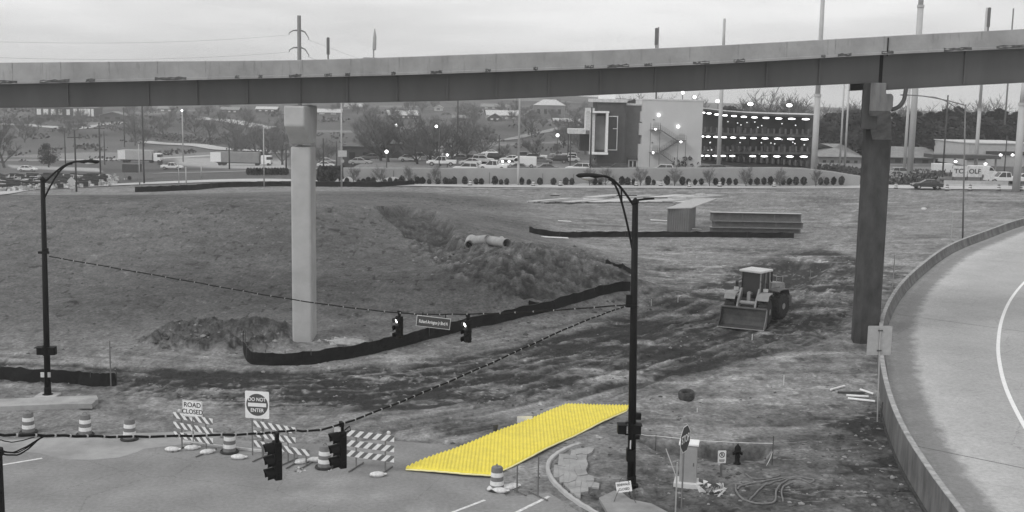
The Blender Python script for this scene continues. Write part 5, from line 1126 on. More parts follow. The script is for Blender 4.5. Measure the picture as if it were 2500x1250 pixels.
# signal heads
def signal(px, py_top, d, hgt, lit, label, rz=0, hang_px=None):
    t = W(px, py_top, d); o = thing('traffic_signal', label, 'traffic signal', t - Vector((0, 0, hgt)), rz, 'hanging traffic signals'); s = hgt / 1.05; w_ = .34 * s
    MB().box(0, 0, hgt / 2, w_, .2 * s, hgt).build('housing', M_blackm, o, bevel=.03 * s)
    for k in range(3):
        z = hgt * (5 - 2 * k) / 6; yy = -.1 * s
        MB().lathe([(.148 * s, 0), (.148 * s, -.02 * s)], 18, (0, yy, z), 'Y').build('lens', M_lit if (lit and k == 0) else M_lens, o)
        mb = MB(); n = 14; r = .158 * s; dd = .27 * s      # tunnel visor, open below
        for j in range(n + 1):
            a = R(-40 + 260 * j / n); mb.v += [(r * math.cos(a), yy, z + r * math.sin(a)), (r * math.cos(a), yy - dd * (.75 + .25 * max(0, math.sin(a))), z + r * math.sin(a) - .03 * s)]
        mb.f = [(2 * j, 2 * j + 1, 2 * j + 3, 2 * j + 2) for j in range(n)]; v = mb.build('visor', M_blackm, o, fix=False); v.modifiers.new('t', 'SOLIDIFY').thickness = .012
        for e in (-1, 1): MB().box(e * w_ * .5, .02, z, .04 * s, .1 * s, .1 * s).build('latch', M_blackm, o)
    MB().box(0, 0, hgt + .08 * s, .1 * s, .1 * s, .2 * s).box(0, 0, hgt + .2 * s, .2 * s, .08 * s, .12 * s).build('hanger', M_blackm, o)
    return o
signal(676, 1078, 30.6, 1.07, False, 'large black traffic signal hanging at lower left, left one of the near pair', R(-62))
signal(834, 1052, 33.0, 1.12, False, 'large black traffic signal hanging under the cable, right one of the near pair', R(-62))
signal(975, 772, A.y - 8.3, 1.0, True, 'small traffic signal with its top lamp lit, left of the street name sign', R(-38)); signal(1142, 781, A.y - 10.3, .98, True, 'small traffic signal with its top lamp lit, right of the street name sign', R(-38))
p = W(833, 1052, 33.0); o = thing('signal_plate', 'small white bracket plate on top of the near right traffic signal', 'plate', p); MB().box(-.1, -.06, .02, .2, .02, .22).build('panel', M_whited, o); MB().tube([(.1, 0, .02), (.25, 0, .15), (.28, 0, .02), (.12, 0, -.05)], .02, 5).build('wire_loop', M_black, o)
# street name sign hanging on the rear cable
d = A.y - 9.4; p = W(1058, 787, d); s = ppm(d); wd, hg = 85 / s, 28 / s; o = thing('street_name_sign', 'dark street name sign with white border hanging between two small signals', 'sign', p, 0); o.rotation_euler = (0, R(5.8), 0)
MB().box(0, 0, 0, wd, .03, hg).build('panel', M_whited, o); MB().box(0, -.017, 0, wd - .05, .01, hg - .05).build('face', mat('street_sign_face', .06, .4, .1), o)
text('Richard Arrington Jr Blvd N', .21, M_letter_w, o, (.0, -.026, -.01), .53); 
for x in (-.5, .5): MB().box(x, 0, hg / 2 + .07, .04, .02, .16).build('hanger', M_black, o)

# ================================================================== POSTS IN THE DISTANCE
def post(px, bt, tp, d, wpx, label, m=None, name='net_pole', group=None, collar=None, zb=None, cat='pole', n=8, taper=.75, wt=None):
    b = W(px, bt, d); g = H(b.x, b.y) if zb is None else zb; top = HC + (W(px, tp, d).z - HC)
    r = wpx / 2 / ppm(d); o = thing(name, label, cat, (b.x, b.y, g), group=group); hh = top - g
    r2 = r * taper
    if collar is not None:
        zc = W(px, collar, d).z - g; MB().tube([(0, 0, -.5), (0, 0, zc)], [r, r * .95], n).build('lower_shaft', m or M_galv, o, smooth=True); MB().tube([(0, 0, zc), (0, 0, zc + .5)], r * 1.12, n).build('collar', m or M_galv, o); MB().tube([(0, 0, zc + .5), (0, 0, hh)], [r * .8, r2 * .8], n).build('upper_shaft', m or M_galv, o, smooth=True)
    else: MB().tube([(0, 0, -.5), (0, 0, hh)], [r, r2], n).build('shaft', m or M_galv, o, smooth=True)
    return o, hh, g
Mpole = mat('net_pole_steel', .40, .6, .08, .5)
post(1987, 408, -60, 224, 15, 'thick pale netting pole at the right end of the lit building', Mpole, group='tall netting poles', collar=236)
post(2222, 410, -40, 226, 15, 'thick pale netting pole just right of the dark bridge pier', Mpole, group='tall netting poles', collar=18, taper=.9)
post(2208, 408, 205, 240, 8, 'thinner pale pole just left of the thick pole beyond the pier', Mpole)
post(2483, 428, 196, 195, 18, 'thick pale netting pole at the right edge of the view', Mpole, group='tall netting poles', collar=258)
post(1754, 402, 45, 226, 10, 'pale netting pole standing in front of the lit bays', Mpole, group='tall netting poles', collar=150)
post(2382, 400, 18, 262, 9, 'tall pale pole behind the low commercial building', Mpole, collar=270)
post(2050, 405, 200, 260, 5, 'thin pale pole, left one of the close pair left of the pier', Mpole); post(2062, 405, 200, 255, 5.5, 'thin pale pole, right one of the close pair left of the pier', Mpole)
post(2446, 395, 20, 300, 4.5, 'thin pole rising above the bridge near the right edge', M_galv_dk)
post(1265, 452, 128, 206, 6.5, 'pale lamp pole standing at the middle of the retaining wall', Mpole, collar=400)
post(1597, 380, 66, 300, 5, 'thin dark pole rising above the bridge at centre right', M_galv_dk)
post(834, 456, 240, 200, 4.5, 'thin white pole right of the pale bridge pier', M_galv)
# pylon
d = 240; o, hh, g = post(733, 400, 38, d, 11, 'tall steel power pole with curved arms rising behind the bridge', M_galv_dk, 'power_pole', n=10, taper=.85)
wires = []
for py in (79, 121):
    z = W(733, py, d).z - g
    for sx, dz in ((-1, -.15), (1, -1.1)):
        MB().tube([(sx * .4, 0, z + .4), (sx * 1.2, 0, z + .4 + dz * .3), (sx * 2.0, -.3, z + dz)], [.16, .13, .08], 6).build('arm', M_galv_dk, o)
        MB().tube([(sx * 2.0, -.3, z + dz), (sx * 2.0, -.3, z + dz - .4)], .07, 5).build('insulator', M_galv_dk, o); wires.append(Vector(o.location) + Vector((sx * 2.0, -.3, z + dz - .4)))
for k, (wv, sgn) in enumerate(zip(wires, (-1, 1, -1, 1))):
    if sgn < 0: e = W(-700, 60 if k < 2 else 96, 150)
    else: e = W(1500, 330 if k < 2 else 350, 420)
    P = [wv.lerp(e, t / 16) - Vector((0, 0, 4 * 2.0 * (t / 16) * (1 - t / 16))) for t in range(17)]; P = [p - wv for p in P]
    o2 = MB().tube(P, .022, 4).build('power_line', M_galv_dk); o2.location = wv; tag(o2, ['upper power line running off to the left', 'upper power line running down to the right behind the bridge', 'lower power line running off to the left', 'lower power line running down to the right behind the bridge'][k], 'power line')
# on the bridge deck: short posts behind the parapet
for px, tp, wpx, lbl in ((801, 91, 7, 'dark sign post standing on the bridge right of the power pole'), (1602, 68, 7, 'dark sign post standing on the bridge at centre right'), (2410, 18, 5, 'dark post standing on the bridge near the right end')):
    X = xw(px); z0 = ztop(px) - 1.0; z1 = W(px, tp, 78).z; X2 = W(px, 100, 78).x; o = thing('bridge_post', lbl, 'post', (X2, 78, z0)); MB().box(0, 0, (z1 - z0) / 2, .09, .09, z1 - z0).build('shaft', M_galv_dk, o); MB().box(0, 0, (z1 - z0) * .78, .2, .06, (z1 - z0) * .42).build('panel', M_galv_dk, o)
p = W(912, 140, 80); o = thing('antenna_mast', 'slim pale mast tapering upward behind the bridge railing', 'mast', (p.x, 80, p.z - 1)); hh = W(912, 70, 80).z - p.z + 1; MB().tube([(0, 0, 0), (0, 0, hh * .5), (.05, 0, hh * .52), (.08, 0, hh * .8), (.08, 0, hh)], [.05, .05, .13, .12, .03], 6).build('shaft', M_galv, o); MB().box(0, 0, .92, 1.4, .2, .12).build('mount', M_galv_dk, o)
# lamps and utility poles on the left
def wood_pole(px, bt, tp, d, lbl, w_=4, cross=True):
    o, hh, g = post(px, bt, tp, d, w_, lbl, M_darkwood, 'utility_pole', 'wooden utility poles', cat='utility pole', n=6)
    if cross: MB().box(0, 0, hh - 1.2, 2.4, .12, .14).build('crossarm', M_darkwood, o)
for px, bt, tp, d, lbl, w_ in ((187, 472, 318, 190, 'dark wooden utility pole just right of the diamond sign', 5), (160, 400, 318, 330, 'thin wooden pole left of the diamond sign pole', 3.5), (246, 440, 300, 250, 'wooden utility pole left of the box truck', 4.5), (256, 400, 320, 350, 'thin wooden pole behind the one left of the box truck', 3),
                             (352, 450, 245, 215, 'wooden pole in front of the box truck', 4.5), (304, 345, 262, 480, 'short far wooden pole on the left slope', 3.5), (790, 435, 338, 250, 'dark wooden pole right of the pale pier', 4), (822, 430, 345, 250, 'second dark wooden pole right of the pale pier', 3), (699, 440, 360, 235, 'dark wooden pole just left of the pale pier', 5), (560, 400, 350, 300, 'dark wooden pole in front of the semi trailer', 4),
                             (1024, 400, 290, 280, 'wooden pole beyond the dark low buildings', 3.5), (1116, 470 - 30, 245, 250, 'thin streaked pole in front of the far hillside', 4), (1386, 400, 300, 260, 'thin dark pole left of the canopy building', 3), (1441, 415, 262, 214, 'pole at the left side of the dark entrance tower', 5), (2303, 400, 232, 230, 'dark pole beneath the arched lamp at the right', 4.5), (2452, 420, 330, 225, 'thin dark pole by the white vans at the right', 3.5), (1218, 400, 330, 260, 'dark pole right of the white box van', 3)):
    wood_pole(px, bt, tp, d, lbl, w_, cross=(px in (187, 246, 1024, 256)))
def small_lamp(px, bt, tp, d, arm, lbl, lit=False, m=None, w_=3.2, ball=None):
    o, hh, g = post(px, bt, tp, d, w_, lbl, m or M_galv, 'lamp_post', None, cat='lamp post', n=6)
    if arm: MB().tube([(0, 0, hh - .05), (arm * .5, 0, hh + .25), (arm, 0, hh + .35)], .07, 5).build('arm', m or M_galv, o); MB().box(arm * 1.15, 0, hh + .33, .7, .3, .12).build('lamp_head', m or M_galv, o)
    if lit: MB().ell((arm * 1.15 if arm else 0, -.3, hh + (.1 if arm else .3)), ball or .34, ball or .34, ball or .3, 10, 8).build('lamp', M_lit, o, smooth=True)
small_lamp(645, 457, 313, 202, 1.6, 'white lamp post left of the pale pier with a short arm'); small_lamp(455, 470, 408, 190, 0, 'white bollard post left along the distant silt fence'); small_lamp(492, 442, 402, 230, 0, 'short pale post with a dark knob on the far left lawn'); small_lamp(341, 447, 352, 210, 0, 'pale post in front of the box truck'); small_lamp(447, 376, 272, 380, 0, 'tall pale lamp post on the far left slope', w_=3.5, lit=True); small_lamp(437, 455, 455 - 70, 205, 0, 'thin pale post above the distant silt fence', w_=2.5)
for px, bt, tp, d, ar, lbl, bl in ((967, 400, 309, 270, 0, 'dark post with a bright round lamp in front of the left hillside', .36), (1072, 425, 310, 216, -.5, 'dark hooked lamp post with lit head behind the white pickup', .26), (944, 425, 374, 216, 0, 'short post with a lit lamp in front of the dark low buildings', .32), (1360, 380, 333, 300, 0, 'post with a bright round lamp on the middle hillside', .42), (1092, 405, 382, 225, 0, 'lit low lamp above the white pickup', .24), (2021, 400, 387, 300, 0, 'lit lamp in front of the grey gabled house', .45), (1693, 300, 240, 300, 0, 'floodlight behind the white building block, right one', .42), (1664, 300, 229, 320, 0, 'floodlight behind the white building block, left one', .42)):
    small_lamp(px, bt, tp, d, ar, lbl, True, M_dark, 2.6, bl)
for px, py, d, lbl in ((1753, 247, 262, 'bright floodlight above the left of the bays'), (1832, 254, 255, 'bright floodlight above the middle of the bays'), (1927, 257, 245, 'bright floodlight above the right of the bays')):
    p = W(px, py, d); o = thing('floodlight', lbl, 'floodlight', (p.x, p.y, 13.0), group='floodlights above the bays'); MB().tube([(0, 0, 0), (0, 0, p.z - 13.0)], .1, 6).build('mast', M_galv_dk, o); MB().ell((0, 0, p.z - 13), .62, .35, .36, 14, 8).build('lamp', M_lit, o, smooth=True)
# right arched road lamp near the edge
b = GT(2350, 590); b.z = max(b.z, .3); dd = b.y; t = W(2357, 255, dd); o = thing('street_lamp', 'slender grey street lamp at the far right with a long arched double arm reaching left', 'street lamp', b); hh = t.z - b.z
MB().tube([(0, 0, 0), (t.x - b.x, 0, hh)], [.1, .075], 8).build('pole', M_galv_dk, o, smooth=True); lx = t.x - b.x; hx = W(2215, 235, dd).x - b.x; hz = W(2215, 232, dd).z - b.z
P = [Vector((lx + (hx - lx) * t_, 0, hh - .1 + (hz - hh + .1) * math.sin(t_ * math.pi / 2))) for t_ in [i / 12 for i in range(13)]]; MB().tube(P, .06, 6).build('upper_arm', M_galv_dk, o, smooth=True)
P2 = [Vector((lx + (hx - lx) * .62 * t_, 0, hh - 1.1 + (hz - hh + .95) * math.sin(t_ * math.pi / 2))) for t_ in [i / 12 for i in range(13)]]; MB().tube(P2, .05, 6).build('lower_arm', M_galv_dk, o, smooth=True); MB().tube([P[5], P2[8]], .04, 5).build('strut', M_galv_dk, o)
MB().ell((hx - .3, 0, hz), .55, .18, .1, 10, 6).build('lamp_head', M_galv_dk, o, smooth=True)
# diamond sign
q = GT(176, 470); s = ppm(q.y); o = thing('diamond_sign', 'pale diamond shaped warning sign beside the far left road', 'sign', q); MB().box(0, 0, .8, .09, .09, 1.8).build('post', M_galv_dk, o); MB().prism([(.0, 1.05), (.75, 1.85), (0, 2.65), (-.75, 1.85)], -.1, -.07).build('panel', mat('pale_sign_back', .45, .6, .1), o); MB().box(0, -.1, .8, .6, .03, .3).build('plaque', mat('pale_sign_back', .45), o)
q = W(836, 375, 199.5); o = thing('pole_sign', 'pale square sign and small disc on the white pole beside the pale pier', 'sign', q); MB().box(0, 0, 0, 1.5, .05, 1.1).build('panel', mat('pale_sign_back', .45), o); MB().lathe([(.32, 0), (.32, -.05)], 14, (0, 0, -1.3), 'Y').build('disc', M_galv, o)
# ================================================================== TREES
def bare_proto(seed, name, spread=1.0, m=None, label='', n1=7, dens=1.0, loc=(0, 0, -500), tw=.034):
    rnd = random.Random(seed); T = MB(); Cn = MB()
    def grow(mb, p, d, ln, r, lev, n):
        q = p; dd = d.copy(); pts = [p]; rs = [r]; st = 3 if lev < 3 else 2
        for k in range(st): dd = (dd + Vector((rnd.uniform(-1, 1), rnd.uniform(-1, 1), rnd.uniform(-.3, .7))) * .22).normalized(); q = q + dd * ln / st; pts.append(q); rs.append(r * (1 - .5 * (k + 1) / st))
        mb.tube(pts, rs, 5 if lev == 0 else 3, cap=False)
        return pts, rs, dd
    pts, rs, dd = grow(T, Vector((0, 0, -.5)), Vector((rnd.uniform(-.05, .05), rnd.uniform(-.05, .05), 1)), 4.2, .30, 0, 3)
    def rec(p, d, ln, r, lev):
        mb = T if lev <= 1 else Cn
        pts, rs, dd = grow(mb, p, d, ln, r, lev, 0)
        if lev >= 4: return
        cnt = [0, 5, 5, 5, 0][lev]; cnt = max(2, int(cnt * dens + rnd.random() - .3))
        for k in range(cnt):
            t = rnd.uniform(.35, 1); a = pts[min(int(t * (len(pts) - 1)) + 0, len(pts) - 2)].lerp(pts[min(int(t * (len(pts) - 1)) + 1, len(pts) - 1)], rnd.random())
            ax = Vector((rnd.gauss(0, 1), rnd.gauss(0, 1), rnd.gauss(0, .6))).normalized(); nd = (dd * .75 + ax * .75 * spread + Vector((0, 0, .25))).normalized()
            rec(a, nd, ln * rnd.uniform(.5, .75), max(r * .42, tw * (1 if lev < 3 else .8)), lev + 1)
        # carry on
        rec(pts[-1], (dd + Vector((0, 0, .1))).normalized(), ln * .68, r * .5, lev + 1)
    for k in range(n1):
        a = 2 * math.pi * k / n1 + rnd.uniform(-.4, .4); b = pts[1 + k % 3]; el = rnd.uniform(.5, 1.1); rec(b, Vector((math.cos(a) * spread, math.sin(a) * spread, el)).normalized(), rnd.uniform(2.7, 3.8), .15, 1)
    rec(pts[-1], Vector((0, 0, 1)), 3.6, .17, 1)
    zm = max(v[2] for v in Cn.v); k = 10.0 / zm
    for mb in (T, Cn): mb.v = [(x * k, y * k, z * k) for x, y, z in mb.v]
    o = thing(name, label, 'tree', loc); T.build('trunk', M_bark, o, fix=False); Cn.build('crown', m or M_twig, o, fix=False); return o
def leafy_proto(seed, name, label, m, conic=False, n=2600, wide=3.2, s=.30):
    rnd = random.Random(seed); T = MB().tube([(0, 0, -.5), (.1, 0, 3), (0, .1, 7)], [.32, .22, .08], 6); 
    for k in range(5): a = k * 1.3; T.tube([(0, 0, 2 + k * .7), (math.cos(a) * 1.5, math.sin(a) * 1.5, 3.2 + k * .9)], [.12, .05], 4)
    Cn = MB(); lobes = []
    for k in range(11):
        z = rnd.uniform(2.6, 8.6); rr = wide * (1 - abs(z - 5) / 7) * (1 if not conic else max(.15, (10 - z) / 8)); a = rnd.uniform(0, 6.28); q = rnd.uniform(.2, .75) * rr; lobes.append((Vector((math.cos(a) * q, math.sin(a) * q, z)), rr * rnd.uniform(.4, .6)))
    for k in range(n):
        c, r = lobes[rnd.randrange(len(lobes))]; d = Vector((rnd.gauss(0, 1), rnd.gauss(0, 1), rnd.gauss(0, .85))).normalized(); p = c + d * r * rnd.uniform(.55, 1.1); u = Vector((rnd.gauss(0, 1), rnd.gauss(0, 1), rnd.gauss(0, 1))).normalized(); v = u.orthogonal().normalized(); ss = s * rnd.uniform(.6, 1.4)
        Cn.add([p - u * ss - v * ss * .5, p + u * ss - v * ss * .5, p + u * ss * .7 + v * ss * .6, p - u * ss * .7 + v * ss * .6], [(0, 1, 2, 3)])
    zm = max(v[2] for v in Cn.v); kk = 10.0 / zm
    for mb in (T, Cn): mb.v = [(x * kk, y * kk, z * kk) for x, y, z in mb.v]
    o = thing(name, label, 'tree', (0, 0, -500)); T.build('trunk', M_bark, o); Cn.build('crown', m, o, fix=False); return o
Lb = 'bare grey winter tree on the far hillside'; Lp = 'pale bare tree behind the lit building and poles, against the sky'; Le = 'dense dark evergreen tree in the belt behind the right poles'
BP = [bare_proto(11, 'bare_tree', 1.0, M_twig, Lb, tw=.034), bare_proto(23, 'bare_tree', 1.15, M_twig, Lb, tw=.034), bare_proto(37, 'bare_tree', .85, M_twig, Lb, 6)]
PP = [bare_proto(41, 'bare_tree', 1.15, M_twig_lt, Lp, 8, tw=.042), bare_proto(57, 'bare_tree', 1.0, M_twig_lt, Lp, 7, tw=.042)]
EP = [leafy_proto(3, 'evergreen_tree', Le, M_ever), leafy_proto(5, 'evergreen_tree', Le, M_ever, True)]
random.seed(99); used = set()
def tree(kind, px, top, d=None, base=None, sx=1.0, label=None, group=None):
    if base is not None: b = GT(px, base); d = b.y
    else: b = W(px, 400, d); b.z = H(b.x, b.y)
    hh = W(px, top, d).z - b.z
    if hh < 1.5: return
    k = hh / 10 * random.uniform(.95, 1.05); pr = kind[random.randrange(len(kind))]
    g = group or {id(BP): 'bare trees on the far hillside', id(PP): 'pale bare trees on the right skyline', id(EP): 'evergreen belt on the right'}[id(kind)]
    if pr.name not in used: used.add(pr.name); o = pr; o.location = b; o.rotation_euler = (0, 0, random.uniform(0, 6)); o['group'] = g; o.scale = (k * sx, k * sx, k)
    else: o = dup(pr, b, random.uniform(0, 6), None, g, (k * sx, k * sx, k))
    if label: o['label'] = label; 
    return o
# left and middle hillside
tree(BP, 12, 270, base=415, sx=1.1, label='large bare tree at the left edge of the far slope')
for px, tp, bs in ((60, 272, 345), (330, 262, 350), (352, 290, 352), (400, 272, 330), (480, 262, 330), (515, 272, 345), (568, 268, 372), (575, 300, 375), (628, 285, 378), (650, 290, 385), (672, 280, 370), (690, 300, 395), (600, 262, 325), (450, 258, 310), (540, 262, 312),
                   (905, 262, 345), (895, 268, 370), (930, 270, 392), (950, 285, 395), (960, 258, 330), (1000, 270, 392), (1050, 262, 400), (1075, 280, 405), (1105, 270, 402), (1140, 285, 395), (1175, 300, 385), (1020, 300, 400), (1160, 262, 320), (1300, 262, 330), (1310, 320, 395), (1375, 285, 362), (1360, 345, 378), (1402, 262, 350), (1430, 262, 375), (870, 335, 400), (800, 335, 392), (1230, 345, 392), (780, 340, 400)):
    tree(BP, px, tp, base=bs, sx=random.uniform(1.0, 1.35))
for k in range(70):
    px = random.uniform(-60, 1480); bs = random.uniform(268, 300); tree(BP, px, bs - random.uniform(26, 42), base=bs, sx=random.uniform(1.1, 1.5))
for k in range(14): px = random.uniform(0, 720); bs = random.uniform(300, 335); tree(BP, px, bs - random.uniform(30, 50), base=bs, sx=1.2)
for k in range(16): px = random.uniform(860, 1400); bs = random.uniform(300, 340); tree(BP, px, bs - random.uniform(28, 46), base=bs, sx=1.25)
# round shrub-like tree
RP = leafy_proto(8, 'round_tree', 'dark round leafless bush tree beside the far left road', mat('dense_twigs', .05, .95, .4, 1), n=3400, wide=4.6, s=.16)
b = GT(119, 412); RP.location = b; k = (412 - 352) / ppm(b.y) / 10; RP.scale = (k * 1.15, k * 1.15, k)
# right skyline
for px, tp, d in ((1640, 228, 420), (1690, 222, 430), (1712, 232, 400), (1800, 232, 330), (1825, 222, 335), (1850, 214, 340), (1875, 217, 345), (1905, 225, 335), (1935, 224, 340), (1965, 230, 335), (1990, 250, 360), (2020, 248, 380), (2065, 236, 350), (2090, 242, 360), (2180, 250, 360), (2210, 262, 350), (2260, 246, 360), (2290, 240, 350), (2330, 236, 355), (2360, 243, 350), (2400, 236, 360), (2430, 244, 350), (2450, 256, 350), (2475, 266, 350), (2120, 245, 360), (1560, 228, 420), (1600, 226, 430), (1520, 235, 430), (2235, 256, 340), (2310, 250, 330), (2385, 248, 335)):
    tree(PP, px, tp - 7, d=d, sx=random.uniform(1.1, 1.4))
for px, tp, d in ((1780, 250, 300), (1795, 262, 295), (2040, 268, 330), (2075, 272, 325), (2100, 262, 320), (2180, 276, 310), (2205, 280, 305), (2230, 270, 320), (2262, 276, 315), (2290, 268, 320), (2315, 262, 315), (2335, 258, 310), (2360, 268, 320), (2388, 274, 315), (2415, 262, 320), (2440, 268, 325), (2465, 276, 320), (2490, 290, 300), (2520, 285, 300), (2250, 300, 300), (2300, 305, 295), (2350, 300, 298), (2400, 310, 300), (2450, 305, 300), (2010, 290, 320), (2120, 290, 300), (1440 + 100, 242, 420)):
    tree(EP, px, tp, d=d, sx=random.uniform(1.3, 1.7))
# undergrowth of the far slope: one mass nobody could count
rnd = random.Random(4); mb = MB()
for k in range(900):
    px = rnd.uniform(-150, 2600); py = rnd.choice([rnd.gauss(300, 22), rnd.gauss(335, 25), rnd.gauss(372, 14)])
    if not 262 < py < 400: continue
    d_ = 16 * F / max(30, py - 228) * .6; 
    if vn(px / 45, py / 9, 3) < .55: continue
    b = GT(px, py)
    if b.y < 255 or b.y > 900 or (1380 < px < 1990 and b.y < 330): continue
    r = rnd.uniform(.8, 2.2) * (b.y / 400)
    for j in range(16):
        a, q = rnd.uniform(0, 6.28), rnd.uniform(0, 1) ** .5 * r * 2; p = b + Vector((math.cos(a) * q, math.sin(a) * q, rnd.uniform(0, r * .8))); u = Vector((rnd.gauss(0, 1), rnd.gauss(0, 1), rnd.gauss(0, .8))).normalized() * r * .28; v = u.orthogonal().normalized() * r * .2; mb.add([p - u - v, p + u - v, p + u * .6 + v, p - u * .7 + v], [(0, 1, 2, 3)])
o = mb.build('undergrowth', M_brush, fix=False); tag(o, 'dry scrub and undergrowth scattered over the far hillside', 'undergrowth', kind='stuff')

# ================================================================== HOUSES
def house(px, py, wpx, hpx, label, rz=0, depth=9, wall=None, roof=None, gable='x', rise=.4, wins=4, chim=False, d=None, flat=False, win_m=None, cat='house', name='house', eave=.5, hwin=1.1):
    b = GT(px, py) if d is None else W(px, py, d)
    if d is not None: b.z = min(b.z, H(b.x, b.y) + 3)
    s = ppm(b.y); w_ = wpx / s; h = hpx / s; o = thing(name, label, cat, b, R(rz)); wall = wall or M_wallm; roof = roof or M_roofl
    if flat:
        MB().box(0, depth / 2, h / 2 - .5, w_, depth, h + 1).build('wall', wall, o); MB().box(0, depth / 2, h + .12, w_ + .5, depth + .5, .24).build('roof', roof, o); hw = h
    else:
        hw = h * (1 - rise); MB().box(0, depth / 2, hw / 2 - .5, w_, depth, hw + 1).build('wall', wall, o); e = eave; mb = MB()
        if gable == 'x':
            mb.prism([(-e, hw - .1), (depth / 2, h), (depth + e, hw - .1), (depth + e, hw - .3), (depth / 2, h - .22), (-e, hw - .3)], -w_ / 2 - e, w_ / 2 + e, 'YZ')
            MB().prism([(0, hw), (depth / 2, h - .2), (depth, hw)], -w_ / 2 + .01, w_ / 2 - .01, 'YZ').build('gable', wall, o)
        elif gable == 'hip': mb.add([(-w_ / 2 - e, -e, hw), (w_ / 2 + e, -e, hw), (w_ / 2 + e, depth + e, hw), (-w_ / 2 - e, depth + e, hw), (-w_ / 2 + depth / 2, depth / 2, h), (w_ / 2 - depth / 2, depth / 2, h)], [(0, 1, 5, 4), (1, 2, 5), (2, 3, 4, 5), (3, 0, 4), (0, 3, 2, 1)])
        else:
            mb.prism([(-w_ / 2 - e, hw - .1), (0, h), (w_ / 2 + e, hw - .1), (w_ / 2 + e, hw - .35), (0, h - .28), (-w_ / 2 - e, hw - .35)], -e, depth + e, 'XZ'); MB().prism([(-w_ / 2, hw), (0, h - .25), (w_ / 2, hw)], 0.01, depth - .01, 'XZ').build('gable', wall, o)
        mb.build('roof', roof, o)
    for k in range(wins):
        x = -w_ / 2 + w_ * (k + .7) / (wins + .4); MB().box(x, -.03, hw * .52, w_ / (wins * 2.6), .08, hw * .34 * hwin).build('window', win_m or M_glass, o)
    if chim: MB().box(w_ * .2, depth * .5, h + .2, .8, .8, 1.8).build('chimney', M_walld, o)
    return o
Lw = mat('bright_window', .7, .4, .1, 1)
house(160, 289, 145, 27, 'long low building with bright white panels at the upper left of the hill', 0, 12, M_walld, M_roofd, flat=True, wins=0, cat='building', name='building')
bb_ = GT(160, 289); sb = ppm(bb_.y)
o = [x for x in bpy.data.objects if x.name.startswith('building') and x.get('label', '').startswith('long low building with bright')][0]
for px, w_ in ((96, 10), (113, 12), (131, 11), (148, 9), (167, 8), (184, 8), (198, 9), (208, 8), (217, 7), (226, 6)): MB().box((px - 160) / sb, -.1, 17 / sb, w_ / sb, .2, (18 if px > 180 else 14) / sb).build('panel', M_white, o)
house(275, 296, 62, 24, 'dark open fronted house with a pale eave beside the white panelled building', 0, 9, M_walld, M_roofm, 'y', .35, 2)
house(985, 293, 72, 22, 'long low house with a bright pale roof on the middle slope', 12, 10, M_walld, M_roofl, 'x', .5, 5, win_m=Lw)
house(1228, 300, 78, 25, 'low house with a pale gabled roof left of the two storey house', 6, 11, M_wallm, M_roofl, 'x', .45, 4, win_m=Lw, chim=True); house(1208, 301, 34, 20, 'small gabled porch wing in front of the low pale roofed house', 4, 6, M_walld, M_roofl, 'y', .5, 2, win_m=Lw)
house(1340, 290, 74, 46, 'tall two storey house with pale lower walls on the middle slope', -4, 10, M_wallm, M_roofl, 'hip', .3, 4, win_m=M_glass); house(1300, 292, 36, 22, 'darker gabled house tucked left of the two storey house', 8, 9, M_wallm, M_roofm, 'y', .5, 1)
house(1385, 302, 62, 12, 'low roof just right of and below the two storey house', 5, 9, M_walld, M_roofl, 'x', .6, 0); house(1070, 270, 20, 14, 'tiny white house high on the slope left of centre', 0, 6, M_wallw, M_roofl, 'y', .4, 1); house(1205, 268, 60, 14, 'small house partly hidden under the bridge edge above the gabled house', 0, 9, M_wallm, M_roofm, 'x', .5, 3, win_m=Lw)
house(800, 283, 66, 16, 'low pale house just right of the pale pier', 4, 8, M_wallm, M_roofl, 'x', .5, 2, win_m=Lw); house(862, 268, 42, 15, 'small pale carport house right of the pale pier', -4, 7, M_wallm, M_roofl, 'x', .5, 2, win_m=Lw)
house(560, 280, 44, 16, 'small house with lit windows left of the pale pier', 0, 8, M_walld, M_roofm, 'x', .4, 3, win_m=Lw); house(650, 276, 50, 14, 'long house with a pale eave high on the slope left of the pale pier', 0, 8, M_walld, M_roofl, 'x', .4, 3, win_m=Lw); house(405, 275, 40, 16, 'small grey house high on the left slope', 0, 8, M_wallm, M_roofm, 'x', .4, 2, win_m=Lw)
house(1125, 300, 40, 14, 'small dim house behind the bare trees left of centre', 0, 8, M_wallm, M_roofm, 'x', .5, 2); house(1520, 300, 44, 16, 'small house behind the entrance tower', 0, 8, M_wallm, M_roofm, 'x', .5, 2)
house(893, 402, 112, 42, 'low flat dark building beyond the wall, left one', 0, 20, M_brick, M_roofd, flat=True, wins=3, d=255, cat='building', name='building'); house(985, 402, 85, 48, 'low flat dark building beyond the wall, right one', 0, 18, mat('block_dark', .11, .8, .1, 1), M_roofd, flat=True, wins=0, d=262, cat='building', name='building')
house(885, 365, 90, 16, 'grey block with a flat roof behind the low dark buildings', 0, 14, M_facade2, M_roofd, flat=True, wins=3, d=330, win_m=Lw, cat='building', name='building')
house(2050, 412, 105, 58, 'large grey house with a broad pale edged roof left of the dark pier', 3, 16, M_wallm, M_roofm, 'hip', .5, 5, d=285)
house(2225, 405, 110, 44, 'grey gabled building between the dark pier and the thick poles', -6, 14, M_walld, M_roofm, 'x', .5, 3, d=290); house(2345, 392, 48, 42, 'pale gabled shed front left of the white commercial building', 0, 18, M_wallm, M_roofl, 'y', .35, 2, d=285)
o = house(2450, 396, 175, 44, 'long flat white commercial building at the right edge', 0, 22, mat('shop_wall', .42, .8, .08, 1), M_roofl, flat=True, wins=0, d=270, cat='building', name='building')
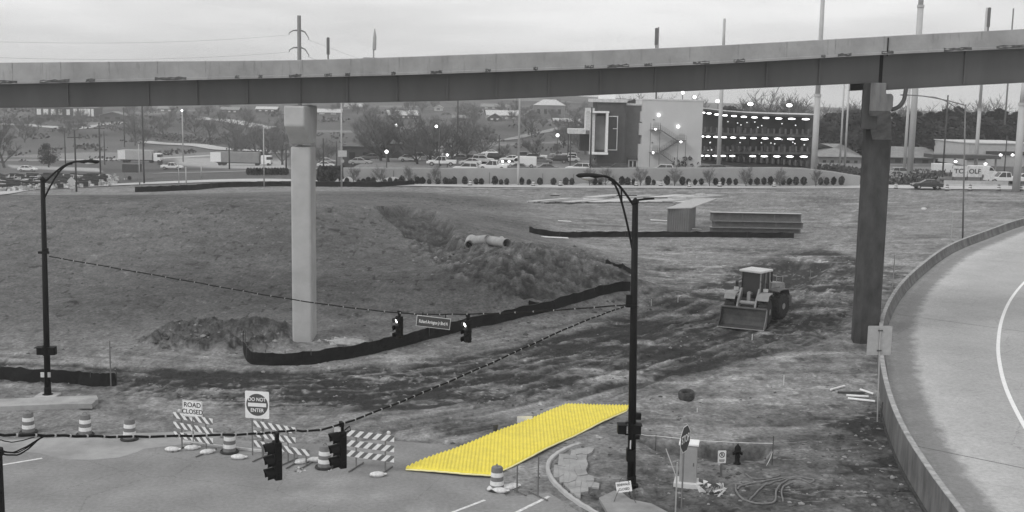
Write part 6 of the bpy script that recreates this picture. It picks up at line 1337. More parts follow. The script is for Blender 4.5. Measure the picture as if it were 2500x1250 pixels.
s = ppm(270); MB().box(20 / s, -.15, 22 / s, 130 / s, .3, 9 / s).build('window', M_glass, o); MB().box(-70 / s, -.15, 10 / s, 50 / s, .3, 12 / s).build('door', M_glass, o)
# dark canopy with lights
p = W(2360, 402, 250); g = H(p.x, p.y); s = ppm(250); o = thing('canopy', 'long thin dark fuel style canopy on posts behind the white vans', 'canopy', (p.x, p.y, g)); hz = W(2360, 383, 250).z - g
MB().box(0, 3, hz, 165 / s, 6, .8).build('roof', M_dark, o)
for x in (-75, -25, 25, 75):
    MB().box(x / s, 1, hz / 2, .3, .3, hz).build('post', M_mid, o)
for px, py in ((2330, 394), (2438, 378), (2467, 378), (2403, 400)): MB().ell(((px - 2360) / s, -.6, W(px, py, 250).z - g), .35, .2, .25, 8, 6).build('lamp', M_lit, o, smooth=True)
# the big sign by the right-hand road
p = W(2360, 436, 208); o = thing('billboard_sign', 'long white roadside sign board with dark capital letters at the right', 'sign', (p.x, p.y, H(p.x, p.y))); s = ppm(208); z0 = W(2360, 432, 208).z - o.location.z; z1 = W(2360, 405, 208).z - o.location.z
MB().box(-18 / s, 0, (z0 + z1) / 2, 34 / s, .3, z1 - z0).build('panel', M_whited, o); MB().box(19 / s, 0, (z0 + z1) / 2, 34 / s, .3, z1 - z0).build('panel', M_whited, o)
text('TO', 1.15, M_letter_b, o, (-20 / s, -.17, (z0 + z1) / 2), 1.15, depth=.02); text('OLF', 1.15, M_letter_b, o, (18 / s, -.17, (z0 + z1) / 2), 1.05, depth=.02)
for x in (-33, -2, 2, 35): MB().box(x / s, .1, z0 / 2, .16, .16, z0 + .4).build('post', M_dark, o)
p = W(2340, 445, 206.5); o = thing('jersey_barrier', 'low pale barrier wall under the white sign board', 'barrier', (p.x, p.y, H(p.x, p.y))); MB().prism([(-.35, 0), (-.3, .2), (-.12, .4), (-.1, 1.0), (.1, 1.0), (.12, .4), (.3, .2), (.35, 0)], -35 / s, 120 / s, 'YZ').build('wall', M_conc_lt, o)
p = W(2415, 430, 207); o = thing('notice_board', 'small blank white board right of the lettered sign', 'board', (p.x, p.y, H(p.x, p.y))); zc = W(2415, 428, 207).z - o.location.z; MB().box(0, 0, zc, 1.9, .1, 1.5).build('panel', M_whited, o); MB().box(0, .08, zc / 2, .12, .1, zc).build('post', M_dark, o)

# ================================================================== ENTERTAINMENT BUILDING WITH LIT BAYS
D = 236.0; s = ppm(D)
def wz(px, py, d=D): return W(px, py, d).z
def wx(px, d=D): return W(px, 330, d).x
cb = thing('range_building', 'large building with dark entrance tower, white stair block and three tiers of lit bays', 'building', (wx(1640), D, PARK_Z)); OB = Vector(cb.location)
def bbox(px0, px1, py0, py1, y0, y1, nm, m, par=cb, bevel=0, bottom=None):
    z1, z0 = wz(px0, py0, D + y0), (wz(px0, py1, D + y0) if bottom is None else bottom); x0, x1 = wx(px0, D + y0), wx(px1, D + y0)
    return MB().box((x0 + x1) / 2 - OB.x, (y0 + y1) / 2, (z0 + z1) / 2 - OB.z, x1 - x0, y1 - y0, z1 - z0).build(nm, m, par, bevel=bevel)
Mwb = mat('white_block', .50, .8, .07, .25)
bbox(1567, 1714, 243, 412, 0, 14, 'stair_block', Mwb, bottom=1.0); bbox(1566, 1715, 241, 244.5, -.1, 14.1, 'coping', M_whited)
bbox(1458, 1527.5, 249, 412, .6, 16, 'entrance_tower', M_brick, bottom=1.0); bbox(1446, 1529, 241, 249, .2, 16.2, 'tower_coping', M_whited); bbox(1464, 1500, 229, 241, 3, 10, 'roof_unit', M_white)
bbox(1527.5, 1567, 257, 412, 2.2, 14, 'link_block', M_facade2, bottom=1.0); bbox(1527, 1568, 253, 257, 2.0, 14.2, 'link_coping', M_whited)
for y0, y1, x0, x1 in ((272, 297, 1563, 1568), (300, 330, 1561, 1567), (352, 412, 1560, 1567)): bbox(x0, x1, y0, y1, .3, 2.1, 'panel', Mwb)
# entrance frame
fr = bbox(1440, 1486, 271, 275.5, -1.6, .58, 'frame', M_white); bbox(1440, 1486, 372, 377, -1.6, .58, 'frame', M_white); bbox(1479, 1484.5, 275.5, 372, -1.6, .58, 'frame', M_white); bbox(1440, 1452, 277, 372, -.6, .58, 'fin', M_whited); bbox(1453, 1478, 283, 365, .3, .56, 'window', mat('tower_window', .16, .3, .2, .4))
for a in ((1486, 1508, 283, 284.8), (1486, 1508, 365, 366.8), (1505.8, 1507.6, 284.8, 365), (1496, 1506, 313, 315)): bbox(*a, .35, .58, 'trim', M_white)
bbox(1431, 1450, 264, 272, -.5, 5, 'roof_unit', M_whited); bbox(1429, 1443, 272, 318, -.3, 4, 'side_fin', M_whited); bbox(1388, 1430, 315, 326.5, -.5, 6, 'canopy', M_whited); bbox(1415, 1442, 327, 368, 4, 8, 'canopy_wall', M_dark); bbox(1392, 1395, 327, 410, 0, .4, 'post', M_dark)
bbox(1536, 1559, 385, 390, 1.4, 2.2, 'door_hood', M_dark); dr = bbox(1536, 1558, 390, 413, 1.9, 2.18, 'door_frame', M_white)
for a, b in ((1539, 1545.5), (1548.5, 1555)): bbox(a, b, 393, 413, 1.84, 1.98, 'door', M_glass)
bbox(1442, 1527, 398, 412, -.2, .55, 'plinth', M_brick)
# stairs on the white block
Mst = mat('stair_steel', .14, .6, .1, 2)
def P3(px, py, y=-1.0): return Vector((wx(px, D + y) - OB.x, y, wz(px, py, D + y) - OB.z))
def landing(x0, x1, py, nm='landing'):
    a, b = P3(x0, py), P3(x1, py); MB().box((a.x + b.x) / 2, -.75, a.z, b.x - a.x, 1.5, .14).build(nm, Mst, cb)
    mb = MB()
    for zz in (.5, 1.0): mb.tube([(a.x, -1.5, a.z + zz), (b.x, -1.5, a.z + zz)], .035, 4)
    for t in np.linspace(0, 1, 5): x = a.x + (b.x - a.x) * t; mb.tube([(x, -1.5, a.z), (x, -1.5, a.z + 1.0)], .035, 4)
    mb.build('railing', Mst, cb)
def flight(x0, y0, x1, y1, yy):
    a, b = P3(x0, y0, yy), P3(x1, y1, yy); mb = MB(); mb.tube([a, b], .13, 4); mb.tube([a + Vector((0, .7, 0)), b + Vector((0, .7, 0))], .13, 4); n = 16
    for k in range(n): c = a.lerp(b, (k + .5) / n); mb.box(c.x, c.y + .35, c.z + .1, abs(b.x - a.x) / n, .7, .05)
    mb.build('stair_flight', Mst, cb); mb = MB()
    for zz in (.4, .7, 1.0): mb.tube([a + Vector((0, 0, zz)), b + Vector((0, 0, zz))], .03, 4)
    for k in range(9): c = a.lerp(b, k / 8); mb.tube([c, c + Vector((0, 0, 1.0))], .03, 4)
    mb.build('railing', Mst, cb)
landing(1587, 1612, 317); landing(1654, 1675, 343); landing(1587, 1612, 373); flight(1612, 317, 1656, 345, -1.5); flight(1656, 345, 1612, 373, -.75); flight(1612, 373, 1648, 398, -1.5)
for px in (1656, 1675): MB().tube([P3(px, 343, -1.5), P3(px, 408, -1.5)], .06, 5).build('stair_post', Mst, cb)
for px in (1588, 1611): MB().tube([P3(px, 300, -1.5), P3(px, 408, -1.5)], .06, 5).build('stair_post', Mst, cb)
bbox(1594, 1608, 299, 317, -.04, .02, 'door', mat('block_door', .38, .6, .1, 1)); bbox(1658, 1672, 326, 343, -.04, .02, 'door', mat('block_door', .38)); bbox(1594, 1608, 355, 373, -.04, .02, 'door', mat('block_door', .38))
for px, py in ((1607, 281), (1655, 309)): c = P3(px, py, -.3); MB().ell((c.x, c.y, c.z), .3, .25, .3, 10, 6).build('wall_lamp', M_lit, cb, smooth=True)
for px, py in ((1600, 316), (1663, 346), (1596, 373)): c = P3(px, py, -1.2); MB().ell((c.x, c.y, c.z), .26, .25, .24, 10, 6).build('wall_lamp', M_lit, cb, smooth=True)
for px, py in ((1595, 292), (1593, 348)): c = P3(px, py, -.1); MB().box(c.x, c.y, c.z, .22, .2, .22).build('vent', M_dark, cb)
# three tiers of bays on a curved plan
NB = 11; pxs = np.linspace(1716, 1984, NB + 1)
def bd(px): t = max(0., (px - 1716) / 268); return 258 - 20 * t ** 1.2
def curve_z(rows): return lambda px: HC + (W(px, float(np.interp(px, [r[0] for r in rows], [r[1] for r in rows])), bd(px)).z - HC)
roofz = curve_z([(1716, 270), (1760, 276), (1830, 281), (1900, 284), (1984, 286)]); f3 = curve_z([(1716, 328), (1800, 331), (1984, 335)]); f2 = curve_z([(1716, 375), (1984, 377)]); 
def ring(zf, th, dep, nm, m, y0=0, over=0):
    mb = MB()
    for px in np.linspace(1713, 1986, 25): d = bd(px) + y0; x = wx(px, d); z = zf(px); mb.v += [(x - OB.x, d - D - over, z - OB.z), (x - OB.x, d - D - over, z + th - OB.z), (x - OB.x, d + dep - D, z + th - OB.z), (x - OB.x, d + dep - D, z - OB.z)]
    mb.f = [(i * 4 + j, i * 4 + (j + 1) % 4, i * 4 + 4 + (j + 1) % 4, i * 4 + 4 + j) for i in range(24) for j in range(4)] + [(0, 1, 2, 3), (99, 98, 97, 96)]
    return mb.build(nm, m, cb)
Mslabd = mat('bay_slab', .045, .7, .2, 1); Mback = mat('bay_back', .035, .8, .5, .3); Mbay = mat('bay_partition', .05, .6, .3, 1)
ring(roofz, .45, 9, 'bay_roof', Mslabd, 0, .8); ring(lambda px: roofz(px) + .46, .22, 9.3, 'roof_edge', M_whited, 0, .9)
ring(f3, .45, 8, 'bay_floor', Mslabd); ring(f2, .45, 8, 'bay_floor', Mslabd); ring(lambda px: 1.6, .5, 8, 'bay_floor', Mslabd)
mb = MB()
for px in np.linspace(1713, 1986, 25): d = bd(px) + 7.5; x = wx(px, d - 7); mb.v += [(x - OB.x, d - D, 1.5 - OB.z), (x - OB.x, d - D, roofz(px) - OB.z)]
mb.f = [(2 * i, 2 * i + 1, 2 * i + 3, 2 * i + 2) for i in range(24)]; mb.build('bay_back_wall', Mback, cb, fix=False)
d = bd(1986); MB().box(wx(1986, d) - OB.x + .2, d + 4 - D, (roofz(1986) + 1) / 2 - OB.z + .2, .4, 8.6, roofz(1986) - 1).build('end_wall', mat('bay_end', .08, .7, .2, .5), cb)
random.seed(31); Mppl = [mat('bay_item_dark', .06, .7, .3, 2), mat('bay_item_mid', .09, .7, .3, 2), mat('bay_item_pale', .5, .6, .2, 2)]
for lv, (zf, zc_) in enumerate(((lambda px: roofz(px), f3), (f3, f2), (f2, lambda px: 2.1))):
    for k in range(NB):
        if lv == 2 and k == 5: continue
        px = [1714, 1729, 1748, 1768, 1790, 1814, 1840, 1868, 1899, 1931, 1965][k]; d = bd(px) - .7; z = zf(px) - .45; sc = 1 if lv < 2 else .95
        MB().ell((wx(px, d) - OB.x, d - D, z - OB.z), .52 + .03 * k, .3, .17, 12, 6).build('bay_lamp', M_lit, cb, smooth=True)
    for k, px in enumerate(np.linspace(1722, 1975, 19)):
        d = bd(px) + .1; z = zc_(px) + .5; x = wx(px, d) - OB.x
        MB().box(x, d - D + .5, z + .55 - OB.z, .16, 1.2, 1.1).build('bay_partition', Mppl[1], cb)
        if random.random() < .8:
            xx = x + random.uniform(.3, .9); yy = d - D + random.uniform(2.5, 5); hh = random.uniform(.6, 1.5); MB().box(xx, yy, z + hh / 2 - OB.z, random.uniform(.4, 1.1), .5, hh).build('seat', Mppl[random.choice([0, 1, 1])], cb)
        if random.random() < .5: MB().ell((x + random.uniform(-.5, .9), d - D + 5.5, z + random.uniform(1.2, 2.4) - OB.z), .15, .12, .13, 8, 5).build('bay_light', M_lit2, cb, smooth=True)
        if random.random() < .25: MB().box(x + .5, d - D + 6.6, z + 1.8 - OB.z, 1.7, .1, 1.3).build('screen', Mppl[1], cb)

# ================================================================== VEHICLES
def car_proto(kind, m, name, s=1.0):
    o = thing(name, '', '', (0, 0, -500)); Mk = M_rubber
    if kind == 'sedan': L_, w_ = 4.6, 1.8; body = [(-2.3, .35), (-2.32, .75), (-2.1, .95), (-1.4, 1.0), (1.0, .98), (1.9, .88), (2.28, .7), (2.3, .35)]; cab = [(-1.75, .98), (-1.1, 1.42), (.2, 1.45), (1.05, .97)]; wh = (-1.4, 1.4); r = .33
    if kind == 'suv': L_, w_ = 4.7, 1.9; body = [(-2.35, .4), (-2.38, 1.0), (-2.3, 1.1), (1.1, 1.08), (2.1, 1.0), (2.34, .8), (2.34, .4)]; cab = [(-2.28, 1.08), (-2.0, 1.68), (.1, 1.72), (1.0, 1.06)]; wh = (-1.4, 1.45); r = .38
    if kind == 'pickup': L_, w_ = 5.7, 2.0; body = [(-2.85, .55), (-2.88, 1.2), (-.9, 1.2), (-.88, 1.1), (1.2, 1.12), (2.5, 1.08), (2.85, .85), (2.86, .5)]; cab = [(-.9, 1.1), (-.75, 1.85), (.6, 1.88), (1.3, 1.1)]; wh = (-1.8, 1.85); r = .42
    if kind == 'van': L_, w_ = 5.6, 2.0; body = [(-2.8, .45), (-2.82, 2.2), (.9, 2.25), (1.4, 2.0), (2.1, 1.25), (2.75, 1.05), (2.8, .5)]; cab = [(.9, 1.3), (1.0, 1.95), (1.38, 1.9), (1.98, 1.28)]; wh = (-1.8, 1.8); r = .38
    MB().prism(body, -w_ / 2, w_ / 2).build('body', m, o, bevel=.08)
    g = MB(); 
    if kind != 'van':
        (a, b, c, d2) = cab; hw = w_ / 2 - .06; tw_ = w_ / 2 - .22
        g.add([(a[0], -hw, a[1]), (a[0], hw, a[1]), (b[0], tw_, b[1]), (b[0], -tw_, b[1]), (c[0], -tw_, c[1]), (c[0], tw_, c[1]), (d2[0], hw, d2[1]), (d2[0], -hw, d2[1])], [(0, 1, 2, 3), (3, 2, 5, 4), (4, 5, 6, 7), (0, 3, 4, 7), (1, 6, 5, 2), (0, 7, 6, 1)]); g.build('window', M_glass, o)
        MB().box((b[0] + c[0]) / 2, 0, b[1] + .02, (c[0] - b[0]) * 1.02, 2 * tw_ * 1.0, .07).build('roof', m, o)
        for s_ in (-1, 1):
            for t in ((b, a), (((b[0] + c[0]) / 2, c[1]), ((b[0] + c[0]) / 2, a[1])), (c, d2)): MB().tube([(t[0][0], s_ * (tw_ + .01), t[0][1]), (t[1][0], s_ * (hw + .01), t[1][1])], .045, 4).build('pillar', m, o)
    else:
        g.prism(cab, -w_ / 2 - .01, w_ / 2 + .01).build('window', M_glass, o)
    for x in wh:
        for s_ in (-1, 1):
            t = MB().lathe([(r * .6, -.12), (r, -.1), (r, .1), (r * .6, .12)], 14, (x, s_ * (w_ / 2 - .08), r), 'Y').build('wheel', Mk, o); MB().lathe([(r * .58, s_ * .13), (r * .1, s_ * .10), (r * .1, 0)], 10, (x, s_ * (w_ / 2 - .08), r), 'Y').build('rim', M_rim, t)
    for s_ in (-1, 1): MB().box(L_ / 2 - .02, s_ * (w_ / 2 - .28), .72 if kind == 'sedan' else .85, .08, .3, .14).build('headlight', M_whited, o); MB().box(-L_ / 2 + .0, s_ * (w_ / 2 - .2), .8, .06, .18, .2).build('tail_light', M_dark, o)
    return o
MC = {'w': mat('car_white', .72, .3, .05, 1, spec=.5), 's': mat('car_silver', .34, .3, .05, 1, spec=.5), 'd': mat('car_dark', .035, .3, .1, 1, spec=.5), 'g': mat('car_grey', .13, .3, .1, 1, spec=.5)}
protos = {}
def vehicle(kind, col, px, py, d, rz, label, cat, z=None, scale=1.0):
    nm = {'sedan': 'parked_car', 'suv': 'parked_car', 'pickup': 'pickup_truck', 'van': 'van'}[kind]; b = W(px, py, d); b.z = H(b.x, b.y) if z is None else z; key = (kind, col)
    if key not in protos: o = car_proto(kind, MC[col], nm); protos[key] = o; o.location = b; o.rotation_euler = (0, 0, R(rz)); o.scale = (scale,) * 3; o['group'] = 'parked cars and vans'
    else: o = dup(protos[key], b, R(rz), None, 'parked cars and vans', scale)
    o['label'] = label; o['category'] = cat; return o
Z = PARK_Z + .02
for a in (('pickup', 'w', 1078, 405, 222, 180, 'white pickup truck at the left end of the parking lot', 'pickup', 2.4), ('sedan', 'w', 1148, 398, 232, 178, 'white sedan in the back row right of the white pickup', 'car'), ('suv', 'w', 1137, 416, 216, 175, 'white car in front nearest the wall at the left', 'car', 1.7), ('suv', 'w', 1180, 397, 240, 0, 'white estate car behind in the middle of the cluster', 'car'), ('pickup', 'w', 1204, 414, 217, 170, 'white pickup with open bed nearest the wall in the cluster', 'pickup'), ('van', 'w', 1188, 396 - 42, 300, 178, 'white box van parked on the slope above the lot', 'van'),
          ('suv', 'w', 1228, 400, 226, 185, 'white car with two glowing headlamps facing forward', 'car'), ('sedan', 'g', 1262, 417, 217, 175, 'dark grey car at the wall right of the open bed pickup', 'car'), ('sedan', 'g', 1338, 415, 217, 10, 'single grey car at the wall in the open middle of the lot', 'car'), ('suv', 'w', 1412, 412, 217, 165, 'white car behind the arm of the right street lamp', 'car'), ('sedan', 'd', 1444, 414, 219, 175, 'dark car tucked right of the white car near the entrance tower', 'car'), ('suv', 'd', 1503, 412, 218, 178, 'dark off road car in front of the entrance tower', 'car'),
          ('suv', 'w', 1614, 411, 217, 172, 'white and dark car below the outside stairs', 'car'), ('sedan', 'g', 1716, 408, 222, 178, 'grey car behind the pole in front of the bays', 'car'), ('suv', 'd', 1762, 408, 219, 8, 'dark estate car at the foot of the lit bays', 'car')):
    vehicle(*a[:7], a[7], a[8] if len(a) > 8 else (PARK_Z if a[4] < 250 else None))
o = vehicle('van', 'w', 1275, 402, 228, 180, 'white van with pale roof behind the middle lamp pole', 'van', PARK_Z)
for px in (1227, 1243): p = W(px, 394, 221); q = MB().ell((0, 0, 0), .24, .12, .22, 10, 6).build('work_lamp', M_lit, smooth=True); q.location = p; tag(q, 'round glowing vehicle lamp, %s of the close pair in the parking lot' % ('left' if px < 1235 else 'right'), 'lamp')
b = GT(2262, 463); vehicle('sedan', 'd', 2262, 463, b.y, 175, 'dark sedan driving on the far road at the right', 'car', b.z + .12, 1.12)
vehicle('pickup', 'w', 2450, 436, 212, 180, 'white pickup truck right of the lettered sign', 'pickup', None, 1.15); vehicle('van', 'w', 2400, 408, 232, 0, 'white van behind the lettered sign', 'van', None); vehicle('van', 'w', 2310, 404, 240, 0, 'white van left of the lettered sign under the canopy', 'van', None); vehicle('suv', 's', 2205, 411, 232, 0, 'silver car under the thick poles right of the dark pier', 'car'); vehicle('sedan', 's', 2172 + 20, 412, 225, 0, 'silver car close behind the dark pier', 'car'); vehicle('suv', 'w', 2495, 420, 215, 180, 'white car at the very right edge', 'car')
vehicle('sedan', 's', 880, 413, 232, 0, 'pale low car just above the left end of the retaining wall', 'car', PARK_Z - .3)
for a in (('sedan', 'w', 68 + 0, 418, 290, 0, 'white car parked beneath the round bush tree', 'car'), ('pickup', 'w', 420, 410, GT(420, 410).y, 0, 'small white pickup with dark bed on the far left lot', 'pickup'), ('suv', 'w', 1230, 372, 330, 0, 'pale car beside the hillside drive at centre', 'car'), ('sedan', 'w', 795, 395, 300, 10, 'white car right of the pale pier, lower one', 'car'), ('sedan', 's', 800, 383, 330, 0, 'white car right of the pale pier, middle one', 'car'), ('suv', 'w', 798, 372, 360, 0, 'white car right of the pale pier, upper one', 'car')):
    vehicle(*a)
rnd = random.Random(14)
for k, (px, py) in enumerate(((1000, 408), (1030, 400), (905, 404), (1165, 404), (1246, 396), (1292, 398), (1322, 404), (1360, 408), (1390, 404), (1475, 402), (1120, 395), (1215, 392))):
    vehicle(('sedan', 'suv')[k % 2], 'wsgd'[k % 4], px, py, 242 + k % 3 * 4, rnd.choice([0, 180]) + rnd.uniform(-4, 4), 'small %s car in the crowded back rows of the parking lot' % {'w': 'white', 's': 'silver', 'g': 'grey', 'd': 'dark'}['wsgd'[k % 4]], 'car', None)
for k in range(22):
    px, py = rnd.choice([rnd.uniform(1060, 1400), rnd.uniform(2180, 2480)]), rnd.uniform(372, 398); house_ok = True
    cc = rnd.choice('wwsgd'); b = GT(px, py); vehicle(rnd.choice(['sedan', 'suv', 'pickup']), cc, px, py, b.y, rnd.choice([0, 180, 90]), 'tiny %s car on the streets beyond the parking lot' % {'w': 'white', 's': 'silver', 'g': 'grey', 'd': 'dark'}[cc], 'car', None)
# box truck and semi trailer on the far road
def truck(px0, px1, py_top, py_bot, label, cabside=1, m=None, name='box_truck'):
    b = GT((px0 + px1) / 2, py_bot); s = ppm(b.y); L_ = (px1 - px0) / s; h = (py_bot - py_top) / s; o = thing(name, label, 'truck', b); bl = L_ * .76; x0 = -L_ / 2
    MB().box(x0 + bl / 2, 0, h * .60, bl, 2.6, h * .74).build('cargo_box', m or M_whited, o, bevel=.04); MB().box(x0 + L_ * .5, 0, h * .2, L_ * .95, 1.6, .3).build('chassis', M_dark, o); MB().box(x0 + bl + L_ * .12, 0, h * .45, L_ * .17, 2.4, h * .6).build('cab', M_white, o, bevel=.1); MB().box(x0 + bl + L_ * .17, 0, h * .56, L_ * .08, 2.44, h * .2).build('window', M_glass, o); MB().box(x0 + .3, -1.33, h * .6, L_ * .18, .04, h * .68).build('end_panel', M_white, o)
    for x in (.08, .15, .72, .92):
        for y in (-1.1, 1.1): MB().lathe([(.3, -.15), (.5, -.13), (.5, .13), (.3, .15)], 12, (x0 + L_ * x, y, .5), 'Y').build('wheel', M_rubber, o)
truck(298, 398, 364, 396, 'white box truck on the far left road', name='box_truck', m=mat('truck_box', .4, .6, .12, .5)); truck(527, 668, 364, 398, 'long grey semi trailer with white cab on the far left road', name='semi_truck', m=mat('trailer_grey', .24, .6, .15, .5))
# dark equipment box + wheel thing by left road
b = GT(323, 440); s = ppm(b.y); o = thing('shelter', 'dark open shelter on posts beside the far left road', 'shelter', b); hh = 40 / s; MB().box(0, 0, hh * .75, 38 / s, 2.4, hh * .5).build('roof_box', M_dark, o); [MB().box(x / s, 0, hh * .25, .12, .12, hh * .5).build('post', M_mid, o) for x in (-17, 17)]; MB().lathe([(.25, 0), (.4, 0), (.4, .12), (.25, .12)], 14, (-.4, -.5, .45), 'Y').build('wheel', M_rubber, o)

# ================================================================== SHRUBS ALONG THE WALL
def shrub_proto(seed, nm, lbl, grp, n=220, rx=.55, rz=.75, m=None):
    rnd = random.Random(seed); mb = MB()
    for k in range(n):
        d = Vector((rnd.gauss(0, 1), rnd.gauss(0, 1), rnd.gauss(0, 1))).normalized(); rr = rnd.uniform(.6, 1.08); p = Vector((d.x * rx * rr, d.y * rx * rr, rz * 1.05 + d.z * rz * rr)); u = Vector((rnd.gauss(0, 1), rnd.gauss(0, 1), rnd.gauss(0, 1))).normalized() * .17; v = u.orthogonal().normalized() * .11; mb.add([p - u - v, p + u - v, p + u + v, p - u + v], [(0, 1, 2, 3)])
    mb.tube([(0, 0, -.1), (0, 0, .7)], .05, 4); o = mb.build(nm, m or M_bush, fix=False); return tag(o, lbl, 'shrub', grp)
SL_ = 'small dark clipped round shrub in the row at the foot of the retaining wall'; sp = shrub_proto(1, 'round_shrub', SL_, 'clipped shrubs along the retaining wall'); first = True; random.seed(8)
shr = [847, 875, 887, 899, 912, 940, 952, 967, 981, 1003, 1019, 1031, 1048, 1069, 1088, 1098, 1109, 1135, 1162, 1175, 1208, 1223, 1237, 1274, 1291, 1318, 1351, 1381, 1396, 1452, 1465, 1498, 1518, 1532, 1547, 1582, 1596, 1628, 1666, 1681, 1697, 1712, 1747, 1764, 1780, 1796, 1832, 1848, 1865, 1881, 1912, 1927, 1943, 1962, 2003, 2018, 2035, 2054]
for px in shr:
    X = W(px, 450, 206).x; y = wall_y(X) - 1.5; X = W(px, 450, y).x; loc = Vector((X, y, max(H(X, y), W(px, 451, y).z) - .05)); sc = random.uniform(.62, .95)
    if first: o = sp; o.location = loc; first = False
    else: o = dup(sp, loc, random.uniform(0, 6))
    o.scale = (sc, sc, sc * random.uniform(.9, 1.15))
S2 = 'small dark upright shrub in the short row left of the pale pier'
for k, px in enumerate(np.linspace(606, 700, 14)): p = GT(px, 427); dup(sp, p, k, S2, 'upright shrubs left of the pale pier', (.7, .7, .9))
S3 = 'tall dark shrub in the thick clump right of the pale pier'
for k in range(16): px = 782 + (k % 8) * 7.5; p = GT(px, 446 - (k // 8) * 10); dup(sp, p, k, S3, 'thick shrub clump right of the pale pier', (1.1, 1.1, 1.5))
# hedges on the bank right of the wall and by the stair block
def hedge(ptspx, r, lbl, m=None, dens=60, hgt=1.2, ground=None):
    rnd = random.Random(len(lbl)); mb = MB(); P = catmull([Vector((*GT(*p).xy, 0)) for p in ptspx], 6)
    for a, b in zip(P[:-1], P[1:]):
        for k in range(int(dens * (b - a).length / 5)):
            c = a.lerp(b, rnd.random()); x, y = c.x + rnd.gauss(0, r), c.y + rnd.gauss(0, r); p = Vector((x, y, float(tps(np.array([x]), np.array([y]))[0]) + float(park_mask(np.array([x]), np.array([y]))[0]) * 1.5 + rnd.random() ** 1.3 * hgt)); u = Vector((rnd.gauss(0, 1), rnd.gauss(0, 1), rnd.gauss(0, 1))).normalized() * .28; v = u.orthogonal().normalized() * .2; mb.add([p - u - v, p + u - v, p + u + v, p - u + v], [(0, 1, 2, 3)])
    return tag(mb.build('hedge', m or M_brush, fix=False), lbl, 'hedge')
hedge([(1925, 412), (1990, 412), (2060, 420), (2110, 430)], 1.5, 'low dry hedge on the bank above the right end of the retaining wall', dens=110); hedge([(2165, 450), (2220, 448), (2290, 446)], 1.4, 'dark hedge on the bank right of the dark pier', M_bush, dens=120, hgt=1.8); hedge([(2165, 428), (2230, 428), (2310, 430)], 1.2, 'dry pale hedge above the dark hedge right of the dark pier', dens=90); hedge([(1650, 410), (1700, 409)], .8, 'shaggy dry bushes at the foot of the white stair block', dens=160, hgt=2.0)
hedge([(60, 272 + 20), (130, 292), (190, 296), (250, 297)], 3, 'hedge line along the hill drive at the upper left', dens=60, hgt=3); hedge([(250, 318), (300, 322), (350, 330), (460, 345), (540, 352)], 2.5, 'dark hedge line sloping down the left hillside', dens=60, hgt=2.4)
# little bare saplings in front of the wall
for px in (860, 925, 993, 1065, 1438, 1480, 1563, 1645, 1730, 1818, 1900, 1985):
    X = W(px, 445, 206).x; y = wall_y(X) - 2.2; o = dup(BP[px % 3], (X, y, H(X, y)), px, 'small bare sapling planted in front of the retaining wall', 'saplings in front of the wall', (.38, .38, .40))
# cut stone yard at the far left: countless small blocks
rnd = random.Random(77); mb = MB()
for k in range(1900):
    px, py = rnd.uniform(-60, 255), rnd.uniform(434, 470)
    if py > 472 - (px + 60) * .055: continue
    t = rnd.random(); b = GT(px, py) if k % 3 == 0 else b + Vector((rnd.uniform(-2, 2), rnd.uniform(-2, 2), 0)); b = Vector(b); mb.box(b.x, b.y, b.z + .3, rnd.uniform(.3, 1.3), rnd.uniform(.2, .8), rnd.uniform(.4, 1.2), rz=rnd.uniform(-.3, .3))
o = mb.build('stone_yard', mat('stone_blocks', .42, .8, .95, 1.2), fix=False); tag(o, 'yard of countless small pale and dark stone blocks at the far left', 'stone yard', kind='stuff')
rnd = random.Random(78); mb = MB()
for k in range(330):
    px, py = rnd.uniform(-60, 255), rnd.uniform(432, 470)
    if py > 472 - (px + 60) * .055: continue
    b = GT(px, py); mb.box(b.x, b.y, b.z + .5, rnd.uniform(.5, 2.2), rnd.uniform(.2, .8), rnd.uniform(.6, 1.5), rz=rnd.uniform(-.3, .3))
o = mb.build('stone_yard', mat('stone_blocks_dark', .035, .8, .3, 1.2), fix=False); tag(o, 'dark clutter and shrubs between the stone blocks at the far left', 'clutter', kind='stuff')

# ================================================================== CLODS AND STONES strewn over the worked soil
rnd = random.Random(5); px = []; py = []; sz = []
N_ = 15000; A1 = np.array([(rnd.uniform(-50, 2300), 470 + 780 * rnd.random() ** .8) for _ in range(N_)])
gx_ = []; 
vx = (A1[:, 0] - CX) / F; vy = (A1[:, 1] - CY) / F
RD = cf[None] + cr[None] * vx[:, None] - cu[None] * vy[:, None]; t_ = -HC / RD[:, 2]; X = RD[:, 0] * t_; Y = RD[:, 1] * t_
for _ in range(3): z_ = tps(X, Y); t_ = (z_ - HC) / RD[:, 2]; X = RD[:, 0] * t_; Y = RD[:, 1] * t_
ok = (Y > 38) & (Y < 195); X, Y, A1 = X[ok], Y[ok], A1[ok]; z_, tone_ = fields(X, Y)
road_ = pmask(A1[:, 0], A1[:, 1], ROAD, 6); haul_ = pmask(A1[:, 0], A1[:, 1], HAUL, 30); clod_ = pmask(A1[:, 0], A1[:, 1], CLOD, 30); heap_ = pmask(A1[:, 0], A1[:, 1], HEAP, 10); nr_ = pmask(A1[:, 0], A1[:, 1], NEARR, 40); rm_ = ramp_mask(X, Y)
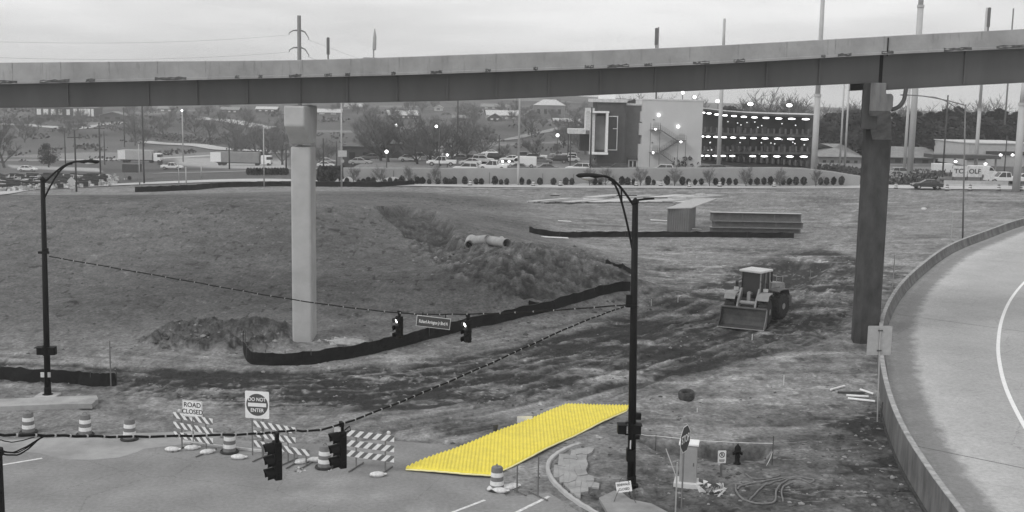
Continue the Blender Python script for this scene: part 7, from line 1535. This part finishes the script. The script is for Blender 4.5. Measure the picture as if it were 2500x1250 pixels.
pr = np.clip(.10 + .35 * haul_ + .95 * clod_ + 1.0 * heap_ + .5 * nr_, 0, 1) * (1 - road_) * (rm_ < .05); pr *= sst(.35, .6, vn(X * .35, Y * .35, 8)) + .15
dk = MB(); lt = MB()
ICO = [(0, 0, 1), (.9, 0, .3), (.28, .85, .35), (-.72, .53, .3), (-.72, -.53, .4), (.28, -.85, .3), (.6, .5, -.5), (-.5, .7, -.5), (-.6, -.6, -.5), (.5, -.7, -.5)]
IF = [(0, 1, 2), (0, 2, 3), (0, 3, 4), (0, 4, 5), (0, 5, 1), (1, 6, 2), (2, 7, 3), (3, 8, 4), (4, 8, 9), (4, 9, 5), (5, 9, 1), (1, 9, 6), (2, 6, 7), (3, 7, 8)]
for i in range(len(X)):
    if rnd.random() > pr[i]: continue
    r = rnd.uniform(.03, .10) * (1 + .9 * clod_[i] + 1.2 * heap_[i]) * (rnd.random() ** 2 + .6); mb = lt if rnd.random() < (.28 if not clod_[i] > .3 else .15) else dk
    mb.add([(X[i] + a * r * rnd.uniform(.7, 1.4), Y[i] + b * r * rnd.uniform(.7, 1.3), z_[i] + c * r * rnd.uniform(.4, .9)) for a, b, c in ICO], IF)
o = dk.build('soil_clods', mat('clod_dark', .085, .95, .4, 4), fix=False); tag(o, 'countless dark clods of soil strewn over the site', 'soil clods', kind='stuff')
o = lt.build('pale_stones', mat('stone_pale', .25, .9, .3, 4), fix=False); tag(o, 'countless small pale stones strewn over the site', 'stones', kind='stuff')
for k in range(0): pass
# ================================================================== HAZE
mb = MB().box(100, 1290, 15, 4200, 2640, 130); hz_ = mb.build('haze', mat('haze_shell', 1, 1, 0)); m = bpy.data.materials.new('haze_air'); m.use_nodes = True; t = m.node_tree; t.nodes.clear()
v = t.nodes.new('ShaderNodeVolumePrincipled'); v.inputs['Color'].default_value = (.9, .9, .9, 1); v.inputs['Density'].default_value = .0004; v.inputs['Anisotropy'].default_value = .2
oo = t.nodes.new('ShaderNodeOutputMaterial'); t.links.new(v.outputs[0], oo.inputs['Volume']); hz_.data.materials.clear(); hz_.data.materials.append(m); tag(hz_, None, None, kind='stuff'); hz_['label'] = 'thin pale haze over the whole site'; hz_['category'] = 'haze'
